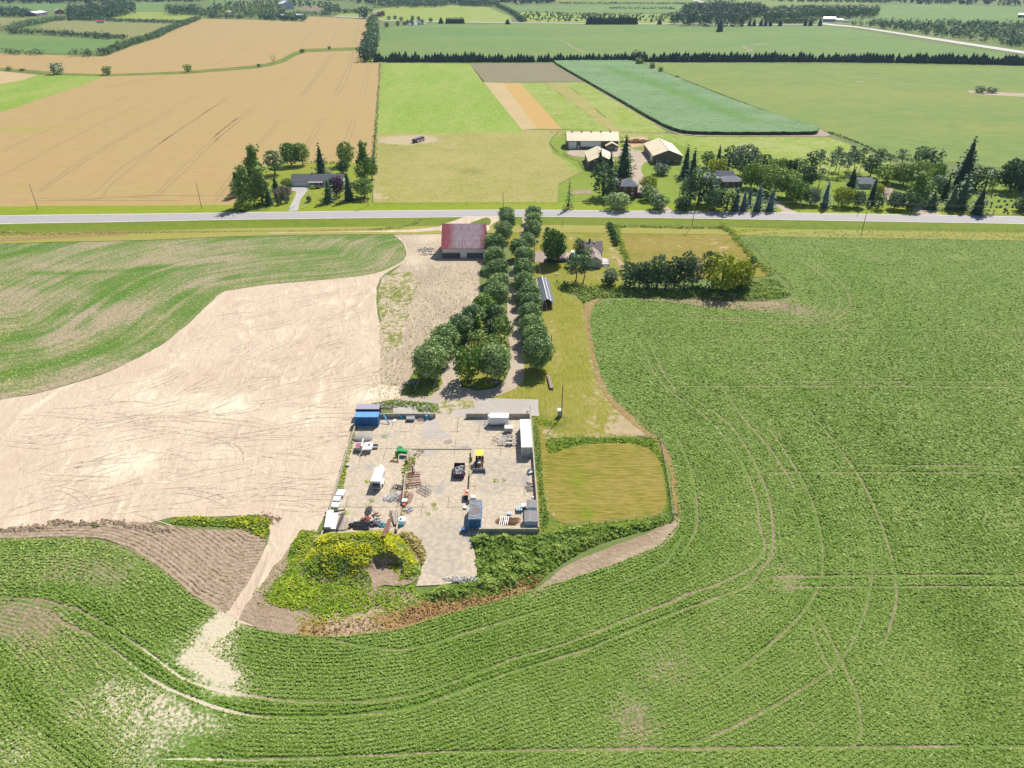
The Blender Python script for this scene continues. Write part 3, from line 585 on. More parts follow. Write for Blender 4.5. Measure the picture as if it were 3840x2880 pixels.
RUT = plain('rut_mat', (.37, .28, .20), .95, scale=.6, col2=(.56, .45, .335), lo=.42, hi=.52); RUTL = plain('scrape_mat', (.70, .60, .45), .95, scale=.5, col2=(.60, .49, .37), lo=.4, hi=.55)
ang = lambda px, py: (R(38) if py < 1500 else R(8)) + (.5 if (px + py) % 3 < .5 else 0)
SP = [(0, 1600), (0, 1950), (600, 1930), (1000, 1920), (1150, 1950), (1280, 1650), (1340, 1520), (1420, 1420), (1400, 1100), (900, 1110), (700, 1280), (480, 1400), (100, 1540)]
scrapes('tyre_ruts', 430, (0, 1090, 1420, 1960), RUT, .075, 1, base_ang=ang, poly=SP, wid=(.1, .38), ln=(4, 20))
scrapes('earth_scrapes', 260, (0, 1090, 1420, 1960), RUTL, .072, 2, base_ang=ang, poly=SP, wid=(.2, .9), ln=(3, 10))
scrapes('tyre_ruts', 220, (1420, 870, 1800, 1440), RUT, .14, 3, base_ang=lambda x, y: R(80) if y > 960 else R(20), wid=(.12, .4), ln=(4, 14), poly=[(1450, 870), (1640, 870), (1800, 970), (1790, 1100), (1640, 1230), (1500, 1440), (1430, 1400), (1440, 1060), (1530, 980)])
S('brown_soil', [(430, 1958), (560, 1962), (640, 1975), (850, 1990), (960, 1975), (1000, 2020), (985, 2080), (930, 2180), (860, 2290), (832, 2296), (720, 2238), (620, 2148), (470, 2050), (300, 2015), (0, 2022), (-900, 2040), (-900, 1996), (0, 1990), (60, 1975), (110, 1990), (200, 1957), (235, 1966), (330, 1962), (350, 1985), (400, 1970)],
  veg('plowed_soil_mat', (.27, .2, .13), (.32, .25, .16), (.34, .27, .18), sa=(.30, .22, .145), sb=(.40, .31, .22), sbase=.3, rowattr=True, rows=7.2, streak=.3, lush=(.24, .18, .12), fine=1.5, patch=.06, bs=1.0, bd=.4), .10, res=1.6, jit=.35, step=2.5,
  fn=lambda x, y: {'bare': x * 0, 'lush': x * 0, 'rowd': pl_dist(x, y, [tuple(q) for q in spline([(-900, 2040), (0, 2022), (300, 2015), (470, 2050), (620, 2148), (720, 2238), (832, 2296), (900, 2240)], False, 4)]), 'rowamp': x * 0 + .25})
# ---- the big soybean field
BND = [(-900, 2040), (0, 2024), (300, 2018), (470, 2052), (620, 2150), (720, 2240), (835, 2298), (930, 2355), (1100, 2385), (1300, 2388), (1500, 2362), (1700, 2298), (2000, 2215), (2300, 2120), (2480, 2045), (2540, 1975), (2546, 1920), (2535, 1800), (2508, 1700), (2460, 1635), (2400, 1590), (2300, 1500), (2250, 1420), (2222, 1300), (2208, 1200), (2232, 1145), (2300, 1122), (2500, 1118), (2700, 1140), (2880, 1140), (2965, 1110), (2965, 1070), (2900, 1010), (2840, 940), (2795, 900), (2800, 882), (2860, 872), (3100, 866), (3840, 876), (5400, 905)]
TR = [[(0, 2238), (162, 2255), (290, 2284), (414, 2355), (532, 2432), (591, 2473), (680, 2538), (827, 2591), (1005, 2621), (1200, 2636), (1550, 2610), (1900, 2481), (2129, 2412), (2358, 2321), (2587, 2229), (2694, 2191), (2816, 2130), (2870, 2050), (2846, 1960), (2840, 1885), (2782, 1735), (2713, 1632), (2633, 1551), (2518, 1471), (2449, 1390), (2397, 1270)],
      [(0, 2290), (148, 2308), (266, 2349), (355, 2390), (461, 2467), (550, 2535), (680, 2603), (798, 2650), (945, 2686), (1200, 2690), (1550, 2655), (1900, 2527), (2205, 2435), (2435, 2336), (2664, 2252), (2800, 2200), (2890, 2090), (2900, 2000), (2886, 1873), (2828, 1735), (2759, 1620), (2656, 1528), (2529, 1454), (2472, 1367), (2432, 1270)],
      [(3024, 1528), (3127, 1655), (3208, 1770), (3277, 1896), (3334, 2057), (3355, 2150), (3359, 2275), (3305, 2443)], [(2886, 1609), (2978, 1747), (3047, 1885), (3076, 2000), (3084, 2153), (3030, 2275), (2878, 2428), (2755, 2519)],
      [(2500, 1450), (3200, 1449), (3860, 1454)], [(3208, 1744), (3500, 1748), (3860, 1749)], [(2886, 1773), (3400, 1774), (3860, 1775)], [(2878, 2165), (3400, 2159), (3860, 2160)], [(2878, 2206), (3400, 2202), (3860, 2203)],
      [(600, 2850), (1100, 2846), (1900, 2817), (2900, 2806), (3860, 2800)], [(2300, 1189), (2667, 1193), (3024, 1204), (3116, 1183), (3148, 1137), (3130, 1080), (3080, 1030), (2990, 965)], [(2350, 1195), (2670, 1200), (3060, 1213), (3160, 1180), (3188, 1137), (3165, 1075), (3110, 1025), (3020, 965)],
      [(2560, 1275), (2900, 1278), (3185, 1270)], [(3116, 1237), (3500, 1237), (3860, 1237)], [(3061, 2290), (3152, 2474), (3213, 2611), (3229, 2749), (3168, 2840)], [(3030, 2310), (3070, 2420), (3107, 2504), (3140, 2600)],
      [(3260, 2000), (3267, 2183), (3198, 2412), (3107, 2519), (2939, 2626), (2755, 2726), (2600, 2790)], [(2540, 1640), (2590, 1760), (2612, 1880), (2610, 1990), (2560, 2080)], [(2560, 2010), (2500, 2110), (2300, 2200)], [(1200, 2680 - 290), (1500, 2440), (1800, 2360), (2100, 2270)],
      [(2870, 905 + 20), (3000, 920), (3300, 918), (3840, 930)], [(2900, 1450 - 20), (3860, 1434)], [(2700, 1440), (2780, 1560), (2900, 1700), (2990, 1850)]]
LU = [([(-40, 2420), (40, 2540), (130, 2650), (200, 2740), (300, 2830), (360, 2900)], 1.6, .9), ([(295, 2278), (378, 2337), (473, 2420), (591, 2510), (739, 2612), (886, 2655), (1123, 2665), (1500, 2640), (1900, 2505), (2300, 2385), (2600, 2275)], 1.8, .95), ([(60, 2215), (200, 2225), (330, 2260), (430, 2320)], 3, .9),
      ([(3277, 1574), (3369, 1700), (3472, 1816), (3560, 1950), (3622, 2057), (3657, 2229), (3672, 2611)], 5, .6), ([(3140, 1420), (3277, 1574)], 5, .3), ([(2620, 1400), (2850, 1500), (2990, 1720), (3090, 1950), (3100, 2150)], 1.8, .7), ([(3090, 2170), (3000, 2300), (2850, 2430)], 2.2, .7),
      ([(2950, 1400), (3050, 1520), (3150, 1650), (3240, 1780), (3310, 1950), (3380, 2100)], 2, .7), ([(1300, 2430), (1800, 2340), (2300, 2190), (2560, 2080), (2610, 1950)], 7, .55), ([(1000, 2440), (1500, 2480), (2000, 2380)], 8, .55), ([(2600, 1500), (2650, 1700), (2680, 1900)], 6, .35), ([(3130, 1000), (3300, 1100), (3500, 1400)], 9, .3),
      ([(600, 2130 + 60), (760, 2260), (840, 2320)], 3, .45), ([(480, 2230), (600, 2300), (700, 2360)], 4, .35), ([(700, 2830), (1100, 2820), (1900, 2800)], 3, .5), ([(-100, 2500), (60, 2600), (100, 2700)], 4, .3)]
def beanf(x, y):
    ln = [tuple(q) for q in spline(BND, False, 8)]; d = pl_dist(x, y, ln)
    lu = np.zeros_like(x)
    for p_, r_, a_ in LU: lu = np.maximum(lu, along(x, y, p_, r_, a_))
    ra = .3 * np.clip(blobs(x, y, [(100, 2180, 17, 1.0), (400, 2180, 12, 1.0), (0, 2330, 10, .6), (600, 2280, 9, .6), (300, 2100, 14, .9), (-300, 2150, 30, .9)]), 0, 1)
    ba = blobs(x, y, [(100, 2150, 15, .30), (350, 2160, 12, .28), (500, 2200, 9, .22), (60, 2300, 8, .28), (720, 2450, 9, .25), (800, 2400, 7, .16), (740, 2400, 5, .1), (860, 2440, 5, .12), (850, 2520, 9, .2), (620, 2700, 11, .2), (500, 2780, 11, .2), (700, 2800, 10, .22), (820, 2350, 4, .35), (300, 2560, 9, .25), (150, 2420, 8, .25), (80, 2720, 6, .25), (60, 2840, 5, .35), (420, 2650, 6, .25), (900, 2580, 5, .3), (-200, 2500, 20, .25),
                      (2700, 2480, 16, .07), (2450, 2600, 10, .08), (3020, 2220, 6, .26), (2980, 2160, 6, .2), (2650, 2420, 12, .07), (2900, 1140, 9, .5), (3000, 1165, 8, .35), (3100, 1190, 8, .2), (2780, 2050, 20, .10), (2900, 1400, 25, .12), (2400, 2700, 5, .35), (2640, 1700, 12, .12), (3150, 2000, 18, .14), (3450, 2700, 5, .3), (2480, 2460, 7, .35), (2350, 2750, 6, .3), (3300, 1010, 20, .1), (3500, 1700, 30, .06)])
    sd = .8 * np.clip(along(x, y, [(850, 2310), (800, 2380), (740, 2440), (640, 2500)], 6, 1.0) + blobs(x, y, [(800, 2540, 5, 1), (700, 2470, 6, .9), (560, 2700, 9, .8), (680, 2800, 9, .8), (450, 2640, 8, .7), (740, 2400, 5, 1), (60, 2840, 6, .8), (700, 2700, 9, .7)]), 0, 1)
    ba += along(x, y, [(860, 2300), (830, 2340)], 2.5, .45) + along(x, y, [(715, 2460), (800, 2520), (860, 2545)], 1.1, 1.0)
    ba += along(x, y, [(2222, 1300), (2250, 1420), (2300, 1500), (2400, 1590)], 1.0, .4)
    ba[d < 1.2] += .15
    return {'bare': ba, 'lush': lu, 'rowd': d, 'rowamp': ra, 'sand': sd}
bf = S('soybean_field', BND + [(5400, 3600), (1900, 3900), (-1500, 3600)], M['bean'], .12, res=1.7, jit=.3, fn=beanf, step=3.0)
V = []; F = []; B = []; T_ = 0
for k, l in enumerate(TR):
    v, f, b = ribbon(l, .8 if k < 2 or k in (10, 11) else .62, .135 + k * .0008, step=1.5, wob=.25, seed=k); o = len(V); V += v; B += b; F += [tuple(i + o for i in q) for q in f]
V = np.array(V); at = beanf(V[:, 0], V[:, 1]); cl = np.array(B)
pat = np.array([mnoise.noise(Vector((a * .12, b * .12, 5))) for a, b in V[:, :2]])
at['bare'] = at['bare'] * (1 - cl * .5) + cl * (.8 + pat * .8); at['lush'] = at['lush'] * (1 - cl)
link('wheel_track', fastmesh('wheel_track', V, np.array(F), attrs=at), M['bean'], bf)['kind'] = 'stuff'
S('bare_patch', [(2390, 1122), (2600, 1125), (2800, 1135), (2930, 1132), (2960, 1150), (2900, 1165), (2700, 1158), (2560, 1140)], M['soil'], .17, fn=zero, res=3, jit=.6)
# ---- lawn and paddocks of the homestead
S('lawn', [(1900, 860), (1960, 822), (2330, 824), (2330, 860), (2335, 1060), (2230, 1085), (2120, 1065), (2090, 1080), (2130, 1105), (2180, 1130), (2196, 1200), (2212, 1280), (2235, 1400), (2280, 1500), (2350, 1570), (2440, 1640), (2380, 1655), (2080, 1650), (2060, 1700), (2030, 1990), (2005, 1990), (2000, 1560), (1850, 1490), (1950, 1400), (1960, 1300), (1990, 1100), (1920, 960)], M['lawn'], .10, res=3, jit=.3, step=3,
  fn=lambda x, y: {'bare': along(x, y, [(2075, 1190), (2090, 1300), (2090, 1400)], 1.2, .35) + along(x, y, [(2300, 930), (2340, 1020)], 1.7, .55) + along(x, y, [(2140, 895), (2270, 890)], 3, .3) + blobs(x, y, [(2260, 1040, 3, .4), (2330, 1600, 8, .6), (2200, 1500, 5, .25), (2060, 1610, 4, .5), (2040, 1640, 3, .6), (2050, 1150, 3, .3), (2400, 1630, 6, .6)])
      + along(x, y, [(2208, 1180), (2225, 1300), (2250, 1420), (2300, 1500), (2400, 1590), (2460, 1640)], 2.0, .5), 'lush': along(x, y, [(2010, 1570), (2060, 1590), (2120, 1590)], 2, .8) + along(x, y, [(2320, 850), (2340, 940), (2370, 1030)], 2, .5)})
S('brown_margin', [(2196, 1130), (2230, 1120), (2262, 1112), (2225, 1150), (2212, 1200), (2226, 1300), (2255, 1420), (2305, 1500), (2405, 1590), (2460, 1634), (2508, 1700), (2538, 1800), (2550, 1930), (2520, 1925), (2520, 1810), (2490, 1710), (2440, 1648), (2380, 1598), (2285, 1510), (2235, 1425), (2210, 1300), (2192, 1200)], M['rust'], .14, res=1.5, jit=.5, fn=lambda x, y: {'bare': x * 0 + .1}, step=2)
S('brown_soil', [(1990, 2230), (2060, 2170), (2150, 2110), (2300, 2050), (2450, 1990), (2530, 1940), (2555, 1935), (2548, 1970), (2500, 2040), (2400, 2085), (2250, 2140), (2100, 2190), (2010, 2235), (1980, 2250)], M['soil'], .13, res=2, jit=.4, fn=lambda x, y: {'bare': along(x, y, [(2540, 1960), (2480, 2040), (2300, 2110)], 1.2, .9)}, step=2)
S('hay_paddock', [(2322, 862), (2420, 858), (2600, 860), (2700, 860), (2722, 870), (2780, 920), (2850, 1000), (2885, 1035), (2800, 1040), (2500, 1045), (2370, 1020), (2345, 960)], M['hay'], .12, res=3, jit=.25, fn=lambda x, y: {'bare': along(x, y, [(2680, 900), (2740, 960), (2800, 1010)], 4, .35) + blobs(x, y, [(2530, 930, 5, .3), (2430, 900, 4, .25), (2700, 970, 5, .25)]), 'lush': x * 0})
S('weed_margin', [(2060, 1640), (2440, 1640), (2500, 1700), (2535, 1800), (2545, 1920), (2530, 1945), (2400, 1990), (2250, 2040), (2130, 2090), (2000, 2160), (1900, 2220), (1700, 2290), (1570, 2340), (1560, 2230), (1790, 2180), (1760, 2010), (2020, 2010), (2010, 1900)], M['weed'], .09, res=4, jit=.5, fn=lambda x, y: {'bare': x * 0 - .4})
S('hay_paddock', [(2062, 1705), (2078, 1700), (2150, 1678), (2240, 1666), (2350, 1664), (2410, 1672), (2455, 1700), (2475, 1740), (2492, 1830), (2498, 1890), (2485, 1920), (2440, 1940), (2300, 1958), (2130, 1968), (2090, 1955), (2055, 1915), (2040, 1800), (2012, 1680), (2018, 1560), (2040, 1640)], M['hay'], .115, res=2.5, jit=.25, step=2,
  fn=lambda x, y: {'bare': along(x, y, [(2035, 1700), (2045, 1850), (2062, 1930), (2120, 1962)], 1.2, .4) + along(x, y, [(2150, 1690), (2250, 1672), (2400, 1680), (2460, 1730)], 1.0, .25) + along(x, y, [(2240, 1890), (2256, 1960)], .8, .3), 'lush': along(x, y, [(2163, 1755), (2180, 1850), (2200, 1960)], .9, .8) + along(x, y, [(2140, 1760), (2150, 1820)], 1.5, .3)})
# ---- concrete yard
S('concrete_yard', [(1345, 1555), (1470, 1560), (1690, 1558), (1990, 1562), (2000, 1700), (2018, 2003), (1762, 2010), (1775, 2060), (1790, 2110), (1788, 2160), (1740, 2180), (1650, 2195), (1560, 2200), (1590, 2100), (1560, 2020), (1400, 2020), (1215, 2020), (1250, 1900), (1300, 1720), (1325, 1620)], M['conc'], .16, step=3, jit=.15, sharp=True)
S('gravel_apron', [(1480, 1500), (1700, 1492), (2018, 1500), (2022, 1562), (1700, 1562), (1640, 1560), (1475, 1556)], M['grey'], .15, res=3, jit=.4, fn=zero, step=3, sharp=True)
S('grass_patch', [(1640, 1505), (1780, 1500), (1790, 1530), (1700, 1540), (1690, 1556), (1630, 1552)], veg('thin_grass_mat', (.2, .22, .06), (.26, .26, .09), (.3, .27, .12), sa=(.44, .38, .29), sb=(.5, .42, .32), fine=1.3, patch=.1, sbase=.05, bs=.5, bd=.2), .17, res=3, jit=.8, fn=zero)
S('dirt_patch', [(1665, 1655), (1690, 1648), (1700, 1660), (1680, 1668), (1662, 1665)], M['pave'], .175)
S('wet_stain', [(1560, 1690), (1640, 1688), (1655, 1700), (1600, 1712), (1565, 1705)], M['grey'], .175, fn=zero)
S('wet_stain', [(1600, 1575), (1650, 1570), (1640, 1600), (1690, 1640), (1600, 1650), (1580, 1640), (1590, 1610)], M['grey'], .175, fn=zero, jit=.5)
# crushed stone loops between the maples
S('gravel_drive', [(1964, 822), (1994, 822), (1992, 900), (1975, 980), (1962, 1080), (1955, 1200), (1962, 1320), (1968, 1400), (1960, 1432), (1930, 1460), (1870, 1485), (1780, 1497), (1650, 1502), (1500, 1508), (1510, 1488), (1580, 1480), (1640, 1440), (1680, 1360), (1740, 1300), (1800, 1240), (1850, 1180), (1880, 1240), (1760, 1340), (1725, 1420), (1730, 1455), (1800, 1468), (1860, 1455), (1900, 1420), (1912, 1350), (1905, 1240), (1902, 1120), (1915, 1020), (1940, 940), (1952, 880)], M['gravel'], .155, res=2.5, jit=.3, step=3, fn=zero)
S('grass_island', [(1725, 1330), (1800, 1250), (1860, 1190), (1895, 1200), (1900, 1300), (1908, 1360), (1895, 1415), (1850, 1452), (1790, 1462), (1735, 1448), (1716, 1400)], M['lawn'], .185, res=3, fn=zero)
S('grass_edge', [(1985, 1250), (2010, 1250), (2060, 1420), (1980, 1450), (1965, 1400)], M['lawn'], .19, fn=zero)
S('weed_ground', [(1505, 1480), (1530, 1430), (1560, 1380), (1650, 1390), (1660, 1440), (1620, 1485), (1560, 1492)], M['weed'], .17, res=3, fn=zero, jit=.5)
S('gravel_drive', [(2008, 941), (2130, 943), (2130, 980), (2120, 986), (2000, 984)], M['pave'], .16, step=3, sharp=True)
S('path', [(2130, 948), (2145, 948), (2150, 986), (2122, 987), (2124, 948)], M['gravel'], .175, fn=zero, sharp=True)
# drives beyond the road
S('driveway', [(1083, 793), (1108, 735), (1112, 720), (1090, 716), (1098, 700), (1154, 702), (1150, 720), (1128, 750), (1115, 792)], M['drive'], .235, step=4)
S('driveway', [(2495, 794), (2490, 770), (2480, 740), (2455, 710), (2430, 680), (2410, 655), (2404, 630), (2420, 610), (2445, 600), (2425, 570), (2370, 560), (2330, 555), (2290, 560), (2140, 565), (2132, 580), (2180, 590), (2300, 590), (2365, 600), (2362, 640), (2380, 690), (2420, 730), (2470, 760), (2515, 794)], M['gravel'], .235, fn=zero, step=4)
S('driveway', [(2430, 700), (2470, 740), (2500, 775), (2530, 798), (2494, 795), (2470, 755)], M['gravel'], .24, fn=zero, step=4)
S('driveway', [(2926, 802), (2932, 790), (2895, 760), (2880, 748), (2900, 750), (2945, 775), (2990, 803)], M['gravel'], .235, fn=zero, step=4)
S('driveway', [(3430, 806), (3425, 785), (3400, 770), (3340, 762), (3310, 735), (3300, 705), (3345, 705), (3352, 730), (3420, 755), (3480, 780), (3530, 808)], M['gravel'], .235, fn=zero, step=4)
S('straw_yard', [(2345, 520), (2420, 515), (2430, 540), (2350, 555)], plain('straw_ground_mat', (.52, .36, .2), .95, scale=.3), .17, step=4)
S('dead_weed_strip', [(1110, 2350), (1200, 2310), (1400, 2290), (1560, 2265), (1700, 2210), (1900, 2170), (1980, 2180), (1990, 2225), (1900, 2255), (1700, 2298), (1500, 2360), (1300, 2386), (1130, 2385)], M['rust'], .14, res=2, jit=.5, fn=lambda x, y: {'bare': blobs(x, y, [(1250, 2330, 5, .4), (1400, 2300, 4, .5), (1330, 2360, 3, .4)])}, step=2)
S('dead_weed_strip', [(-900, 905), (0, 890), (150, 886), (300, 880), (480, 876), (480, 884), (300, 892), (150, 899), (0, 908), (-900, 930)], M['rust'], .21, res=3, jit=.5, fn=zero, step=4)
S('rough_soil', [(960, 2350), (1000, 2260), (1050, 2190), (1110, 2110), (1230, 2100), (1300, 2200), (1400, 2200), (1560, 2230), (1570, 2290), (1400, 2310), (1200, 2320), (1110, 2385), (1000, 2372)], M['soil'], .12, res=2.5, jit=.5, fn=lambda x, y: {'bare': x * 0 + .2}, step=3)

S('sand_entrance', [(1640, 858), (1665, 842), (1708, 828), (1735, 817), (1880, 814), (1900, 816), (1870, 830), (1835, 850), (1822, 872), (1650, 868)], M['sand'], .245, res=3, jit=.4, fn=zero, step=3)
S('verge_mound', [(1760, 842), (1790, 828), (1825, 817), (1838, 822), (1835, 845), (1800, 850)], M['weed'], .255, res=3, jit=.4, fn=zero, step=3)
S('maple_drive_mouth', [(1958, 816), (1990, 816), (1994, 860), (1990, 872), (1955, 872), (1962, 845)], M['gravel'], .245, fn=zero, step=3)
S('soil_edge', [(1000, 875), (1230, 871), (1440, 867), (1560, 861), (1640, 853), (1660, 862), (1560, 872), (1440, 872), (1200, 873), (1010, 877)], M['sand'], .235, res=3, jit=.5, fn=zero, step=3)

ck = MB(); kr = random.Random(12)
for i in range(420):
    t = kr.random(); x = t * 640; y = 1992 - 28 * math.sin(x / 640 * 3.14) - (10 if 180 < x < 260 or 380 < x < 470 else 0) + kr.gauss(0, 5); q = P(x, y, .15); ck.rock(q, kr.uniform(.12, .55), kr, .6)
for i in range(260): q = P(kr.gauss(985, 30) , kr.gauss(1945, 8), .12); ck.rock(q, kr.uniform(.1, .4), kr, .6)
tag(ck.build('soil_clods', M['soil']), kind='stuff')

S('brown_soil', [(1180, 1985), (1200, 2020), (1130, 2110), (1080, 2200), (1030, 2260), (1000, 2370), (930, 2345), (890, 2325), (930, 2270), (985, 2190), (1050, 2100), (1110, 2030)], M['soil'], .125, res=3, jit=.9, fn=zero, step=2)
S('yard_stain', [(1570, 1960), (1720, 1950), (1740, 2040), (1700, 2150), (1600, 2160), (1590, 2050)], M['conc2'], .172, res=3, jit=1.2, step=2)
S('yard_stain', [(1790, 1720), (1940, 1725), (1960, 1800), (1880, 1850), (1800, 1840)], M['conc2'], .172, res=3, jit=1.2, step=2)
# ---------------------------------------------------------------- vegetation
def rdir(rg, n):
    v = rg.normal(size=(n, 3)); return v / np.linalg.norm(v, axis=1)[:, None]
def quads(cen, nrm, su, sv, rg, tint):
    """one leaf-spray quad per centre"""
    n = len(cen); a = np.cross(nrm, rdir(rg, n)); a /= np.linalg.norm(a, axis=1)[:, None] + 1e-9; b = np.cross(nrm, a)
    su = np.broadcast_to(su, (n,))[:, None]; sv = np.broadcast_to(sv, (n,))[:, None]
    j = lambda: 1 + rg.uniform(-.35, .35, (n, 1))
    V = np.stack([cen - a * su * j() - b * sv * .25, cen + b * sv * -1 * j(), cen + a * su * j() + b * sv * .25, cen + b * sv * j()], 1).reshape(-1, 3)
    return V, np.arange(n * 4).reshape(-1, 4), np.repeat(tint, 4)
def leafcloud(name, bl, per, size, rg, updir=.35, thick=.35, mat=None, tvar=.62):
    """bl: list of (x,y,z,rx,ry,rz) leaf clumps"""
    CV = []; NV = []; TV = []; SV = []
    for (x, y, z, rx, ry, rz) in bl:
        n = max(3, int(per * (rx * ry + rz * rx) / 2 / (size * size) * .11)); d = rdir(rg, n); d[:, 2] = np.where(rg.random(n) < updir, np.abs(d[:, 2]), d[:, 2])
        r = 1 - thick * rg.random(n) ** 2; r *= 1 + .12 * rg.normal(size=n)
        CV.append(np.array([x, y, z]) + d * np.array([rx, ry, rz]) * r[:, None]); nn = d + .55 * rdir(rg, n); NV.append(nn / np.linalg.norm(nn, axis=1)[:, None])
        TV.append(np.clip(rg.random() * tvar + rg.random(n) * (1 - tvar), 0, 1)); SV.append(size * rg.uniform(.7, 1.35, n))
    c = np.concatenate(CV); s = np.concatenate(SV)
    V, F, T = quads(c, np.concatenate(NV), s, s * .8, rg, np.concatenate(TV))
    return fastmesh(name, V, F, attrs={'tint': T})
BARK = plain('bark_mat', (.16, .125, .09), .95, scale=6, bs=.6, stretch=(1, 1, .3)); BARKR = plain('pine_bark_mat', (.26, .15, .09), .95, scale=6, bs=.6)
LM = {
 'maple': leaf('maple_leaf_mat', (.12, .21, .08), (.42, .54, .24), .18), 'green': leaf('green_leaf_mat', (.10, .20, .04), (.30, .42, .11), .2),
 'yellow': leaf('yellow_green_leaf_mat', (0.230, 0.290, 0.034), (0.446, 0.472, 0.074)), 'lime': leaf('light_green_leaf_mat', (.15, .25, .055), (.36, .44, .14), .2),
 'dark': leaf('dark_leaf_mat', (0.037, 0.093, 0.034), (0.102, 0.187, 0.065), .25), 'spruce': leaf('spruce_needle_mat', (0.031, 0.082, 0.043), (0.093, 0.167, 0.076), .15),
 'blue': leaf('blue_spruce_mat', (0.072, 0.136, 0.136), (0.192, 0.280, 0.272), .15), 'grey': leaf('grey_green_leaf_mat', (0.128, 0.188, 0.105), (0.285, 0.360, 0.225)),
 'purple': leaf('purple_leaf_mat', (0.063, 0.031, 0.063), (0.168, 0.098, 0.154)), 'mauve': leaf('mauve_leaf_mat', (0.117, 0.098, 0.078), (0.286, 0.247, 0.208)),
 'pine': leaf('pine_needle_mat', (0.061, 0.126, 0.061), (0.175, 0.271, 0.119), .2), 'far': leaf('far_leaf_mat', (0.080, 0.152, 0.072), (0.208, 0.296, 0.136), .25), 'fard': leaf('far_dark_leaf_mat', (0.045, 0.096, 0.056), (0.120, 0.192, 0.096), .25),
 'gold': leaf('goldenrod_mat', (.16, .27, .05), (.52, .55, .06), .3), 'weed': leaf('weed_leaf_mat', (.17, .28, .045), (.45, .54, .16), .4), 'rustw': leaf('dead_stalk_mat', (.22, .125, .06), (.42, .31, .13), .2),
 'dry': leaf('dry_weed_mat', (0.250, 0.250, 0.075), (0.525, 0.450, 0.200), .3), 'bright': leaf('bright_weed_mat', (.22, .35, .035), (.48, .58, .10), .35)}
def trunk(name, h, r, rg, limbs=5, crown0=.35, spread=.3):
    m = MB(); m.tube((0, 0, -.1), (0, 0, h * .35), r, r * .8, 8); m.tube((0, 0, h * .35), (rg.normal() * .02 * h, rg.normal() * .02 * h, h * .85), r * .8, r * .2, 6)
    for i in range(limbs):
        a = rg.uniform(0, 6.28); z = h * rg.uniform(crown0, .65); l = h * spread * rg.uniform(.6, 1.1)
        m.tube((0, 0, z), (math.cos(a) * l, math.sin(a) * l, z + l * .7), r * .4, r * .1, 5)
    me = bpy.data.meshes.new(name); me.from_pydata(m.v, [], m.f); me.materials.append(BARK); return me
def broad(seed, h=10, w=9, z0=.12, n=46, per=22, size=.34, top=1.0, lump=.17, lean=0, sq=1.0):
    """broad-leaved tree: lumpy crown of many leaf clumps"""
    rg = np.random.default_rng(seed); bl = []; cz = h * (z0 + (1 - z0) / 2); rz = h * (1 - z0) / 2
    n = int(n * 1.7)
    for i in range(n):
        g = 2.399963 * i + rg.uniform(-.25, .25); zz = 1 - 2 * (i + .5) / n; rr = math.sqrt(max(0, 1 - zz * zz)) ** (.8 * top); k = rg.uniform(.55, .97)
        r = w * lump * rg.uniform(.5, 1.15) * (.75 + .25 * rr)
        bl.append((math.cos(g) * rr * w / 2 * k + lean * zz, math.sin(g) * rr * w / 2 * k, cz + zz * rz * .84, r, r, r * .8 * sq))
    bl.append((0, 0, cz, w * .27, w * .27, rz * .55))
    return leafcloud('crown', bl, per, size, rg), trunk('trunk', h, .028 * h, rg)
def irregular(seed, h=18, w=10, n=95, size=.45):
    """tall poplar-like tree: upright uneven plumes"""
    rg = np.random.default_rng(seed); bl = []
    for i in range(n):
        t = rg.random() ** .85; z = h * (.1 + .85 * t); rad = w / 2 * (math.sin(min(1, t * 1.15 + .18) * math.pi) ** .6) * .78; a = rg.uniform(0, 6.28); k = rg.uniform(.3, 1)
        r = w * rg.uniform(.08, .16); bl.append((math.cos(a) * rad * k, math.sin(a) * rad * k, z, r, r, r * 1.5))
    for k in range(4):
        a = rg.uniform(0, 6.28); d = w * .2; bl.append((math.cos(a) * d, math.sin(a) * d, h * rg.uniform(.82, .97), w * .07, w * .07, h * .08))
    return leafcloud('crown', bl, 20, size, rg), trunk('trunk', h, .02 * h, rg)
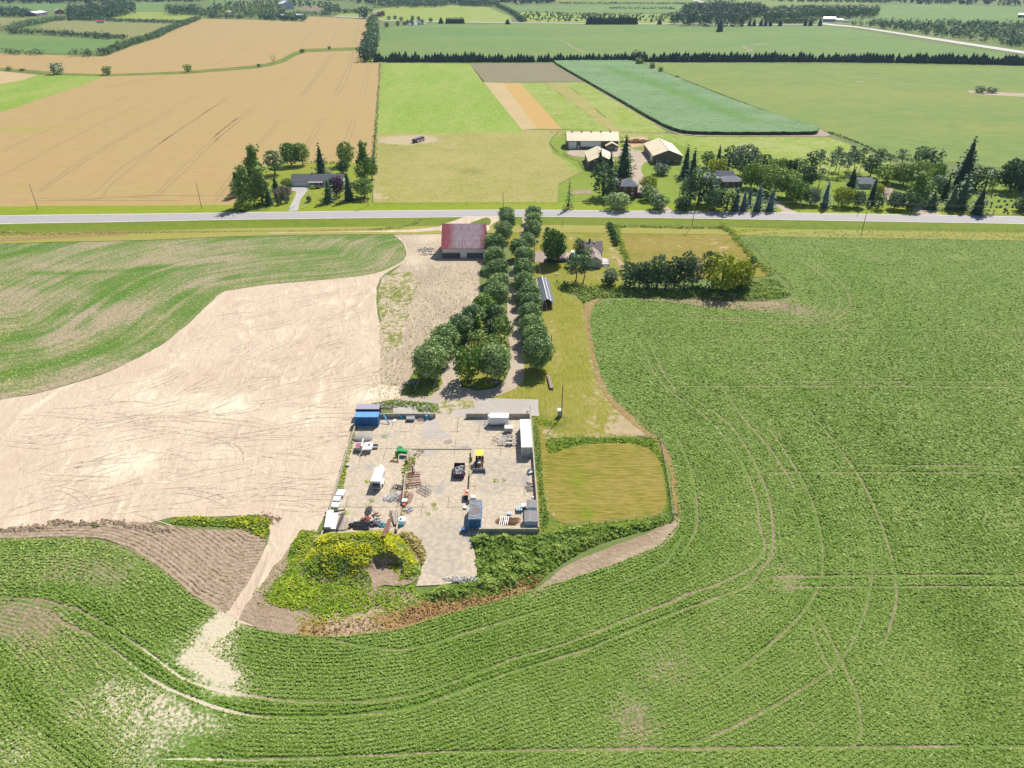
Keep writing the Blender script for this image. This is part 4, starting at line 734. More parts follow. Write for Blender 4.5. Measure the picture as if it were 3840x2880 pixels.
def conifer(seed, h=12, w=6, tiers=18, nb=11, size=.42, z0=.06, droop=.25, power=.85, gap=0.0, fill=True, fillr=.55):
    rg = np.random.default_rng(seed); C_ = []; Nn = []; T = []; S_ = []
    for k in range(tiers):
        t = k / (tiers - 1); z = h * (z0 + (1 - z0) * t); rad = w / 2 * (1 - t) ** power * rg.uniform(.72, 1.15) + .15; m = max(4, int(nb * (1 - t * .6)))
        for b in range(m):
            if rg.random() < gap: continue
            a = 6.283 * b / m + rg.uniform(-.3, .3); r1 = rad * rg.uniform(.6, 1.2); st = max(2, int(r1 / size * 1.3)); tb = rg.random()
            for s_ in range(st):
                q = (s_ + .6) / st; rr = r1 * q; zz = z - rr * droop + rg.normal() * .05 * h / tiers + (.12 * r1 if q > .85 else 0)
                wd = size * (.7 + .3 * rg.random())
                C_.append((math.cos(a) * rr + rg.normal() * size * .25, math.sin(a) * rr + rg.normal() * size * .25, zz)); v = np.array([math.cos(a) * .35, math.sin(a) * .35, 1]) + rg.normal(size=3) * .35
                Nn.append(v / np.linalg.norm(v)); T.append(min(1, tb * .5 + .5 * rg.random())); S_.append(wd)
    C_.append((0, 0, h)); Nn.append((1, 0, 0)); T.append(.5); S_.append(size * .6)
    V, F, TT = quads(np.array(C_), np.array(Nn), np.array(S_), np.array(S_) * .9, rg, np.array(T))
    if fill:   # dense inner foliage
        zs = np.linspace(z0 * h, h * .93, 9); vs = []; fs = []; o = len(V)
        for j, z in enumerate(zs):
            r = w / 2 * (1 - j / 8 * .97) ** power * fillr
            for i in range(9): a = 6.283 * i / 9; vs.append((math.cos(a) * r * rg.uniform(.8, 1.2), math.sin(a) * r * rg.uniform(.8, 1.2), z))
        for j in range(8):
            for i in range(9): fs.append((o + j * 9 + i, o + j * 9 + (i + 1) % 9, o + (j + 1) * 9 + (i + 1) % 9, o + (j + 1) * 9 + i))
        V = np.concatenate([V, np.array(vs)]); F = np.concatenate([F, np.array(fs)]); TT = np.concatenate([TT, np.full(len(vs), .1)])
    tm = MB(); tm.tube((0, 0, -.1), (0, 0, h * .9), .016 * h, .004 * h, 6)
    me = bpy.data.meshes.new('trunk'); me.from_pydata(tm.v, [], tm.f); me.materials.append(BARK)
    return fastmesh('crown', V, F, attrs={'tint': TT}), me
def scots(seed, h=10, w=7, n=11, z0=.42, size=.34):
    """open pine: bare reddish stem and separate flat needle clouds"""
    rg = np.random.default_rng(seed); bl = []; m = MB(); x = y = 0
    pts = [(0, 0, -.1)]; 
    for k in range(1, 5): x += rg.normal() * .03 * h; y += rg.normal() * .03 * h; pts.append((x, y, h * k / 4.4))
    for k in range(4): m.tube(pts[k], pts[k + 1], .02 * h * (1 - k * .2), .02 * h * (1 - (k + 1) * .2), 6)
    for i in range(n):
        t = (i + .5) / n; z = h * (z0 + (1 - z0) * t); a = 2.4 * i + rg.uniform(-.4, .4); rr = w / 2 * rg.uniform(.35, .85) * (1.1 - .75 * t); c = pts[min(4, int(z / h * 4.4))]; bx, by = c[0] + math.cos(a) * rr, c[1] + math.sin(a) * rr
        r = w * rg.uniform(.14, .24); bl.append((bx, by, z, r, r, r * .5)); m.tube((c[0], c[1], z - .06 * h), (bx, by, z), .006 * h, .003 * h, 4)
    bl.append((x, y, h * .96, w * .2, w * .2, w * .12))
    me = bpy.data.meshes.new('trunk'); me.from_pydata(m.v, [], m.f); me.materials.append(BARKR)
    return leafcloud('crown', bl, 22, size, rg), me
def bare_tree(seed, h=8, w=9):
    rg = np.random.default_rng(seed); m = MB(); m.tube((0, 0, -.1), (0, 0, h * .25), .12, .1, 6)
    for i in range(16):
        a = rg.uniform(0, 6.28); e = Vector((math.cos(a) * w * .4, math.sin(a) * w * .4, h * rg.uniform(.55, 1))); m.tube((0, 0, h * .24), e * .6, .06, .04, 4); m.tube(e * .6, e, .04, .015, 4)
        for k in range(3): m.tube(e * rg.uniform(.5, .9), e + Vector(rg.normal(size=3)) * .8, .025, .01, 3)
    me = bpy.data.meshes.new('trunk'); me.from_pydata(m.v, [], m.f); me.materials.append(BARK)
    return leafcloud('crown', [(rg.normal() * w * .2, rg.normal() * w * .2, h * rg.uniform(.5, .9), .7, .7, .5) for _ in range(5)], 6, .3, rg), me
TPL = {
 'maple': [broad(s, 10, 9.5, .10, 52, 26, .33) for s in (1, 2, 3)], 'round': [broad(s, 10, 9.5, .08, 34, 22, .40, sq=.9) for s in (4, 5)], 'oval': [broad(s, 12, 8, .1, 40, 22, .40, lump=.16) for s in (6, 7)],
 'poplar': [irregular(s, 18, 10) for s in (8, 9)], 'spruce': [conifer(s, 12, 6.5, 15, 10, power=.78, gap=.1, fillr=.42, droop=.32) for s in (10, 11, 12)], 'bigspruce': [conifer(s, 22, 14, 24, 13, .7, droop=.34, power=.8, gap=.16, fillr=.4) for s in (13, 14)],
 'sparse': [conifer(15, 13, 5, 20, 7, .34, .12, .3, .7, .25, False)], 'cedar': [broad(s, 11, 5.5, .02, 30, 22, .36, top=.6, lump=.16) for s in (16, 17)], 'pine': [scots(s) for s in (18, 19, 20)], 'denspine': [broad(s, 12, 9, .1, 30, 26, .34, lump=.15, sq=.6) for s in (21, 22)],
 'bush': [broad(s, 3, 4, 0, 14, 20, .26, lump=.22) for s in (23, 24)], 'bare': [bare_tree(25)], 'farspruce': [conifer(s, 10, 6.5, 9, 9, .95, .0, .2, .5, fillr=.85) for s in (26, 27, 28)], 'farbroad': [broad(s, 10, 9, .03, 22, 14, .8, lump=.22) for s in (29, 30)]}
TSZ = {'maple': (10, 9.5), 'round': (10, 9.5), 'oval': (12, 8), 'poplar': (18, 10), 'spruce': (12, 6.5), 'bigspruce': (22, 13), 'sparse': (13, 5), 'cedar': (11, 5.5), 'pine': (10, 7), 'denspine': (12, 9), 'bush': (3, 4), 'bare': (8, 9), 'farspruce': (10, 6), 'farbroad': (10, 9)}
NAMES = {'maple': ('maple_tree', 'maple tree'), 'round': ('broadleaf_tree', 'tree'), 'oval': ('broadleaf_tree', 'tree'), 'poplar': ('poplar_tree', 'poplar tree'), 'spruce': ('spruce_tree', 'spruce tree'), 'bigspruce': ('spruce_tree', 'spruce tree'), 'sparse': ('spruce_tree', 'spruce tree'), 'cedar': ('cedar_tree', 'cedar tree'),
         'pine': ('pine_tree', 'pine tree'), 'denspine': ('pine_tree', 'pine tree'), 'bush': ('bush', 'bush'), 'bare': ('bare_tree', 'tree'), 'farspruce': ('spruce_tree', 'spruce tree'), 'farbroad': ('broadleaf_tree', 'tree')}
for k, l in TPL.items():
    for c_, t_ in l: c_.materials.append(LM['maple'])
trg = random.Random(77)
def tree(kind, base, h, w, lm, label, group=None, world=False, single=False):
    p = base if world else P(*base); sh, sw = TSZ[kind]; cm, tm = trg.choice(TPL[kind]); nm, cat = NAMES[kind]; w *= 1.14 if kind in ('spruce', 'bigspruce') else 1; w *= 1.25 if kind == 'poplar' else 1; j = trg.uniform(.93, 1.08); s = (w / sw * j, w / sw / j, h / sh * trg.uniform(.95, 1.06)); rz = trg.uniform(0, 6.28)
    def put(me, name, parent=None):
        o = bpy.data.objects.new(name, me); C.objects.link(o); o.scale = s; o.parent = parent; return o
    if single:
        o = put(cm, nm); o.location = p; o.rotation_euler.z = rz; o.material_slots[0].link = 'OBJECT'; o.material_slots[0].material = LM[lm]; return tag(o, label, cat, group)
    e = empty(nm, p, rz, label, cat, group)
    c = put(cm, 'crown', e); c.material_slots[0].link = 'OBJECT'; c.material_slots[0].material = LM[lm]; put(tm, 'trunk', e)
    return e
ORD = ['first', 'second', 'third', 'fourth', 'fifth', 'sixth', 'seventh', 'eighth', 'ninth', 'tenth', 'eleventh', 'twelfth', 'thirteenth', 'fourteenth', 'fifteenth', 'sixteenth', 'seventeenth', 'eighteenth']
def crownat(x, y, h):
    q = P(x, y, h * .52); return Vector((q.x, q.y, 0))
# maples along the two gravel loops
LROW = [(1899, 806, 9, 8.6), (1903, 834, 8.5, 8.4), (1889, 868, 9.5, 9), (1854, 922, 10, 9.4), (1857, 968, 9.5, 9.2), (1862, 1018, 10, 9.8), (1874, 1062, 9, 9), (1862, 1108, 10, 9.8), (1816, 1160, 10, 10.2), (1776, 1190, 10, 9.5), (1727, 1226, 10, 9.5), (1668, 1268, 10.5, 10), (1645, 1312, 10, 9.5), (1610, 1362, 11, 10.6)]
RROW = [(2002, 804, 9, 8.6), (2000, 832, 9, 8.4), (1999, 862, 10, 9.4), (1978, 905, 8, 7.5), (1948, 932, 9, 8.5), (1966, 968, 10, 9.6), (1964, 1018, 10, 9.6), (1966, 1065, 9.5, 9), (1984, 1098, 9, 8.6), (1954, 1124, 6.5, 5.5), (1990, 1142, 9.5, 9), (1988, 1182, 10, 9.2), (1994, 1232, 9.5, 8.8), (2008, 1268, 9.5, 9), (2016, 1328, 11, 9.8)]
for i, (x, y, h, w) in enumerate(LROW): h *= .9; w *= .86; tree('maple', crownat(x, y, h), h, w, 'green' if i == 8 else 'maple', f'{ORD[i]} maple from the road in the left row of the gravel drive', 'maples along the gravel drives', True)
for i, (x, y, h, w) in enumerate(RROW): h *= .9; w *= .86; tree('maple', crownat(x, y, h), h, w, 'maple', f'{ORD[i]} maple from the road in the right row of the gravel drive', 'maples along the gravel drives', True)
TREES = [
 ('round', (1757, 1428), 11.5, 8.8, 'green', 'big leafy green tree at the front left of the grass island between the gravel loops'), ('maple', (1858, 1424), 10.8, 9, 'maple', 'big dark maple at the front right of the grass island between the gravel loops'),
 ('denspine', (1857, 1225), 8, 7, 'pine', 'grey-green pine at the far end of the grass island'), ('spruce', (1795, 1262), 7.5, 5.5, 'yellow', 'yellow-green young conifer on the left of the grass island'), ('spruce', (1842, 1275), 7, 5, 'spruce', 'small dark blue-green spruce in the middle of the grass island'),
 ('oval', (1884, 1280), 8.5, 6.5, 'lime', 'bright green tree on the right of the grass island beside the gravel'), ('cedar', (1793, 1312), 6.5, 6.5, 'lime', 'light green conifer behind the big leafy tree on the grass island'), ('cedar', (1858, 1322), 6.5, 6, 'lime', 'light green conifer behind the big dark maple on the grass island'), ('oval', (1822, 1340), 5, 5, 'green', 'small green tree between the two light conifers of the grass island'),
 ('maple', (2074, 985), 13, 9.4, 'green', 'big round maple on the lawn beside the brown parking pad'),
 ('denspine', (2170, 970), 9, 4.2, 'pine', 'tall narrow pine against the left side of the grey house'), ('cedar', (2197, 1000), 8.5, 5, 'green', 'dense green cedar beside the front corner of the grey house'), ('bush', (2152, 1000), 4.5, 5.5, 'dark', 'broad dark bush left of the cedar by the grey house'),
 ('pine', (2158, 1056), 10, 9.5, 'pine', 'spreading pine at the lower left of the grey house, left of a pair'), ('pine', (2188, 1053), 9.5, 9, 'pine', 'spreading pine at the lower left of the grey house, right of a pair'), ('oval', (2290, 1070), 7, 5.5, 'grey', 'thin grey-green tree on the weed edge below the grey house'), ('bush', (2278, 1072), 3.5, 4.5, 'dark', 'dark bush at the foot of the thin grey-green tree'),
 ('bush', (2053, 876), 2.8, 2.6, 'dark', 'small dark shrub on the lawn right of the maple rows'),
 ('denspine', (2360, 1080), 10, 8, 'pine', 'leftmost pine of the clump under the mown paddock'), ('denspine', (2396, 1078), 10.5, 8, 'pine', 'second pine from the left in the clump under the mown paddock'), ('denspine', (2424, 1080), 11, 8.5, 'pine', 'third pine from the left in the clump under the mown paddock'), ('denspine', (2462, 1078), 12.5, 8.5, 'pine', 'fourth pine from the left in the clump, broad and dense'),
 ('denspine', (2495, 1080), 9, 8, 'pine', 'low pine between the broad one and the dark ones in the clump'), ('denspine', (2528, 1080), 12, 8.5, 'dark', 'very dark pine left of the tallest one in the clump'), ('denspine', (2564, 1080), 15.5, 6.5, 'pine', 'tallest pine of the clump under the mown paddock'), ('denspine', (2594, 1078), 11.5, 8, 'grey', 'grey thin pine right of the tallest one in the clump'), ('pine', (2650, 1070), 12.5, 8, 'pine', 'flat-topped pine behind the yellow-green tree'),
 ('round', (2702, 1092), 13.5, 13, 'yellow', 'large yellow-green tree at the right end of the pine clump'), ('round', (2770, 1082), 11.5, 10, 'yellow', 'smaller yellow-green tree right of the large one by the pine clump'), ('pine', (2812, 1050), 8.5, 5.5, 'pine', 'rightmost small pine behind the yellow-green trees'),
 # ranch house lot
 ('poplar', (965, 700), 21, 12, 'green', 'tallest poplar behind the others left of the ranch house'), ('poplar', (932, 775), 19, 12, 'lime', 'front left poplar overhanging the wheat beside the ranch house'), ('poplar', (986, 765), 17, 11, 'lime', 'front right pale poplar left of the ranch house'), ('poplar', (898, 735), 12, 7, 'green', 'leaning side stem of the poplars sticking out over the wheat'),
 ('denspine', (1032, 655), 13.5, 12, 'pine', 'broad pine behind the poplars left of the ranch house'), ('round', (1093, 622), 12.5, 11, 'green', 'left leafy tree of the pair on the back lot line of the ranch house'), ('oval', (1136, 620), 13, 9, 'green', 'right leafy tree of the pair on the back lot line of the ranch house'),
 ('spruce', (1206, 650), 16, 10, 'spruce', 'large blue-dark spruce right behind the ranch house roof'), ('round', (1300, 620), 14, 10, 'green', 'open leafy tree at the back right of the ranch house'), ('round', (1288, 652), 8, 7.5, 'dark', 'round dense bush-like tree behind the right end of the ranch house'), ('poplar', (1370, 680), 21, 11, 'green', 'tall uneven poplar right of the ranch house'), ('oval', (1396, 672), 13, 7, 'lime', 'light green tree leaning on the tall poplar by the pasture'),
 ('oval', (1368, 742), 10.5, 10, 'green', 'loose leafy tree in front of the tall poplar by the pasture'), ('spruce', (1310, 752), 15, 9, 'spruce', 'tall dark spruce covering the right end of the ranch house'), ('spruce', (1234, 760), 12, 8, 'pine', 'grey-green spruce on the front lawn of the ranch house'), ('round', (1263, 738), 10, 9, 'purple', 'purple-leaved tree between the two front spruces of the ranch house'),
 ('spruce', (1010, 770), 11, 8, 'dark', 'dark spruce between the poplars and the pale driveway'), ('spruce', (1035, 712), 7.5, 6, 'dark', 'small dark spruce above the mauve tree by the ranch driveway'), ('round', (1062, 742), 5.5, 10, 'mauve', 'flat-topped mauve crabapple beside the ranch driveway'), ('round', (1078, 702), 5, 5.5, 'lime', 'small bright tree at the left corner of the ranch garage'),
 ('bush', (1048, 770), 3.6, 3, 'dark', 'left small shrub on the lawn by the ranch driveway'), ('bush', (1075, 762), 3.6, 3, 'blue', 'right small blue shrub on the lawn by the ranch driveway'), ('bush', (1160, 758), 3, 2.6, 'blue', 'lone small blue shrub right of the ranch driveway'), ('bush', (917, 788), 5, 8, 'weed', 'wild bushy thicket under the poplars at the roadside'), ('bush', (1175, 707), 1.5, 5, 'weed', 'low flower shrub by the porch of the ranch house'), ('bush', (1192, 706), 1.5, 4, 'mauve', 'low brownish shrub under the ranch house window'),
 # farmstead
 ('bigspruce', (2338, 660), 23, 12.5, 'spruce', 'tallest dark spruce in the farmyard right of the front shed'), ('spruce', (2249, 645), 14, 8, 'spruce', 'dark spruce in front of the gable of the small pole shed'), ('spruce', (2288, 655), 13, 7.5, 'spruce', 'dark spruce between the small pole shed and the tallest spruce'), ('cedar', (2260, 738), 18, 12, 'dark', 'big dense evergreen left of the brick farmhouse'), ('cedar', (2288, 750), 12, 10, 'dark', 'lower dense evergreen against the brick farmhouse'),
 ('round', (2316, 786), 8, 12, 'maple', 'broad low tree in front of the brick farmhouse by the road'), ('sparse', (2132, 784), 13.5, 6, 'spruce', 'narrow sparse spruce at the roadside left of the brick farmhouse'), ('round', (2480, 655), 6, 9, 'grey', 'low spreading tree on the lawn in front of the brown pole barn'), ('round', (2432, 715), 7.5, 9, 'yellow', 'yellow-green tree right of the brick farmhouse wing'),
 ('round', (2430, 750), 7.5, 9, 'maple', 'mid green tree in front of the farmhouse wing'), ('round', (2467, 786), 7.5, 9.5, 'maple', 'round tree between the farmhouse and its gravel drive'), ('spruce', (2568, 662), 18, 10.5, 'spruce', 'left one of two tall dark spruces by the brown pole barn'), ('spruce', (2592, 692), 19, 10.5, 'spruce', 'right one of two tall dark spruces by the brown pole barn'), ('denspine', (2650, 632), 10, 8, 'dark', 'dark bushy pine just right of the two tall spruces'),
 ('round', (2682, 662), 9.5, 11, 'yellow', 'yellow-green round tree left of the grey bungalow roof'), ('spruce', (2692, 618), 12, 7, 'dark', 'small spruce at the paddock edge behind the yellow-green tree'), ('cedar', (2727, 648), 15, 9, 'dark', 'dark evergreen right behind the bungalow chimney'), ('round', (2788, 658), 17, 15, 'grey', 'large grey-green tree behind the grey bungalow'), ('cedar', (2846, 645), 11, 6, 'dark', 'left of two dark cedars at the paddock edge'), ('cedar', (2870, 648), 11.5, 6, 'dark', 'right of two dark cedars at the paddock edge'),
 ('cedar', (2618, 765), 20, 12, 'pine', 'tallest tree of the evergreen clump at the farm drive'), ('cedar', (2656, 768), 16, 11, 'pine', 'middle tree of the evergreen clump at the farm drive'), ('denspine', (2585, 765), 15, 10, 'pine', 'left tree of the evergreen clump at the farm drive'), ('round', (2676, 788), 10, 9, 'pine', 'front tree of the evergreen clump beside the road'), ('cedar', (2724, 790), 12, 10, 'dark', 'right dense tree of the evergreen clump'), ('round', (2558, 790), 7.5, 8, 'dark', 'low round tree where the farm drive meets the road'),
 ('spruce', (2757, 790), 11, 6.5, 'blue', 'first blue spruce from the left in the roadside row'), ('spruce', (2785, 791), 10.5, 6, 'blue', 'second blue spruce from the left in the roadside row'), ('spruce', (2806, 776), 10, 5, 'blue', 'third blue spruce from the left, set back'), ('spruce', (2838, 792), 13, 7.5, 'blue', 'fourth and largest blue spruce of the roadside row'), ('spruce', (2886, 790), 10.5, 7, 'blue', 'fifth blue spruce, beside the curved driveway'),
 ('round', (2816, 705), 13.5, 11, 'green', 'round tree right in front of the bungalow garage end'), ('round', (2858, 715), 13.5, 11, 'lime', 'light green tree behind the largest blue spruce'), ('oval', (2902, 735), 15, 13, 'lime', 'broad light green tree above the curved driveway'), ('oval', (2948, 742), 14.5, 12, 'lime', 'light green tree on the right bank of the curved driveway'), ('round', (2985, 762), 12, 11, 'green', 'green tree at the right of the light group by the road'), ('round', (3017, 708), 12.5, 10, 'dark', 'dark round tree at the right rear of the light group'),
 ('round', (2905, 662), 10, 9, 'green', 'small green tree at the paddock edge behind the light group'), ('bush', (2932, 652), 8, 7, 'dark', 'first dark bush on the paddock edge'), ('bush', (2962, 652), 8, 7, 'dark', 'second dark bush on the paddock edge'), ('cedar', (2992, 655), 9.5, 7, 'dark', 'short dark cedar on the paddock edge'), ('cedar', (3035, 660), 14.5, 9, 'dark', 'tall dark cedar at the end of the paddock edge row'), ('round', (3038, 768), 8.5, 8.5, 'grey', 'silvery round tree near the road past the light group'),
 ('pine', (3070, 704), 9.5, 8, 'grey', 'grey gnarled pine in the open lawn'), ('spruce', (3090, 778), 12.5, 7.5, 'blue', 'lone blue spruce on the lawn near the utility pole'), ('round', (3156, 774), 9.5, 10.5, 'yellow', 'yellow-green round tree right of the lone blue spruce'), ('spruce', (3185, 728), 13, 11, 'dark', 'broad dark spruce left of the low grey house'), ('round', (3213, 778), 8, 7, 'pine', 'small dark tree in front of the low grey house'), ('spruce', (3264, 765), 13, 7.5, 'dark', 'dark spruce right in front of the low grey house'),
 ('round', (3286, 738), 7, 6.5, 'yellow', 'yellow shrub tree beside the low grey house'), ('cedar', (3291, 784), 8, 6, 'dark', 'small dark cedar near the road in front of the low grey house'), ('bare', (3322, 748), 8, 9, 'mauve', 'leafless tree on the gravel court'), ('round', (3352, 784), 8, 8, 'pine', 'dark tree left of the gravel driveway mouth'), ('round', (3402, 790), 9.5, 9, 'dark', 'dark tree right at the gravel driveway mouth'),
 ('oval', (3262, 664), 12.5, 10, 'pine', 'dark green tree behind the low grey house'), ('cedar', (3297, 618), 10, 7, 'dark', 'dark evergreen at the field fence corner'), ('round', (3325, 684), 10.5, 13, 'green', 'wide green tree right of the low grey house'), ('pine', (3380, 624), 10, 10, 'grey', 'thin pines by the field fence'), ('pine', (3336, 624), 7, 7, 'pine', 'low pine by the field fence'), ('round', (3386, 694), 12, 12, 'lime', 'light green tree in the middle of the wooded lot'), ('denspine', (3446, 632), 13, 9, 'pine', 'pine on the field edge of the wooded lot'), ('cedar', (3482, 645), 14, 12, 'dark', 'very dark evergreen on the field edge of the wooded lot'),
 ('round', (3440, 705), 13.5, 11, 'lime', 'light green tree right of the middle of the wooded lot'), ('poplar', (3430, 765), 15, 12, 'green', 'tall loose tree over the gravel driveway'), ('oval', (3458, 750), 11, 9, 'green', 'green tree in front of the silver tree'), ('round', (3512, 680), 9.5, 8, 'green', 'small green tree at the field edge left of the tallest spruce'), ('round', (3500, 738), 10.5, 10.5, 'grey', 'silver-leaved tree in the wooded lot'), ('spruce', (3540, 745), 12, 7, 'dark', 'dark spruce right of the silver tree'), ('spruce', (3490, 784), 9, 9, 'pine', 'low wide spruce on the lawn by the driveway'),
 ('spruce', (3561, 786), 12, 9, 'pine', 'spruce left of the tall green spruce near the road'), ('spruce', (3596, 780), 18, 11, 'pine', 'tall green spruce at the cemetery corner near the road'), ('bigspruce', (3600, 706), 25, 15, 'spruce', 'tallest spruce on the right beside the cemetery'), ('cedar', (3622, 728), 12, 5.5, 'dark', 'first dark cedar at the back of the cemetery'), ('cedar', (3655, 712), 13, 8, 'dark', 'second dark cedar at the back of the cemetery'), ('cedar', (3690, 712), 12, 8.5, 'pine', 'third evergreen at the back of the cemetery'), ('cedar', (3722, 708), 9.5, 5, 'pine', 'fourth and smallest evergreen at the back of the cemetery'),
 ('round', (3786, 716), 17, 15, 'dark', 'huge dark tree at the back right of the cemetery'), ('bigspruce', (3836, 708), 23, 13, 'spruce', 'tall spruce at the right edge behind the cemetery'), ('spruce', (3661, 803), 13, 11, 'spruce', 'spruce standing among the headstones near the road'), ('round', (3840, 794), 7, 11, 'dark', 'dark low tree at the right edge of the cemetery'),
 # lone trees in the far fields
 ('farbroad', (217, 279), 12.5, 14, 'grey', 'grey-green leaning willow on the grass strip through the wheat'), ('farbroad', (404, 281), 8.5, 9.5, 'lime', 'round yellow-green tree on the grass strip through the wheat'), ('farbroad', (707, 269), 7.5, 8, 'green', 'small tree on the grass strip right of the round one'), ('farbroad', (35, 264), 4.5, 6, 'grey', 'small grey bush at the left end of the grass strip'), ('farbroad', (85, 266), 2.5, 6, 'fard', 'low dark bush near the left end of the grass strip'), ('bare', (1027, 238), 10, 9, 'mauve', 'half-dead tree on the bend of the grass strip'), ('farbroad', (1134, 197), 5, 7, 'fard', 'dark bush on the upper bend of the grass strip'), ('farbroad', (1235, 185), 4, 5, 'fard', 'tiny dark bush at the upper grass strip'), ('farbroad', (971, 251), 3.5, 4, 'fard', 'tiny dark bush where the grass strip starts to bend'),
 ('farbroad', (2397, 246), 9, 10, 'lime', 'light green tree at the top corner of the corn'), ('farbroad', (2388, 232), 12, 16, 'fard', 'dark broad tree in the windbreak above the corn corner'), ('farbroad', (2445, 264), 8, 6.5, 'fard', 'first small dark tree down the edge of the corn'), ('farbroad', (2477, 276), 7, 6, 'green', 'second small tree down the edge of the corn'), ('farbroad', (2538, 298), 4, 3.5, 'fard', 'last tiny tree down the edge of the corn'), ('farbroad', (3672, 348), 6, 9, 'far', 'left bush on the bare island in the right field'), ('farbroad', (3716, 348), 5, 10, 'far', 'right bush on the bare island in the right field'),
 ('farspruce', (2699, 119), 20, 14, 'fard', 'lone spruce standing in the field in front of the far wood'), ('farspruce', (2473, 92), 10, 11, 'fard', 'lone dark evergreen beside the far road'), ('farbroad', (1366, 69), 24, 24, 'fard', 'huge dark round tree at the far corner of the wheat'), ('farbroad', (1426, 64), 12, 12, 'purple', 'left purple tree beside the far red roof'), ('farbroad', (1437, 62), 12, 10, 'purple', 'right purple tree beside the far red roof'), ('farspruce', (1904, 91), 10, 12, 'fard', 'lone dark bush at the far road, right of the spruce row'), ('farspruce', (1654, 88), 11, 12, 'fard', 'dark evergreen at the left of the short far spruce row')]
for (x_, y_) in ((2360, 1076), (2440, 1082)): pass
for t in TREES: tree(t[0], t[1], t[2], t[3], t[4], t[5], single=False)
for i, (x, y) in enumerate([(3070, 650), (3104, 660), (3142, 661), (3172, 655), (3198, 650), (3222, 648), (3132, 640), (3182, 636)]):
    tree('pine', (x, y), 12.5, 8, 'grey', 'thin tall pine with a bare stem in the open row by the paddock', 'thin pines by the paddock')
for i, (x, y) in enumerate([(2285, 851), (2290, 864), (2296, 877), (2300, 890), (2304, 902), (2309, 916)]):
    tree('bush', (x, y + 3), 2.6, 3.0, 'dark', f'{ORD[i]} clipped bush from the road in the short line right of the grey house', 'clipped bushes right of the house')
for i, (x, y) in enumerate([(1459, 74), (1482, 74), (1548, 79), (1615, 82), (1450, 102), (1492, 97), (1518, 95), (1529, 91), (1544, 91), (1584, 87), (1505, 80), (1570, 80)]):
    tree('farbroad', (x, y), 8 + (i % 3), 8, 'fard', 'small round dark tree on the lawn around the far pond', 'small trees around the far pond', single=True)
for i in range(9): tree('farspruce', (1676 + i * 7.6, 88), 11, 8, 'fard', 'far spruce in the short row beside the far road', 'short far spruce row', single=True)
for i in range(24): tree('farspruce', (2203 + i * 7.9, 91.5), trg.uniform(13, 17), 9, 'fard', 'spruce in the dense dark block row beside the far road', 'dense far spruce row', single=True)
for x in (2810, 2827, 2853, 2870, 2889, 2925, 3019, 3038, 3074): tree('farspruce', (x, 97), trg.uniform(11, 14), 9, 'fard', 'small spruce along the far road in front of the wood', 'spruces along the far road', single=True)
# long windbreak: one spruce after another
x = 1412.0; nwb = 0
while x < 3870 and nwb < 215:
    gap = (1560 < x < 1566) or (2008 < x < 2020) or (2235 < x < 2243) or (3350 < x < 3356)
    hh = trg.uniform(7.8, 11.5) if x < 1800 or x > 2300 else trg.uniform(7, 10)
    if trg.random() < .12: hh *= .7
    yb = 231 + (0 if x < 2900 else (x - 2900) ** 2 * 1.5e-5) + (1 if x < 2000 else 0)
    if not gap: tree('farspruce', (x, yb), hh, hh * .85, 'fard' if trg.random() < .85 else 'spruce', 'dark spruce in the long straight windbreak across the far fields', 'spruces of the long windbreak', single=True)
    x += trg.uniform(10, 13.6); nwb += 1
for i in range(9): tree('farbroad', (1378 + i * 1.4 + (i % 2) * 6, 230 - i * 8), 17, 19, 'fard', 'tall bushy tree in the short windbreak running away along the wheat', 'trees of the short windbreak', single=True)
for i in range(10): tree('farbroad', (1396 + (i % 2) * 7, 176 - i * 9.4), 18, 19, 'far' if i % 3 else 'fard', 'tall bushy tree in the short windbreak running away along the wheat', 'trees of the short windbreak', single=True)
# ---- hedges
def hedge(name, pts, h, w, lm, label, cat='hedge', seed=0, size=.45, per=14, world=False, dens=.55):
    c = spline(pts, False, max(.8, w * dens)); rg = np.random.default_rng(seed + 50); bl = []
    for q in c:
        for k in range(2):
            r = w * (.62 if h > 3.5 else .5) * rg.uniform(.6, 1.15); hh = h * rg.uniform(.6, 1.3 if h > 3.5 else 1.1); bl.append((q.x + rg.normal() * w * .22, q.y + rg.normal() * w * .22, hh * .5, r, r, hh * .5))
    return tag(link(name, leafcloud(name, bl, per, size, rg), LM[lm]), label, cat)
hedge('hedge', [(2310, 850), (2318, 880), (2332, 925), (2345, 965), (2352, 992)], 1.6, 2.2, 'weed', 'leafy green hedge running down the left side of the mown paddock', seed=1, size=.28)
hedge('hedge', [(2306, 853), (2400, 853), (2520, 856), (2640, 858), (2712, 858)], 1.2, 1.5, 'weed', 'low weedy hedge along the fence at the top of the mown paddock', seed=2, size=.28)
hedge('hedge', [(2712, 845), (2722, 862), (2755, 890), (2790, 930), (2830, 975), (2862, 1005), (2888, 1030)], 1.9, 3.0, 'weed', 'thick slanting hedge between the mown paddock and the soybeans', seed=3, size=.3)
hedge('hedge', [(37, 128), (200, 133), (412, 147)], 9, 9, 'fard', 'dark straight hedge across the far left fields', seed=4, size=1.1, per=10)
hedge('hedge', [(-300, 125), (0, 115), (65, 107), (130, 92), (239, 74), (300, 70)], 10, 15, 'far', 'broad light hedge slanting past the far white barn', seed=5, size=1.2, per=9)
hedge('hedge', [(256, 78), (304, 78), (434, 82), (564, 86), (703, 91)], 7, 8, 'fard', 'thin dark hedge behind the small far red shed', seed=6, size=1.1, per=9)
hedge('hedge', [(386, 208), (434, 192), (499, 167), (577, 141), (651, 110), (738, 76)], 8, 11, 'far', 'hedge slanting along the far left edge of the wheat', seed=7, size=1.1, per=9)
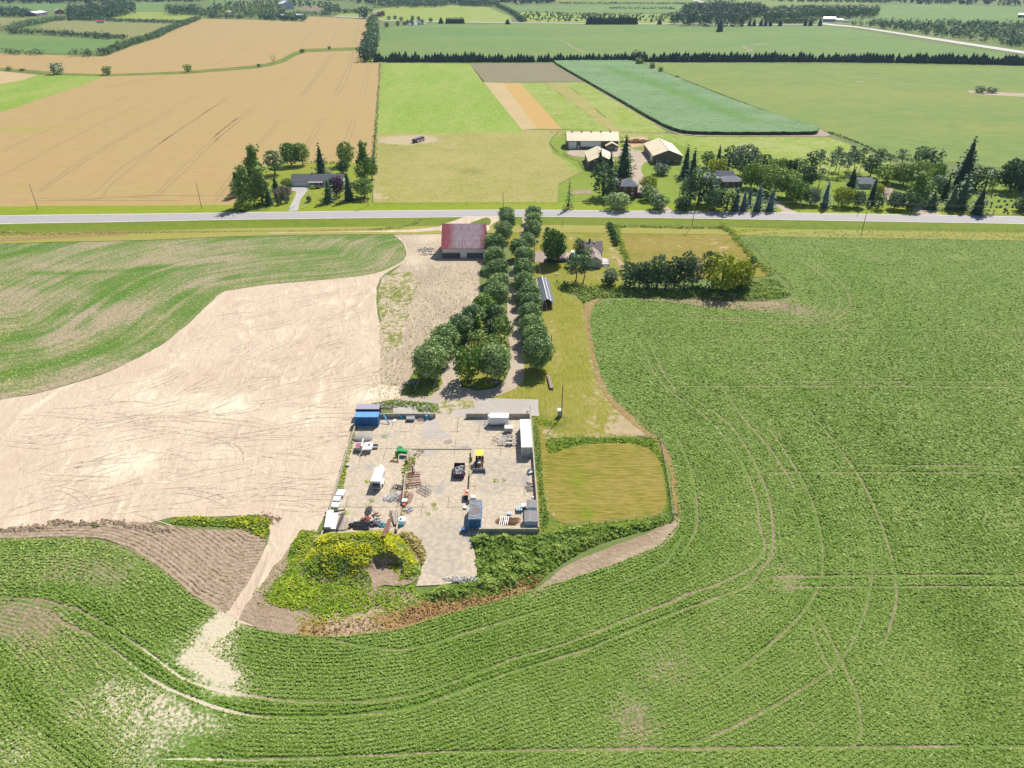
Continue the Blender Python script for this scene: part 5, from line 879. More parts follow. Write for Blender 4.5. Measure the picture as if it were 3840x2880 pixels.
hedge('hedge', [(30, 202), (90, 205), (152, 206)], 7, 9, 'far', 'left clump of hedge along the top of the wheat', seed=8, size=.9, per=9)
hedge('hedge', [(269, 212), (310, 211), (352, 213)], 8.5, 9, 'fard', 'right clump of hedge along the top of the wheat', seed=9, size=.9, per=9)
hedge('hedge', [(785, 68), (903, 70)], 9, 9, 'fard', 'clipped dark hedge at the top edge of the wheat', seed=10, size=1.1, per=12)
hedge('hedge', [(1108, 58), (1160, 58), (1229, 60)], 9, 9, 'fard', 'dark hedge behind the far white house', seed=11, size=1.1, per=9)
hedge('hedge', [(1867, 26), (1920, 52), (1959, 83)], 9, 10, 'fard', 'hedge slanting down to the far road', seed=12, size=1.3, per=9)
hedge('hedge', [(2100, 14), (2300, 15), (2570, 16)], 6, 6, 'fard', 'thin hedge line between two far pale fields', seed=13, size=1.4, per=8)
hedge('hedge', [(2290, 33), (2420, 34), (2530, 34)], 5, 6, 'fard', 'short thin hedge in the far blue-green field', seed=14, size=1.4, per=8)
hedge('hedge', [(2562, 30), (2620, 29), (2677, 30)], 12, 12, 'fard', 'dark straight tree hedge above the far wood', seed=15, size=1.5, per=12)
hedge('hedge', [(3110, 500), (3170, 520), (3250, 552), (3300, 578), (3420, 606)], 1.3, 1.8, 'fard', 'thin dark fence-line hedge along the right of the paddock', seed=16, size=.4, per=8)
hedge('hedge', [(2405, 250), (2520, 285), (2700, 355), (2900, 432), (3060, 490)], 1.0, 1.4, 'far', 'weedy strip along the right edge of the corn', seed=17, size=.4, per=7)
hedge('hedge', [(1425, 240), (1418, 360), (1408, 500), (1400, 610)], 1.1, 2.4, 'far', 'weedy fence line between the wheat and the hay field', seed=18, size=.4, per=6)
hedge('hedge', [(1300, 613), (1240, 613), (1150, 613)], 1.6, 3, 'weed', 'weedy edge behind the ranch house lawn', seed=19, size=.4, per=8)
# ---- woods too dense to count
def wood(name, polys, n, h0, h1, lms, seed, size=1.6, q=26, base_h=True):
    n = int(n * (1.6 if n < 1000 else 1.3)); h0 *= 1.1; h1 *= 1.15
    rg = np.random.default_rng(seed)
    parts = {l: ([], [], [], []) for l in lms}
    for poly in polys:
        ow = spline(poly, True, 40, sharp=True); xs = [p.x for p in ow]; ys = [p.y for p in ow]; k = 0; tries = 0
        while k < n and tries < n * 30:
            m = 400; px = rg.uniform(min(xs), max(xs), m); py = rg.uniform(min(ys), max(ys), m); ins = inside(px, py, ow); tries += m
            for a, b in zip(px[ins], py[ins]):
                if k >= n: break
                k += 1; l = lms[int(rg.integers(len(lms)))]; h = rg.uniform(h0, h1); w = h * rg.uniform(.6, 1.0); d = rdir(rg, q); con = rg.random() < .25
                zz = rg.random(q)
                if con: r = (1 - zz) * .4 + .05; c = np.stack([d[:, 0] * w * r, d[:, 1] * w * r, zz * h], 1)
                else: c = d * np.array([w / 2, w / 2, h * .42]) + np.array([0, 0, h * .55]); 
                c += np.array([a, b, 0]); P_ = parts[l]; P_[0].append(c); nn = d + .4 * rdir(rg, q); P_[1].append(nn / np.linalg.norm(nn, axis=1)[:, None]); P_[2].append(size * rg.uniform(.7, 1.3, q)); P_[3].append(np.clip(rg.random() * .6 + .4 * rg.random(q), 0, 1))
    for l in lms:
        if not parts[l][0]: continue
        s = np.concatenate(parts[l][2]); V, F, T = quads(np.concatenate(parts[l][0]), np.concatenate(parts[l][1]), s, s, rg, np.concatenate(parts[l][3]))
        tag(link(name, fastmesh(name, V, F, attrs={'tint': T}), LM[l]), kind='stuff')
FD = ['far', 'fard']
wood('far_wood', [[(256, 74), (262, 48), (330, 34), (480, 24), (512, 32), (510, 56), (440, 72), (400, 79)]], 170, 13, 19, ['far', 'fard', 'far'], 1)
wood('far_wood', [[(632, 58), (632, 48), (740, 46), (742, 58)]], 50, 14, 20, FD, 2)
wood('far_trees', [[(738, 66), (745, 44), (840, 36), (980, 34), (1060, 40), (1080, 60), (1140, 78), (1000, 74), (900, 66)]], 110, 9, 17, ['far', 'fard', 'lime'], 3)
wood('far_trees', [[(960, 74), (980, 66), (1060, 64), (1110, 68), (1150, 60), (1140, 80), (1060, 80)]], 45, 6, 10, FD, 33)
wood('far_trees', [[(1195, 52), (1220, 38), (1270, 34), (1275, 55), (1240, 62)]], 22, 12, 18, FD, 4)
wood('far_wood', [[(-400, 20), (-400, -20), (600, -40), (1000, -30), (2080, -40), (2075, 14), (1860, 20), (1600, 22), (1350, 16), (1300, 2), (960, 2), (930, -6), (780, -10), (770, 8), (500, 8), (330, 14), (250, 13), (0, 16)]], 3000, 14, 24, ['far', 'fard', 'far'], 5, 4.2, 16)
wood('far_wood', [[(1395, 30), (1410, 22), (1640, 16), (1700, 20), (1640, 28), (1550, 31)], [(1725, 24), (1740, 12), (1830, 14), (1870, 24), (1840, 26)]], 80, 13, 19, FD, 6, 2.0, 22)
wood('far_trees', [[(0, 66), (10, 40), (110, 44), (112, 66)]], 60, 8, 14, FD, 7)
wood('far_wood', [[(2505, 90), (2530, 78), (2570, 50), (2600, 36), (2700, 30), (2860, 40), (2870, 60), (2800, 84), (2792, 101), (2700, 101), (2560, 99)]], 330, 13, 22, ['far', 'fard', 'fard'], 8)
wood('far_wood', [[(2862, 84), (2870, 62), (2940, 52), (3100, 50), (3290, 56), (3285, 68), (3160, 70), (3050, 72), (2985, 88)]], 300, 14, 21, ['far', 'fard', 'far'], 9)
wood('far_trees', [[(2880, 90), (2900, 80), (3010, 78), (3060, 82), (3050, 90)]], 40, 6, 11, ['far', 'lime'], 10, 1.3)
wood('far_scrub_wood', [[(3192, 97), (3250, 90), (3500, 92), (3840, 98), (4700, 110), (4700, 300), (3900, 192), (3840, 184), (3600, 147), (3400, 120), (3280, 104)]], 900, 7, 12, ['far', 'grey', 'fard'], 11, 1.3, 26)
wood('far_wood', [[(3330, 12), (3450, 16), (3840, 27), (4800, 40), (4800, -20), (3840, -30), (3330, -30)]], 700, 9, 15, ['far', 'fard', 'far'], 12, 2.6, 18)
wood('far_bushes', [[(1945, 48), (2200, 56), (2530, 56), (2515, 84), (1975, 82)]], 190, 3, 6, FD, 13, 1.4, 10)
wood('far_bushes', [[(2880, 4), (3340, 8), (3330, 12), (2960, 8)], [(3070, -4), (3300, -6), (3300, 0), (3070, 0)]], 70, 8, 13, ['fard'], 14, 2.2, 16)
wood('far_bushes', [[(780, 16), (1100, 8), (1250, 16), (1210, 30), (1020, 28), (800, 34)]], 90, 4, 12, FD, 15, 2.0, 14)
wood('far_bushes', [[(417, 146), (470, 150), (480, 143), (430, 140)]], 14, 4, 7, FD, 16, 1.0, 14)
wood('far_bushes', [[(1270, 44), (1400, 42), (1400, 50), (1280, 52)]], 25, 5, 9, FD, 17, 1.6, 12)
# ---- weeds, one mass per patch
def weeds(name, poly, dens, size, h, lm, seed, tfn=None, hz=None, upright=.5, sharp=False, base=.15):
    ow = spline(poly, True, 2.5, sharp=sharp); xs = [p.x for p in ow]; ys = [p.y for p in ow]; A = (max(xs) - min(xs)) * (max(ys) - min(ys)); rg = np.random.default_rng(seed + 900)
    m = int(A * dens); px = rg.uniform(min(xs), max(xs), m); py = rg.uniform(min(ys), max(ys), m); k = inside(px, py, ow); px, py = px[k], py[k]
    nz = np.array([mnoise.noise(Vector((a * .35, b * .35, seed))) + .5 * mnoise.noise(Vector((a * 1.1, b * 1.1, seed))) for a, b in zip(px, py)])
    d = pl_dist(px, py, [tuple(q) for q in ow]); ed = np.clip(d / 1.2, .25, 1)
    hh = .75 * h * np.clip(.55 + nz * .9, .12, 1.3) * ed; z = base + hh * rg.random(len(px)) ** .6
    if hz is not None: z = z + hz(px, py)
    t = np.clip(.5 + nz * .8 + rg.normal(size=len(px)) * .18, 0, 1) if tfn is None else tfn(px, py, nz, rg)
    n = rdir(rg, len(px)); n[:, 2] = np.abs(n[:, 2]) * .5 + 1.1; n /= np.linalg.norm(n, axis=1)[:, None]
    s = size * rg.uniform(.6, 1.3, len(px)); V, F, T = quads(np.stack([px, py, z], 1), n, s, s * .8, rg, t)
    return tag(link(name, fastmesh(name, V, F, attrs={'tint': T}), LM[lm]), kind='stuff')
# overgrown earth heap with a dug-out hollow
HEAP = [(1195, 2010), (1300, 1998), (1440, 1992), (1500, 2008), (1550, 2060), (1575, 2120), (1570, 2170), (1510, 2200), (1440, 2195), (1380, 2215), (1300, 2200), (1210, 2200), (1130, 2180), (1120, 2120), (1160, 2060)]
hw = [tuple(q) for q in spline(HEAP, True, 2)]; hwv = spline(HEAP, True, 2); hc = P(1448, 2150)
def heapz(x, y):
    ins = inside(x, y, hwv); d = pl_dist(x, y, hw + hw[:1]); z = np.clip(d / 5.5, 0, 1); z = z * z * (3 - 2 * z) * 3.4
    far_ = P(1400, 2000); z *= np.clip(.25 + (y - P(1400, 2215).y) / (far_.y - P(1400, 2215).y), .3, 1)
    r = np.hypot((x - hc.x) / 3.3, (y - hc.y) / 3.0); z = np.where(r < 1.15, z * np.clip((r - .9) / .16, 0, 1), z)
    return np.where(ins, z, 0)
S('earth_heap', HEAP, M['soil'], .17, res=.9, fn=zero, zf=heapz, step=1.5)
def goldt(px, py, nz, rg): return np.clip(.35 + nz * 1.0 + rg.normal(size=len(px)) * .25 + .25 * (py > P(1400, 2120).y), 0, 1)
HW2 = [(1205, 2008), (1300, 2000), (1440, 1994), (1500, 2010), (1545, 2060), (1568, 2120), (1560, 2160), (1500, 2182), (1485, 2150), (1450, 2120), (1400, 2135), (1330, 2170), (1250, 2180), (1180, 2150), (1140, 2110), (1165, 2060)]
weeds('goldenrod', HW2, 26, .26, .9, 'gold', 1, tfn=goldt, hz=heapz)
weeds('goldenrod', [(1095, 2040), (1130, 1990), (1165, 1995), (1180, 2050), (1160, 2100), (1120, 2110), (1090, 2130), (1080, 2090)], 22, .26, .8, 'gold', 2, tfn=lambda a, b, n, r: np.clip(.3 + n + r.normal(size=len(a)) * .25, 0, 1))
weeds('goldenrod', [(640, 1962), (660, 1942), (760, 1938), (850, 1948), (960, 1930), (1016, 1950), (1010, 2000), (996, 2022), (940, 1998), (860, 1975), (740, 1972)], 16, .28, 1.3, 'gold', 3, tfn=lambda a, b, n, r: np.clip(.42 + n + r.normal(size=len(a)) * .3, 0, 1))
weeds('weeds', [(1090, 2120), (1180, 2150), (1280, 2180), (1380, 2200), (1460, 2200), (1560, 2190), (1560, 2230), (1440, 2280), (1330, 2290), (1230, 2310), (1150, 2300), (1080, 2270), (1000, 2260), (1010, 2230), (1060, 2180)], 7, .24, .5, 'bright', 4)
weeds('weeds', [(1020, 2225), (1100, 2150), (1150, 2170), (1200, 2210), (1180, 2270), (1100, 2290), (1020, 2270)], 14, .25, .7, 'bright', 5)
weeds('weeds', [(1150, 2290), (1300, 2270), (1350, 2290), (1300, 2320), (1200, 2325)], 12, .25, .6, 'bright', 6)
weeds('weeds', [(1395, 2225), (1500, 2240), (1480, 2280), (1420, 2285)], 9, .25, .5, 'bright', 61)
TW = [(1762, 2022), (1850, 2012), (2030, 2008), (2140, 1978), (2300, 1970), (2460, 1950), (2535, 1945), (2520, 1960), (2420, 1990), (2300, 2020), (2180, 2070), (2100, 2120), (2010, 2180), (1900, 2220), (1760, 2250), (1620, 2260), (1575, 2230), (1660, 2200), (1790, 2180), (1782, 2110), (1800, 2060)]
weeds('tall_weeds', TW, 17, .34, 1.7, 'weed', 7, tfn=lambda a, b, n, r: np.clip(.45 + n * .9 + r.normal(size=len(a)) * .2, 0, 1))
weeds('tall_weeds', [(1762, 2018), (1900, 2012), (1940, 2040), (1840, 2090), (1795, 2110), (1785, 2060)], 14, .4, 2.4, 'weed', 8)
weeds('dead_weeds', [(1560, 2268), (1700, 2215), (1900, 2180), (2000, 2130), (2060, 2110), (2050, 2150), (1990, 2215), (1900, 2250), (1700, 2295), (1560, 2335), (1480, 2355), (1500, 2290)], 12, .22, .8, 'rustw', 9)
weeds('dead_weeds', [(1120, 2350), (1200, 2330), (1330, 2320), (1500, 2300), (1480, 2360), (1300, 2382), (1130, 2382)], 5, .22, .6, 'rustw', 10)
weeds('weeds', [(1215, 1992), (1240, 1930), (1262, 1850), (1285, 1740), (1320, 1620), (1345, 1572), (1330, 1640), (1305, 1740), (1290, 1830), (1270, 1900), (1235, 2000), (1195, 2000), (1150, 2050), (1170, 2000)], 15, .27, 1.1, 'weed', 11)
weeds('weeds', [(1270, 1770), (1290, 1740), (1296, 1800), (1280, 1830)], 14, .22, .8, 'gold', 12)
weeds('weeds', [(2004, 1600), (2020, 1610), (2030, 1720), (2040, 1850), (2060, 1960), (2030, 2005), (2024, 1900), (2016, 1800), (2008, 1700)], 14, .27, .9, 'weed', 13)
weeds('weeds', [(1395, 1515), (1480, 1500), (1560, 1508), (1640, 1515), (1650, 1535), (1640, 1550), (1570, 1548), (1540, 1530), (1450, 1530), (1400, 1532)], 12, .27, .8, 'weed', 14)
weeds('weeds', [(2052, 1650), (2120, 1640), (2300, 1640), (2440, 1640), (2480, 1700), (2510, 1800), (2530, 1900), (2530, 1945), (2480, 1955), (2500, 1920), (2500, 1830), (2475, 1730), (2430, 1680), (2350, 1662), (2240, 1662), (2150, 1672), (2080, 1698), (2056, 1700)], 12, .27, .7, 'bright', 15)
weeds('weeds', [(2130, 1970), (2300, 1960), (2460, 1940), (2530, 1940), (2500, 1965), (2350, 1990), (2180, 2010), (2060, 2000)], 12, .27, .8, 'bright', 16)
weeds('weeds', [(1505, 1480), (1530, 1440), (1545, 1415), (1570, 1420), (1580, 1470), (1560, 1480)], 14, .25, .7, 'weed', 17)
WN = [(2085, 1075), (2110, 1068), (2230, 1085), (2330, 1080), (2400, 1085), (2600, 1092), (2800, 1060), (2900, 1045), (2945, 1080), (2965, 1100), (2940, 1118), (2800, 1122), (2600, 1118), (2400, 1115), (2240, 1120), (2190, 1140), (2160, 1105), (2110, 1095)]
weeds('tall_weeds', WN, 8, .36, 1.5, 'weed', 18); weeds('bright_weeds', [(2500, 1098), (2600, 1092), (2620, 1112), (2500, 1114)], 8, .3, 1.2, 'bright', 19); weeds('bright_weeds', [(2820, 1095), (2930, 1075), (2955, 1100), (2850, 1118)], 7, .3, .9, 'bright', 20)
weeds('dead_weeds', [(2500, 1116), (2700, 1118), (2880, 1124), (2880, 1130), (2700, 1128), (2500, 1121)], 6, .25, .9, 'rustw', 21)
weeds('roadside_weeds', [(0, 868), (200, 872), (500, 868), (900, 866), (1200, 864), (1450, 857), (1520, 850), (1570, 838), (1500, 855), (1300, 866), (900, 872), (500, 878), (0, 886)], 5, .3, .7, 'dry', 22)
weeds('roadside_weeds', [(1380, 860), (1450, 852), (1520, 845), (1560, 825), (1590, 818), (1570, 840), (1500, 858), (1400, 864)], 9, .28, .8, 'weed', 23)
weeds('roadside_weeds', [(2720, 862), (3000, 860), (3400, 866), (3840, 872), (3840, 876), (3400, 870), (3000, 864), (2800, 872), (2780, 880)], 6, .28, .7, 'bright', 24)
weeds('wall_weeds', [(1570, 1690), (1600, 1685), (1560, 1730), (1545, 1790), (1535, 1830), (1525, 1900), (1505, 1970), (1500, 1900), (1515, 1820), (1525, 1740)], 10, .22, .6, 'dry', 25)
weeds('wall_weeds', [(1560, 1745), (1540, 1740), (1510, 1800), (1505, 1760), (1535, 1700)], 10, .24, .8, 'gold', 26)
weeds('wall_weeds', [(1762, 1690), (1770, 1690), (1768, 1740), (1764, 1840), (1755, 1840), (1758, 1740)], 12, .2, .6, 'gold', 27)
weeds('wall_weeds', [(1545, 1684), (1700, 1682), (1775, 1678), (1778, 1688), (1700, 1690), (1545, 1690)], 5, .2, .45, 'dry', 28)
for i, (a, b) in enumerate([(1628, 1895), (1632, 1908), (1860, 1805), (1890, 1803), (1300, 1925), (1378, 1808), (1395, 1880), (1375, 1895), (1440, 1640), (1605, 1930)]):
    weeds('weed_tuft', [(a - 9, b - 6), (a + 8, b - 7), (a + 10, b + 6), (a - 8, b + 8)], 26, .16, .45, 'bright', 60 + i)
weeds('corner_scrub', [(1500, 2000), (1540, 1995), (1580, 2030), (1600, 2080), (1590, 2120), (1560, 2090), (1530, 2050)], 18, .3, 1.8, 'dry', 29)
weeds('corner_scrub', [(1500, 2000), (1530, 2000), (1560, 2050), (1550, 2080), (1520, 2040)], 14, .3, 1.6, 'weed', 30)
weeds('corner_scrub', [(1530, 2120), (1570, 2110), (1580, 2160), (1540, 2185), (1515, 2170)], 14, .3, 1.5, 'weed', 31)
weeds('wild_grass', [(905, 780), (1000, 775), (1010, 790), (900, 797), (860, 790)], 6, .3, .8, 'weed', 32)

# ---- the crop itself: leafy soybean plants standing in rows
LM['bean'] = leaf('soybean_leaf_mat', (.30, .41, .09), (.58, .67, .24), .35)
def plants(name, ow, seed, n, size, fn, lm, ymax, row=.76, keep=1.0, zb=.12, parent=None):
    rg = np.random.default_rng(seed)
    # sample the seen part of the field evenly in the picture so near rows stay dense
    px = rg.uniform(-260, 4100, n * 2); py = rg.uniform(ymax, 3100 if row and keep > .5 else 1500, n * 2)
    v = (py - 1440) / FPX; dd = sT + v * cT; t = CAM_H / dd; X = (px - 1920) / FPX * t; Y = (cT - v * sT) * t
    k = inside(X, Y, ow); X, Y = X[k][:n], Y[k][:n]; a = fn(X, Y)
    if row:
        d = a['rowd']; e = .5; gxx = (fn(X + e, Y)['rowd'] - d) / e; gyy = (fn(X, Y + e)['rowd'] - d) / e; sh = (np.round(d / row) * row - d + rg.normal(0, .17, len(d))) ; X = X + gxx * sh; Y = Y + gyy * sh
    pn = np.array([mnoise.noise(Vector((p * .07, q * .07, 3))) + .6 * mnoise.noise(Vector((p * .4, q * .4, 1))) for p, q in zip(X, Y)])
    pr_ = np.clip(keep + .55 * pn - a['bare'] * 1.35 + a['lush'] * .5, 0, 1)
    tr_ = np.zeros(len(X))
    k = (rg.random(len(X)) < pr_); 
    for i_, l in enumerate(TR if name == 'soybean_plants' else []):
        c = [tuple(q) for q in spline(l, False, 6.0)]; xs = [q[0] for q in c]; ys = [q[1] for q in c]; m = (X > min(xs) - 2) & (X < max(xs) + 2) & (Y > min(ys) - 2) & (Y < max(ys) + 2) & k
        ix = np.where(m)[0]; dl = pl_dist(X[ix], Y[ix], c); k[ix[dl < .36]] = False
    X, Y, pn, lu = X[k], Y[k], pn[k], a['lush'][k]; m = len(X); dist = np.hypot(X, Y); s = size * np.clip(dist / 95, .85, 1.8) * rg.uniform(.6, 1.25, m)
    nn = rdir(rg, m); nn[:, 2] = np.abs(nn[:, 2]) * .5 + 1.25; nn /= np.linalg.norm(nn, axis=1)[:, None]
    tt = np.clip(.5 + pn * .35 + rg.normal(size=m) * .28 - lu * .35, 0, 1)
    V, F, T = quads(np.stack([X, Y, zb + rg.uniform(.06, .30, m) * (.7 + lu * .5)], 1), nn, s, s * .8, rg, tt)
    o = link(name, fastmesh(name, V, F, attrs={'tint': T}), LM[lm], parent); return tag(o, kind='stuff')
plants('soybean_plants', spline(BND + [(5400, 3600), (1900, 3900), (-1500, 3600)], True, 20), 1, 520000, .18, beanf, 'bean', 860, keep=.95)

weeds('low_weeds', [(985, 2240), (1040, 2170), (1100, 2125), (1150, 2150), (1250, 2190), (1380, 2215), (1400, 2260), (1380, 2300), (1250, 2290), (1180, 2300), (1090, 2290), (1000, 2262)], 13, .24, .55, 'bright', 40)
weeds('low_weeds', [(1560, 2225), (1620, 2235), (1600, 2270), (1500, 2300), (1420, 2310), (1430, 2285), (1500, 2250)], 9, .24, .5, 'weed', 41)
weeds('low_weeds', [(2060, 1640), (2100, 1646), (2300, 1642), (2470, 1646), (2480, 1665), (2380, 1655), (2200, 1655), (2090, 1672), (2058, 1690)], 16, .22, .8, 'weed', 42)
weeds('verge_grass', [(2010, 1565), (2060, 1575), (2110, 1590), (2070, 1598), (2020, 1600), (2020, 1650), (2006, 1660), (2004, 1600)], 14, .2, .4, 'bright', 43)
sp_ = [(-900, 930), (0, 906), (152, 897), (390, 880), (542, 884), (900, 874), (1200, 868), (1475, 880), (1522, 940), (1500, 985), (1400, 1027), (1250, 1046), (1000, 1069), (840, 1092), (750, 1172), (640, 1270), (560, 1320), (430, 1386), (300, 1431), (150, 1472), (0, 1499), (-900, 1600)]
plants('sprouting_plants', spline(sp_, True, 20), 2, 60000, .12, sproutf, 'bean', 868, keep=.4, zb=.08)

weeds('low_weeds', [(1040, 2190), (1075, 2120), (1100, 2060), (1120, 2010), (1170, 1990), (1190, 2010), (1150, 2060), (1130, 2120), (1140, 2160), (1080, 2180)], 12, .24, .6, 'bright', 44)
weeds('sparse_weeds', [(930, 2260), (990, 2180), (1040, 2110), (1100, 2080), (1110, 2120), (1060, 2190), (1010, 2250), (980, 2290)], 3, .2, .4, 'weed', 45)
weeds('sparse_weeds', [(1100, 2310), (1300, 2290), (1500, 2270), (1560, 2290), (1450, 2330), (1250, 2350), (1120, 2350)], 3.5, .2, .4, 'bright', 46)
weeds('sparse_weeds', [(1395, 1400), (1440, 1380), (1500, 1420), (1560, 1440), (1540, 1500), (1400, 1510)], .8, .22, .4, 'dry', 47)
weeds('sparse_weeds', [(1430, 1060), (1560, 1040), (1640, 1000), (1780, 1020), (1770, 1150), (1640, 1220), (1540, 1400), (1440, 1420)], .55, .24, .4, 'dry', 48)

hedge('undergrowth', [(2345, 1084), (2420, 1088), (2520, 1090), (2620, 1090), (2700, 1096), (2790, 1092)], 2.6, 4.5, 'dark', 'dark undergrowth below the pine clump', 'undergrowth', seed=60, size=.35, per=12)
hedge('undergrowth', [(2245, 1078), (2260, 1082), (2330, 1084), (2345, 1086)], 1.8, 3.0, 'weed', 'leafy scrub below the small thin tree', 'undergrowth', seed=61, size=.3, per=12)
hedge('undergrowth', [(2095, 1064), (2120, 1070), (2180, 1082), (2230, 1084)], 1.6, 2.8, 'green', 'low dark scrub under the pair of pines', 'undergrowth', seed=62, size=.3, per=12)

weeds('heap_weeds', [(1165, 2100), (1230, 2165), (1320, 2170), (1385, 2150), (1400, 2205), (1300, 2205), (1200, 2205), (1120, 2180), (1115, 2120)], 18, .25, .8, 'bright', 50, hz=heapz)
# ---------------------------------------------------------------- buildings
BM = {
 'redroof': None,
 'white': plain('white_siding', (.72, .72, .70), .7, var=.08, scale=1), 'stone': plain('dark_stone_wall', (.15, .14, .15), .95, var=.4, scale=2.5, bs=.8), 'whitep': plain('white_paint', (.80, .80, .79), .5, var=.05, scale=2),
 'glass': plain('window_glass', (.05, .07, .09), .08, spec=.9), 'shingle': plain('brown_shingle', (.245, .20, .195), .95, var=.2, scale=4, bs=.6, stretch=(1, 1, 1)), 'shingle2': plain('pinkish_shingle', (.37, .30, .28), .95, var=.15, scale=4, bs=.5),
 'siding': ribbed('grey_siding', (.52, .55, .56), (.47, .5, .52), 2, 30, .7, .4), 'greyroof': plain('slate_grey_roof', (.155, .16, .185), .95, var=.2, scale=3, bs=.5), 'greyroof2': plain('light_grey_roof', (.25, .26, .29), .95, var=.2, scale=2, bs=.5),
 'yroof': ribbed('pale_yellow_roof', (.72, .62, .40), (.66, .56, .36), 0, 5.2, .55, .3, .15), 'yroofy': ribbed('pale_yellow_roof_cross', (.72, .62, .40), (.66, .56, .36), 1, 5.2, .55, .3, .15), 'bwall': ribbed('brown_metal_wall', (.15, .125, .105), (.12, .10, .085), 0, 8, .6, .5), 'brick': plain('red_brick', (.23, .10, .075), .95, var=.35, scale=5, bs=.4),
 'wood': plain('weathered_wood', (.34, .27, .19), .9, var=.3, scale=5, bs=.4, stretch=(1, 1, .3)), 'pole': plain('pole_wood', (.30, .27, .235), .9, var=.25, scale=4, bs=.4), 'wire': plain('wire_metal', (.22, .22, .22), .6), 'dark': plain('dark_metal', (.05, .05, .055), .6), 'rubber': plain('tyre_rubber', (.025, .025, .027), .9),
 'steel': plain('galvanised_steel', (.5, .51, .52), .4, metal=.5, var=.2, scale=3), 'deck': plain('grey_deck_boards', (.62, .58, .56), .9, var=.15, scale=2), 'cream': plain('cream_wall', (.66, .60, .48), .8), 'redfar': plain('red_painted_roof', (.55, .09, .10), .7), 'purplefar': plain('dark_violet_wall', (.13, .09, .2), .8), 'whitefar': plain('white_metal_roof', (.82, .83, .86), .4, var=.05, scale=.2), 'bluefar': plain('pale_blue_wall', (.42, .5, .62), .8)}
def barnroof():
    m, nt, b = newmat('worn_red_metal_roof'); tc = nt.nodes.new('ShaderNodeTexCoord'); sp = nt.nodes.new('ShaderNodeSeparateXYZ'); L(nt, tc.outputs['Object'], sp.inputs[0])
    mp = nt.nodes.new('ShaderNodeMapping'); mp.inputs['Scale'].default_value = (3.2, .25, .35); L(nt, tc.outputs['Object'], mp.inputs[0])
    n1 = noiz(nt, mp.outputs[0], 1.0, 5, .7); n2 = noiz(nt, tc.outputs['Object'], .16, 3, .6)
    br = nt.nodes.new('ShaderNodeTexBrick'); mp2 = nt.nodes.new('ShaderNodeMapping'); mp2.inputs['Scale'].default_value = (1, 1.15, 0); L(nt, tc.outputs['Object'], mp2.inputs[0]); L(nt, mp2.outputs[0], br.inputs['Vector'])
    br.inputs['Scale'].default_value = .42; br.inputs['Mortar Size'].default_value = .02; br.inputs['Brick Width'].default_value = 1.1; br.inputs['Row Height'].default_value = .95; br.inputs['Color1'].default_value = (0, 0, 0, 1); br.inputs['Color2'].default_value = (.5, .5, .5, 1); br.inputs['Mortar'].default_value = (1, 1, 1, 1)
    ex = mth(nt, 'ABSOLUTE', mth(nt, 'SUBTRACT', sp.outputs[0], 9.8)); core = ss(nt, ex, 9.5, 4.0)
    f = mth(nt, 'ADD', mth(nt, 'MULTIPLY', n1, .9), mth(nt, 'MULTIPLY', core, .30)); f = ss(nt, f, .50, .84)
    grey = mixc(nt, n2, (.62, .50, .53), (.70, .60, .63)); c = mixc(nt, f, (.50, .10, .105), grey)
    mort = nt.nodes.new('ShaderNodeSeparateColor'); L(nt, br.outputs['Color'], mort.inputs[0]); c = mixc(nt, ss(nt, mort.outputs[0], .6, .95), c, (.48, .12, .12))
    L(nt, c, b.inputs['Base Color']); b.inputs['Roughness'].default_value = .6; w = mth(nt, 'SINE', mth(nt, 'MULTIPLY', sp.outputs[0], 26)); bump(nt, b, w, .4, .03); return m
BM['redroof'] = barnroof()
def site(name, pl, pr, label, cat, group=None, z=0.0):
    a, b = P(*pl), P(*pr); w = (b - a).to_2d().length; rz = math.atan2(b.y - a.y, b.x - a.x); a.z = z
    return empty(name, a, rz, label, cat, group), w
def gable(e, w, d, hw, hr, wall, roof, ov=.4, axis='x', th=.12, wname='wall', rname='roof', x0=0, y0=0, z0=0, base=None, bh=0):
    """ridge along x (axis x) or along y"""
    m = MB()
    if axis == 'x':
        prof = [(y0, z0 - .3), (y0 + d, z0 - .3), (y0 + d, hw), (y0 + d / 2, hr - .06), (y0, hw)]
        m.add([(x0, y, z) for y, z in prof] + [(x0 + w, y, z) for y, z in prof], [tuple(range(4, -1, -1)), tuple(range(5, 10))] + [(i, (i + 1) % 5, 5 + (i + 1) % 5, 5 + i) for i in range(5)])
        wo = m.build(wname, wall, e); s = (hr - hw) / (d / 2); r = MB(); lo = hw - ov * s
        r.slab([(x0 - ov, y0 - ov, lo + .05), (x0 + w + ov, y0 - ov, lo + .05), (x0 + w + ov, y0 + d / 2, hr + .08), (x0 - ov, y0 + d / 2, hr + .08)], th)
        r.slab([(x0 - ov, y0 + d / 2, hr + .08), (x0 + w + ov, y0 + d / 2, hr + .08), (x0 + w + ov, y0 + d + ov, lo + .05), (x0 - ov, y0 + d + ov, lo + .05)], th)
    else:
        prof = [(x0, z0 - .3), (x0 + w, z0 - .3), (x0 + w, hw), (x0 + w / 2, hr - .06), (x0, hw)]
        m.prism(prof, y0, y0 + d); wo = m.build(wname, wall, e); s = (hr - hw) / (w / 2); r = MB(); lo = hw - ov * s
        r.slab([(x0 - ov, y0 - ov, lo + .05), (x0 + w / 2, y0 - ov, hr + .08), (x0 + w / 2, y0 + d + ov, hr + .08), (x0 - ov, y0 + d + ov, lo + .05)], th)
        r.slab([(x0 + w / 2, y0 - ov, hr + .08), (x0 + w + ov, y0 - ov, lo + .05), (x0 + w + ov, y0 + d + ov, lo + .05), (x0 + w / 2, y0 + d + ov, hr + .08)], th)
    return wo, r.build(rname, roof, e)
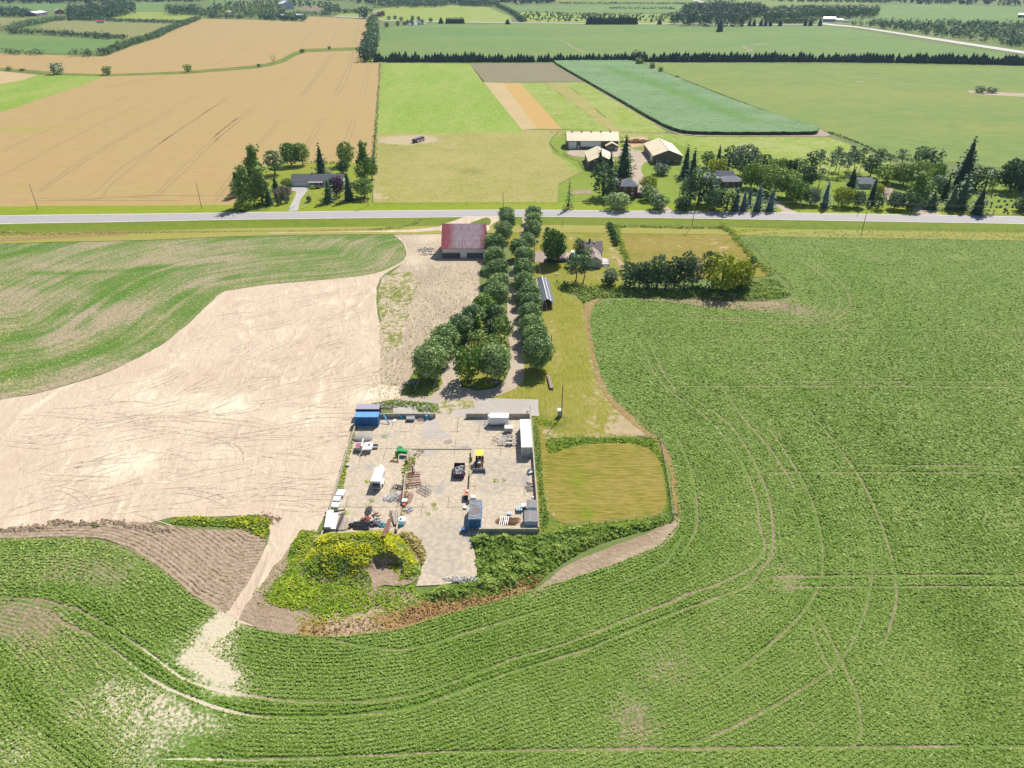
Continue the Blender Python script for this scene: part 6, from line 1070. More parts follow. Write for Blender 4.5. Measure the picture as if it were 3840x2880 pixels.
def hip(e, w, d, hw, hr, wall, roof, ov=.4, x0=0, y0=0, inset=None):
    wo = MB().box(x0, x0 + w, y0, y0 + d, -.3, hw).build('wall', wall, e); i = d / 2 if inset is None else inset; r = MB()
    a = [(x0 - ov, y0 - ov, hw), (x0 + w + ov, y0 - ov, hw), (x0 + w + ov, y0 + d + ov, hw), (x0 - ov, y0 + d + ov, hw)]; p = (x0 + min(i, w / 2), y0 + d / 2, hr); q = (x0 + w - min(i, w / 2 - .01), y0 + d / 2, hr)
    r.add(a + [p, q] + [(x, y, z - .15) for x, y, z in a], [(0, 1, 5, 4), (1, 2, 5), (2, 3, 4, 5), (3, 0, 4), (9, 8, 7, 6), (0, 6, 7, 1), (1, 7, 8, 2), (2, 8, 9, 3), (3, 9, 6, 0)])
    return wo, r.build('roof', roof, e)
def window(par, x, z, w, h, y=0.0, fm='whitep', side='F', name='window', mull=1):
    """framed pane standing on a wall face; side F faces -y, L faces -x, R faces +x"""
    def B(m, a0, a1, d0, d1, z0, z1):
        if side == 'F': m.box(a0, a1, y - d1, y - d0, z0, z1)
        elif side == 'L': m.box(y - d1, y - d0, a0, a1, z0, z1)
        else: m.box(y + d0, y + d1, a0, a1, z0, z1)
    f = MB(); t = .1
    B(f, x, x + t, .003, .07, z, z + h); B(f, x + w - t, x + w, .003, .07, z, z + h); B(f, x + t, x + w - t, .003, .07, z, z + t); B(f, x + t, x + w - t, .003, .07, z + h - t, z + h)
    for k in range(mull): c = x + w * (k + 1) / (mull + 1); B(f, c - .03, c + .03, .003, .06, z + t, z + h - t)
    fo = f.build(name, BM[fm], par); g = MB(); B(g, x + t * .9, x + w - t * .9, .002, .02, z + t * .9, z + h - t * .9); g.build('pane', BM['glass'], fo); return fo
def door(par, x, z, w, h, y=0.0, mat='whitep', side='F', name='door', panels=True):
    m = MB()
    def B(a0, a1, d0, d1, z0, z1):
        if side == 'F': m.box(a0, a1, y - d1, y - d0, z0, z1)
        elif side == 'L': m.box(y - d1, y - d0, a0, a1, z0, z1)
        else: m.box(y + d0, y + d1, a0, a1, z0, z1)
    B(x, x + w, .003, .05, z, z + h)
    if panels:
        k = max(2, int(h / .6))
        for i in range(k): B(x + .08, x + w - .08, .052, .075, z + h * i / k + .05, z + h * (i + 1) / k - .05)
    o = m.build(name, BM[mat] if isinstance(mat, str) else mat, par); return o
# red-roofed bank barn
e, w = site('barn', (1661, 967), (1818, 967), 'white barn with a worn red metal roof and dark stone base by the sandy entrance', 'barn')
wo, ro = gable(e, w, 16, 4.6, 11.6, BM['white'], BM['redroof'], .5, z0=2.2)
MB().box(-.12, w + .12, -.12, 16.12, -.3, 2.15).build('stone_base', BM['stone'], e); door(e, w * .42, .1, 2.6, 2.3, y=-.13, name='door')
for q in (0, w): pass
MB().box(-.52, w + .52, -.6, -.46, 4.0, 4.18).build('gutter', BM['redfar'], e)
# grey house
e, w = site('grey_house', (2176, 968), (2257, 968), 'small grey house with brown shingle roof, front gable wing and white deck', 'house')
_, ro = gable(e, w, 9, 3.3, 5.6, BM['siding'], BM['shingle'], .35)
for x in (w * .34, w * .66): MB().cbox((x, 3.7, 5.4), (.5, .5, .5)).build('skylight', BM['whitep'], ro)
MB().cbox((w * .45, 4.6, 6.0), (.7, .7, 1.3)).build('chimney', BM['brick'], ro)
window(e, w * .84, 1.0, 1.0, 1.2); door(e, w * .72, .3, .9, 2.0)
wg = MB(); ww = 5.6; wx = 1.9
gable(e, ww, 10.6, 2.9, 4.6, BM['siding'], BM['shingle2'], .35, 'y', x0=wx, y0=-10.6, wname='wing_wall', rname='wing_roof')
MB().tube((wx + ww * .5, -6.5, 4.3), (wx + ww * .5, -6.5, 5.2), .22, n=8).build('flue', BM['dark'], e); MB().tube((wx + ww * .9, -3.5, 3.0), (wx + ww * .9, -3.5, 3.9), .12, n=8).build('vent_pipe', BM['dark'], e)
window(e, wx + 1.0, 1.0, 1.1, 1.1, y=-10.6); window(e, wx + 3.4, 1.0, 1.1, 1.1, y=-10.6); window(e, -7.5, 1.1, 1.2, 1.1, y=wx + ww, side='R')
dk = MB().box(wx + ww + .03, wx + ww + 3.4, -9.2, -2.6, .75, .9); 
for x in (wx + ww + .2, wx + ww + 3.2):
    for y in (-9.1, -5.9, -2.8): dk.box(x - .06, x + .06, y - .06, y + .06, -.1, 1.75)
dk.box(wx + ww + .1, wx + ww + 3.4, -9.22, -9.16, 1.6, 1.72).box(wx + ww + 3.34, wx + ww + 3.4, -9.1, -2.7, 1.6, 1.72)
for i in range(14): dk.box(wx + ww + 3.35, wx + ww + 3.39, -9 + i * .46, -8.95 + i * .46, .9, 1.6); dk.box(wx + ww + .2 + i * .23, wx + ww + .23 + i * .23, -9.2, -9.17, .9, 1.6)
dk.build('deck', BM['deck'], e); st = MB()
for i in range(3): st.box(wx + ww + .6, wx + ww + 2.8, -9.6 - i * .35, -9.25 - i * .35, 0, .6 - i * .2)
st.build('deck_steps', BM['deck'], e)
# ranch house
e, w = site('ranch_house', (1094, 700), (1284, 700), 'long low ranch house with a dark grey roof and two white garage doors', 'house')
gable(e, w, 10, 2.8, 5.5, BM['white'], BM['greyroof'], .5)
door(e, 1.3, .05, 2.9, 2.2, name='garage_door'); door(e, 5.4, .05, 2.9, 2.2, name='garage_door')
for x, ww_ in ((9.9, 2.2), (12.9, 1.6), (15.2, 2.4), (20.5, 1.8), (24.2, 1.8)): window(e, x, .9, ww_, 1.35)
MB().cbox((19.5, 6.2, 5.6), (1.2, .8, 1.6)).build('chimney', plain('pale_chimney', (.6, .55, .5), .9), e); MB().cbox((10.5, 5.4, 5.75), (.7, .7, 1.0)).build('chimney', BM['brick'], e)
ph = MB().box(9.4, 17, -1.5, -.55, 2.55, 2.68)
for x in (9.6, 12, 14.5, 16.8): ph.box(x - .06, x + .06, -1.45, -1.33, 0, 2.55)
ph.build('porch', BM['whitep'], e)
# farmstead pole barns
e, w = site('pole_barn', (2126.5, 559), (2317, 559), 'long brown pole barn with a pale yellow roof, the rearmost farm building', 'barn')
gable(e, w, 16, 5.4, 9.2, BM['bwall'], BM['yroof'], .5); door(e, .8, .05, 5.2, 4.5, name='overhead_door'); door(e, 6.8, .05, 1.0, 2.1)
MB().box(8.6, 21.6, -.06, -.003, 1.5, 4.7).build('curtain_opening', BM['whitep'], e)
for i in range(5): MB().cbox((3.5 + i * 6.2, 8, 9.45), (1.1, .5, .4)).build('ridge_vent', BM['dark'], e)
e, w = site('gabled_shed', (2272, 566), (2316, 566), 'little brown gabled building with two white windows in front of the longest barn', 'shed')
gable(e, w, 4.0, 3.2, 5.0, BM['bwall'], BM['yroofy'], .5, 'y'); window(e, .9, 1.2, 1.4, 1.0); window(e, 3.2, 1.2, 1.4, 1.0); door(e, 5.9, .05, .9, 2.1)
e, w = site('pole_shed', (2207, 637), (2299, 637), 'middle pole shed with a pale yellow roof behind the dark spruces', 'shed')
gable(e, w, 25, 4.9, 8.0, BM['bwall'], BM['yroofy'], .5, 'y'); window(e, 3.5, 1.2, 1.2, 1.0, y=0, side='L'); window(e, 11, 1.2, 1.2, 1.0, y=0, side='L'); window(e, 6, 1.3, 1.3, 1.0)
for i in range(3): MB().cbox((w / 2, 6 + i * 6.5, 8.25), (.5, 1.0, .4)).build('ridge_vent', BM['dark'], e)
e, w = site('pole_barn', (2448, 615), (2556, 615), 'wide brown pole barn with a pale yellow roof and three white windows in its gable', 'barn')
gable(e, w, 34, 4.9, 8.1, BM['bwall'], BM['yroofy'], .5, 'y')
for x in (3.8, 8.2, 12.8): window(e, x, 1.1, 1.4, 1.1)
door(e, 4, .1, 5.5, 3.8, y=0, side='L', name='sliding_door')
for i in range(5): MB().cbox((w / 2, 4 + i * 6, 8.35), (.5, 1.0, .4)).build('ridge_vent', BM['dark'], e)
# brick farmhouse
e, w = site('brick_house', (2325, 744), (2388, 744), 'two-storey red brick farmhouse with a grey hipped roof and tall chimney', 'house')
_, ro = hip(e, w, 9, 6.2, 9.2, BM['brick'], BM['greyroof2'], .5, inset=3.6); MB().cbox((-.1, 2.5, 7.6), (.8, .8, 3.6)).build('chimney', BM['brick'], ro)
for x in (1.7, 5.6): window(e, x, 3.9, 1.1, 1.9)
window(e, 1.7, .9, 1.1, 1.9); d_ = door(e, 5.5, .1, 1.2, 2.3, mat=BM['wood']); MB().box(5.3, 6.9, -.1, -.01, 2.45, 2.95).build('fanlight', BM['whitep'], e)
window(e, 2.2, 3.9, 1.1, 1.9, y=0, side='L'); window(e, 2.2, .9, 1.1, 1.9, y=w, side='R')
gable(e, 7.5, 8, 3.8, 6.2, BM['brick'], BM['greyroof2'], .4, 'y', x0=-4.2, y0=9.1, wname='rear_wing_wall', rname='rear_wing_roof')
gable(e, 3.9, 6, 2.8, 3.5, BM['brick'], BM['shingle2'], .3, 'x', x0=w + .05, y0=1.2, wname='side_wing_wall', rname='side_wing_roof'); window(e, w + 1.1, .9, 1.4, 1.2, y=1.2)
# houses among the trees
e, w = site('bungalow', (2712, 702), (2782, 702), 'grey-roofed bungalow half hidden among the tall trees', 'house')
hip(e, w, 9, 3.0, 5.0, BM['brick'], BM['greyroof2'], .6, inset=3); gable(e, 9, 9, 3.0, 5.4, BM['white'], BM['greyroof'], .5, 'x', x0=-1, y0=9.2, wname='rear_wall', rname='rear_roof'); gable(e, 8, 8, 3.0, 4.8, BM['white'], BM['greyroof2'], .5, 'y', x0=-8.2, y0=5, wname='garage_wall', rname='garage_roof')
for x in (1.2, 4.5, 7.6): window(e, x, .9, 1.3, 1.2)
e, w = site('low_grey_house', (3218, 708), (3290, 708), 'low house with a plain grey roof behind the lone dark spruce on the right', 'house')
gable(e, w * .75, 8, 2.9, 5.0, BM['bluefar'], BM['greyroof2'], .5); gable(e, w * .25 - .1, 7, 2.5, 4.0, BM['bluefar'], BM['greyroof'], .4, x0=w * .75 + .1, y0=.5, wname='annex_wall', rname='annex_roof')
for x in (1.5, 5): window(e, x, .9, 1.3, 1.2)
# far buildings
def farb(name, pl, pr, d, hw, hr, wall, roof, label, cat, axis='x', extra=None):
    e, w = site(name, pl, pr, label, cat); gable(e, w, d, hw, hr, BM[wall], BM[roof], .4, axis); door(e, w * .4, .05, min(3, w * .25), min(3, hw * .8), name='door'); return e, w
farb('far_barn', (138, 61), (179, 55), 26, 6, 9.5, 'purplefar', 'whitefar', 'large far barn with a bright white roof and violet-blue walls', 'barn')
farb('far_barn', (210, 53), (243, 52), 14, 7, 11, 'redfar', 'whitefar', 'smaller white-roofed barn with a red side, right of the large far barn', 'barn', 'y')
farb('far_shed', (364, 87), (392, 87), 9, 3.5, 5.5, 'bluefar', 'redfar', 'small shed with a bright red roof in the far meadow', 'shed')
farb('far_house', (320, 52), (336, 52), 8, 5, 8, 'white', 'redfar', 'red roof peeping out of the far left wood', 'house')
farb('far_barn', (1062, 36), (1104, 34), 22, 14, 21, 'bluefar', 'whitefar', 'tall white far barn with a gambrel-like roof above the wheat', 'barn', 'y')
farb('far_house', (1052, 70), (1072, 70), 9, 6, 9, 'white', 'whitefar', 'left little white house at the top edge of the wheat', 'house')
farb('far_house', (1112, 69), (1135, 69), 9, 7, 9, 'white', 'whitefar', 'right little white house at the top edge of the wheat', 'house')
farb('far_house', (845, 52), (885, 51), 12, 4, 7, 'whitep', 'cream', 'far pale house behind the clipped dark hedge', 'house')
farb('far_house', (1392, 62), (1420, 62), 14, 4.5, 8, 'brick', 'shingle2', 'far house with a purplish roof at the corner of the road', 'house')
farb('far_barn', (2652, 42), (2664, 42), 12, 6, 9, 'whitep', 'whitefar', 'tiny white building inside the far wood', 'shed')
farb('far_barn', (2698, 53), (2722, 53), 14, 6, 10, 'brick', 'shingle2', 'pinkish-roofed barn inside the far wood', 'barn')
farb('far_farmhouse', (3086, 81), (3132, 82), 14, 6, 9, 'bluefar', 'whitefar', 'blue-white farm building at the bend of the far road', 'barn')
farb('far_shed', (3136, 80), (3162, 80), 8, 3, 4.5, 'bluefar', 'whitefar', 'lower white shed joined to the right of the blue-white farm building', 'shed')
farb('far_shed', (3160, 83), (3182, 84), 5, 2.2, 3.2, 'dark', 'bluefar', 'small dark-roofed shed right of the far farm building', 'shed')
farb('far_barn', (3816, 66), (3850, 67), 12, 6, 9, 'dark', 'whitefar', 'far barn with a white roof at the right edge', 'barn')
# long open shed by the right maple row
e, w = site('open_shed', (2034, 1156), (2052, 1157), 'long narrow open shed with grey panel roof beside the right maple row', 'shed'); e.rotation_euler.z = R(3.2)
w = 3.6; sh = MB()
for y in (0, 5, 10, 15, 20):
    for x in (.1, w - .1): sh.box(x - .08, x + .08, y - .08, y + .08, -.1, 2.3)
sh.build('posts', BM['whitep'], e); r = MB().slab([(-.5, -.4, 2.5), (w * .45, -.4, 3.6), (w * .45, 21, 3.6), (-.5, 21, 2.5)], .1); r.slab([(w * .45, -.4, 3.6), (w + .6, -.4, 2.0), (w + .6, 21, 2.0), (w * .45, 21, 3.6)], .1); ro = r.build('roof', ribbed('blue_grey_sheet', (.13, .15, .19), (.10, .115, .15), 1, 12, .5, .4), e)
s = MB(); s.slab([(w * .45 - .1, -.45, 3.7), (w * .45 + .15, -.45, 3.68), (w * .45 + .15, 21, 3.68), (w * .45 - .1, 21, 3.7)], .05); s.slab([(w * .78, -.45, 2.92), (w * .78 + .16, -.45, 2.84), (w * .78 + .16, 21, 2.84), (w * .78, 21, 2.92)], .05); s.slab([(-.5, -.45, 2.6), (-.3, -.45, 2.68), (-.3, 21, 2.68), (-.5, 21, 2.6)], .05); s.build('seam', BM['whitep'], ro)
MB().box(.2, w - .2, 1.2, 20.5, 0, 1.9).build('dark_block', BM['dark'], e)  # dark block under the roof stands in for the dark open front
# ---------------------------------------------------------------- poles and wires
def upole(px, h, label, arm=False, box=False, lean=0.0):
    e = empty('utility_pole', P(*px), 0, label, 'utility pole', 'utility poles'); MB().tube((0, 0, -.3), (lean, 0, h), .17, .11, 8).build('pole', BM['pole'], e)
    if arm: MB().box(-1.1, 1.1, -.06, .06, h - .75, h - .6).build('crossarm', BM['pole'], e)
    ins = MB()
    for z in ((h + .02,) if not arm else (h - .6,)):
        for x in ((lean,) if not arm else (-1, 0, 1)): ins.tube((x, 0, z), (x, 0, z + .25), .07, .05, 6)
    ins.build('insulator', BM['steel'], e)
    if box: MB().tube((.35, -.1, h - 2.6), (.35, -.1, h - 1.6), .28, n=10).build('transformer', BM['steel'], e)
    return P(*px) + Vector((lean, 0, h))
tops = {}
for k, px, h, lb, a, bx in [('a', (143, 788), 13, 'leftmost utility pole on the north verge by the wheat', 0, 0), ('b', (757, 783), 13, 'second utility pole from the left on the north verge by the wheat', 0, 0), ('c', (1381, 774), 12.5, 'utility pole at the corner of the ranch lot and the pasture', 0, 1), ('d', (1887, 784), 8, 'short utility pole on the verge behind the left maple row', 0, 0),
     ('e', (2595, 853), 14.5, 'tall utility pole on the south verge above the mown paddock', 1, 0), ('f', (3235, 857), 13, 'tall utility pole on the south verge at the right', 1, 1), ('g', (2455, 677), 11, 'pole on the farm lawn with a transformer', 0, 1), ('h', (2546, 744), 6.5, 'short plain pole beside the evergreen clump', 0, 0),
     ('i', (2758, 789), 10, 'slim pole in front of the blue spruces', 0, 0), ('j', (2998, 787), 6.5, 'short slim pole in front of the light green trees', 0, 0), ('k', (3219, 796), 10, 'thin leaning pole on the verge near the low grey house', 0, 0), ('l', (2003, 1010), 13, 'pole standing inside the right maple row', 0, 1), ('m', (2066, 1346), 8, 'pole at the foot of the right maple row by the lawn', 0, 0), ('n', (2105.5, 1564), 9.7, 'pole with a grey meter box beside the concrete yard', 0, 0)]:
    tops[k] = upole(px, h, lb, a, bx)
def wire(a, b, sag, label, r=.03):
    pts = [a.lerp(b, i / 10) - Vector((0, 0, sag * 4 * (i / 10) * (1 - i / 10))) for i in range(11)]; tag(MB().path(pts, r, 4).build('overhead_wire', BM['wire']), label, 'wire', 'overhead wires')
for dx, nm in ((-1, 'rear'), (1, 'front')):
    o = Vector((0, dx, -.4)); wire(tops['e'] + o, tops['f'] + o, 1.5, f'{nm} wire between the two tall poles on the south verge'); wire(tops['f'] + o, P(3960, 870) + Vector((0, dx, 12.5)), 1.5, f'{nm} wire running right from the rightmost tall pole')
wire(tops['e'], tops['g'], 1.2, 'wire crossing the road to the farm lawn pole'); wire(tops['l'], tops['m'], 1.0, 'wire along the right maple row', .025); wire(tops['m'], tops['n'], .8, 'wire above the lawn to the meter pole', .025); wire(tops['d'] + Vector((0, 0, 0)), tops['l'], 1, 'wire from the road down the right maple row', .025)
b = P(2098, 1562); e = empty('meter_box', b, 0, 'grey meter cabinet beside its pole at the concrete yard corner', 'cabinet'); MB().box(-.5, .5, -.35, .35, .1, 2.0).build('cabinet', BM['steel'], e); MB().slab([(-.6, -.5, 2.05), (.6, -.5, 2.05), (.6, .5, 2.35), (-.6, .5, 2.35)], .08).build('lid', BM['whitep'], e)
# ---------------------------------------------------------------- fences
def fence(pts, label, every, h=1.3, wires=(.5, .9, 1.25), name='wire_fence', mat='wood', rail=.02, r=.06, lean=0, maxp=100, rmat='wire'):
    c = spline(pts, False, every, sharp=True); e = empty(name, (c[0].x, c[0].y, 0), 0, label, 'fence'); o = c[0]
    for q in c[:maxp]: MB().tube((0, 0, -.2), (lean, 0, h), r, r * .8, 6).build('post', BM[mat], e).location = (q.x - o.x, q.y - o.y, 0)
    m = MB()
    for z in wires:
        for a, b in zip(c[:-1], c[1:]): m.tube((a.x - o.x, a.y - o.y, z), (b.x - o.x, b.y - o.y, z), rail, n=4, cap=False)
    m.build('wires' if rail < .04 else 'rails', BM[rmat], e); return e
fence([(1405, 769), (1750, 768), (2095, 766)], 'wire fence between the pasture and the north verge', 7.5)
fence([(2314, 848), (2500, 850), (2720, 852)], 'wire fence along the top of the mown paddock beside the verge', 4.6)
fence([(2720, 852), (3000, 856), (3400, 862), (3860, 869)], 'wire fence between the soybeans and the south verge', 4.8)
fence([(2050, 1646), (2250, 1645), (2475, 1643)], 'wire fence across the top of the lower paddock', 3.6)
fence([(2475, 1643), (2490, 1720), (2508, 1820), (2524, 1945)], 'netting fence down the right of the lower paddock', 2.4, 1.5, (.2, .5, .8, 1.1, 1.4), lean=-.15, rmat='wire')
fence([(2118, 1977), (2300, 1962), (2470, 1942), (2524, 1945)], 'wire fence along the bottom of the lower paddock', 3.8)
fence([(2062, 498), (2122, 498), (2128, 503)], 'post fence running to the corner of the longest barn', 5, wires=(.4, .8, 1.2), rail=.05, rmat='wood', r=.1)
fence([(2094, 500), (2070, 522), (2062, 540), (2080, 562), (2095, 573)], 'upper curved wooden fence at the pasture edge', 3.5, wires=(.4, .8, 1.2), rail=.06, rmat='wood', r=.1); fence([(2112, 580), (2145, 598), (2170, 605), (2190, 636)], 'lower curved wooden fence at the pasture edge', 3.5, wires=(.4, .8, 1.2), rail=.06, rmat='wood', r=.1)
fence([(2330, 500), (2500, 503), (2540, 507)], 'dark rail fence behind the farm buildings', 5, wires=(.4, .8, 1.2), rail=.05, rmat='wood', r=.1)
fence([(2612, 512), (2850, 513), (3100, 512)], 'wire fence between the corn and the paddock', 6)
fence([(3680, 808), (3760, 809), (3860, 810)], 'low mesh fence along the front of the cemetery', 4.5, 1.1, (.3, .6, .9)); fence([(3600, 790), (3622, 794), (3625, 800)], 'short fence at the cemetery gate', 3, 1.1, (.5, 1.0))
def gate(px0, px1, label, h=1.4):
    e, w = site('farm_gate', px0, px1, label, 'gate'); m = MB()
    for i in range(5): m.tube((0, 0, .25 + i * (h - .25) / 4), (w, 0, .25 + i * (h - .25) / 4), .035, n=6)
    m.build('bars', BM['wood'], e); 
    for x in (0, w): MB().tube((x, 0, 0), (x, 0, h + .1), .06, n=6).build('upright', BM['wood'], e)
gate((2021, 1080), (2041, 1082), 'brown tubular gate beside the long open shed'); gate((2375, 566), (2407, 567), 'pale gate at the end of the farm court'); gate((1923, 1100), (1928, 1112), 'narrow gate between the maples of the right loop')
# ---------------------------------------------------------------- cemetery
ST = plain('grey_headstone', (.35, .34, .33), .8, var=.3, scale=4, bs=.2); STD = plain('dark_headstone', (.12, .11, .12), .4, var=.3, scale=4)
crg = random.Random(8)
def stone(x, y, kind, label, group):
    e = empty('headstone', P(3560 + x * .2205, 640 + y * .2205 + 3), crg.uniform(-.1, .1), label, 'headstone', group); w = crg.uniform(.9, 1.4); h = crg.uniform(1.0, 1.5)
    MB().box(-w / 2 - .12, w / 2 + .12, -.3, .3, -.05, .25).build('plinth', ST, e)
    if kind == 'cross': MB().box(-.15, .15, -.12, .12, .25, 2.2).box(-.65, -.153, -.11, .11, 1.4, 1.7).box(.153, .65, -.11, .11, 1.4, 1.7).build('cross', ST, e)
    elif kind == 'tall': MB().tube((0, 0, .25), (0, 0, 2.6), .32, .18, 4).build('obelisk', STD, e)
    else:
        m = MB(); prof = [(-w / 2, .25), (w / 2, .25), (w / 2, h * .8)] + [(w / 2 * math.cos(a), h * .8 + .2 * math.sin(a)) for a in (.6, 1.2, 1.9, 2.5)] + [(-w / 2, h * .8)]; m.prism(prof, -.1, .1); m.build('slab', STD if crg.random() < .6 else ST, e)
for x, y in [(380, 330), (450, 335), (265, 450), (275, 505), (775, 420), (845, 420), (890, 430), (640, 530), (715, 550), (800, 620), (865, 620), (660, 680), (835, 520), (940, 520), (1050, 510), (975, 580), (1070, 620), (1110, 570), (925, 710), (970, 685), (990, 730), (1195, 470), (1195, 380), (1250, 370), (1215, 440), (630, 575), (940, 665), (625, 380), (1140, 610), (1270, 640)]:
    stone(x, y, 's', 'upright headstone on the cemetery grass', 'headstones')
stone(355, 415, 'tall', 'tall dark monument at the left of the cemetery', None); stone(700, 620, 'tall', 'tall dark monument right of the cemetery spruce', None); stone(710, 440, 'tall', 'tall dark monument in the middle of the cemetery', None); stone(1190, 665, 'tall', 'tall dark monument at the right front of the cemetery', None); stone(745, 725, 'cross', 'cross-shaped headstone near the front fence of the cemetery', None)
e = empty('headstone', P(3560 + 1100 * .2205, 640 + 752 * .2205), 0, 'low rounded stone by the front fence of the cemetery', 'headstone'); MB().dome((0, 0, 0), .9, .7).build('boulder', ST, e)
# ---------------------------------------------------------------- vehicles and yard things
YM = {
 'blue': ribbed('blue_container_paint', (.045, .20, .50), (.035, .15, .40), 0, 24, .5, 1.0, .8, .5, .7, .08), 'bluey': ribbed('blue_container_paint_side', (.045, .20, .50), (.035, .15, .40), 1, 24, .5, 1.0, .8, .5, .7, .08), 'blueroof': plain('blue_roof_sheet', (.13, .36, .66), .5, var=.15, scale=1.5),
 'wornroof': plain('weathered_container_roof', (.20, .145, .13), .85, col2=(.17, .38, .55), scale=1.3, stretch=(.5, 3.5, 1), lo=.5, hi=.6, bs=.3), 'greyred': plain('grey_roof_with_rust', (.33, .32, .40), .7, col2=(.55, .25, .26), scale=.7, stretch=(1.5, .2, 1), lo=.58, hi=.66),
 'wcont': ribbed('white_container_side', (.72, .72, .69), (.62, .60, .54), 0, 24, .5, .9, .8, .5, .7, .08), 'wconty': ribbed('white_container_long_side', (.72, .72, .69), (.62, .6, .54), 1, 24, .5, .9, .8, .5, .7, .08), 'white': plain('white_vehicle_paint', (.80, .82, .83), .35, var=.05, scale=1), 'offw': plain('dirty_white', (.62, .61, .58), .7, var=.25, scale=2),
 'yellow': plain('yellow_paint', (.74, .62, .05), .5, var=.1), 'orange': plain('orange_brown_paint', (.52, .24, .11), .7), 'green': plain('green_machine_paint', (.01, .26, .055), .4, var=.2), 'redm': plain('rusty_red_machine', (.36, .09, .07), .8, var=.45, scale=3), 'rustp': plain('rust_steel', (.27, .13, .07), .9, var=.4, scale=4), 'plum': plain('dark_plum_bin', (.085, .05, .10), .6),
 'bluebar': plain('blue_plastic', (.03, .42, .62), .45), 'wall': plain('old_concrete_wall', (.50, .44, .34), .95, var=.25, scale=1.2, bs=.4), 'darkw': plain('dark_side_paint', (.12, .115, .12), .8), 'shedroof': plain('grey_felt_roof', (.26, .25, .25), .95, var=.15, scale=2, bs=.3), 'bluew': plain('pale_blue_wall_paint', (.40, .56, .64), .7, var=.12),
 'rubble': plain('rubble_stone', (.55, .49, .42), .95, var=.3, scale=2), 'pvc': plain('white_plastic_pipe', (.82, .84, .88), .35, var=.04), 'lav': plain('violet_pipe_ends', (.25, .28, .55), .5), 'bpipe': plain('black_plastic_pipe', (.04, .045, .055), .45), 'plank': plain('old_planks', (.50, .43, .36), .9, var=.3, scale=5, stretch=(1, .2, 1)), 'tan': plain('tan_cardboard', (.55, .42, .30), .9, var=.2),
 'brown': plain('brown_steel_beam', (.27, .13, .10), .8, var=.25, scale=3), 'grey': plain('mid_grey_metal', (.32, .33, .35), .5, var=.2), 'gravelp': plain('gravel_pile_mat', (.34, .31, .285), .95, var=.25, scale=2.5, bs=.6), 'alu': plain('aluminium', (.62, .63, .66), .35, metal=.6, var=.1), 'glass': BM['glass'], 'rub': BM['rubber'], 'carm': plain('dark_car_paint', (.10, .03, .06), .25, spec=.8), 'carb': plain('black_car_paint', (.02, .02, .03), .25, spec=.8), 'blk': BM['dark'],
 'straw': plain('orange_straw_pile', (.50, .27, .14), .95, var=.45, scale=3, bs=.8)}
def wheel(par, c, r=.36, w=.24, axis='x', name='wheel'):
    a = Vector((w / 2, 0, 0)) if axis == 'x' else Vector((0, w / 2, 0)); c = Vector(c)
    o = MB().tube(c - a, c + a, r, n=14).build(name, YM['rub'], par); MB().tube(c - a * 1.06, c + a * 1.06, r * .55, n=10).build('rim', YM['offw'], o); return o
def thing(name, px, rz, label, cat, group=None, z=.17): 
    p = P(*px); p.z = z; return empty(name, p, R(rz), label, cat, group)
def container(px, rz, W_, D_, H_, label, side, long, roof, doors=None, z=.17, ribs=True):
    e = thing('shipping_container', px, rz, label, 'container', z=z); 
    fr = MB()
    for x in (.06, W_ - .06):
        for y in (.06, D_ - .06): fr.box(x - .08, x + .08, y - .08, y + .08, 0, H_)
    for z in (.1, H_ - .08): fr.box(.14, W_ - .14, -.03, .1, z - .08, z + .08).box(.14, W_ - .14, D_ - .1, D_ + .03, z - .08, z + .08).box(-.03, .1, .14, D_ - .14, z - .08, z + .08).box(W_ - .1, W_ + .03, .14, D_ - .14, z - .08, z + .08)
    fr.build('frame', side if side is not YM['blue'] else YM['blueroof'], e)
    def corr(n, L_, fn):
        m = MB(); 
        for i in range(n): a = L_ * i / n; s = L_ / n; fn(m, a + .14 * 0, a + s * .55, 0.0); fn(m, a + s * .55, a + s, .05)
        return m
    nF = int((W_ - .28) / .3); m = MB()
    for i in range(nF):
        s = (W_ - .28) / nF; a = .14 + i * s; m.box(a, a + s * .5, .0, .04, .18, H_ - .16); m.box(a + s * .5, a + s, .045, .085, .18, H_ - .16)
    m.build('front_panel', side, e); m = MB(); nL = int((D_ - .28) / .3)
    for X, sg in ((0, 1), (W_, -1)):
        for i in range(nL):
            s = (D_ - .28) / nL; a = .14 + i * s; q = sorted((X, X + sg * .04)); m.box(q[0], q[1], a, a + s * .5, .18, H_ - .16); q = sorted((X + sg * .045, X + sg * .085)); m.box(q[0], q[1], a + s * .5, a + s, .18, H_ - .16)
    m.box(.14, W_ - .14, D_ - .08, D_ - .02, .18, H_ - .16); m.build('side_panel', long, e)
    MB().box(.0, W_, .0, D_, H_ - .02 + .02, H_ + .05).build('roof', roof, e)
    if doors: 
        for x in (.5, 1.0, W_ - 1.0, W_ - .5): MB().tube((x, -.06, .2), (x, -.06, H_ - .2), .03, n=6).build('lock_rod', YM['grey'], e)
    return e
container((1332.5, 1600), 0, 6.06, 2.44, 2.75, 'blue ribbed shipping container at the top left corner of the concrete yard', YM['blue'], YM['bluey'], YM['blueroof'])
container((1338, 1570), 0, 6.06, 2.44, 2.75, 'grey-roofed container with red rust bands right behind the blue one', YM['plum'], YM['plum'], YM['greyred'])
container((1955, 1717), 1.2, 2.6, 12.2, 2.9, 'long white shipping container along the right wall of the concrete yard', YM['wcont'], YM['wconty'], YM['white'], doors=True)
container((1757, 1987), -.5, 2.6, 6.3, 2.6, 'blue container with a weathered brown roof at the bottom of the yard', YM['blue'], YM['bluey'], YM['wornroof'], z=.3)
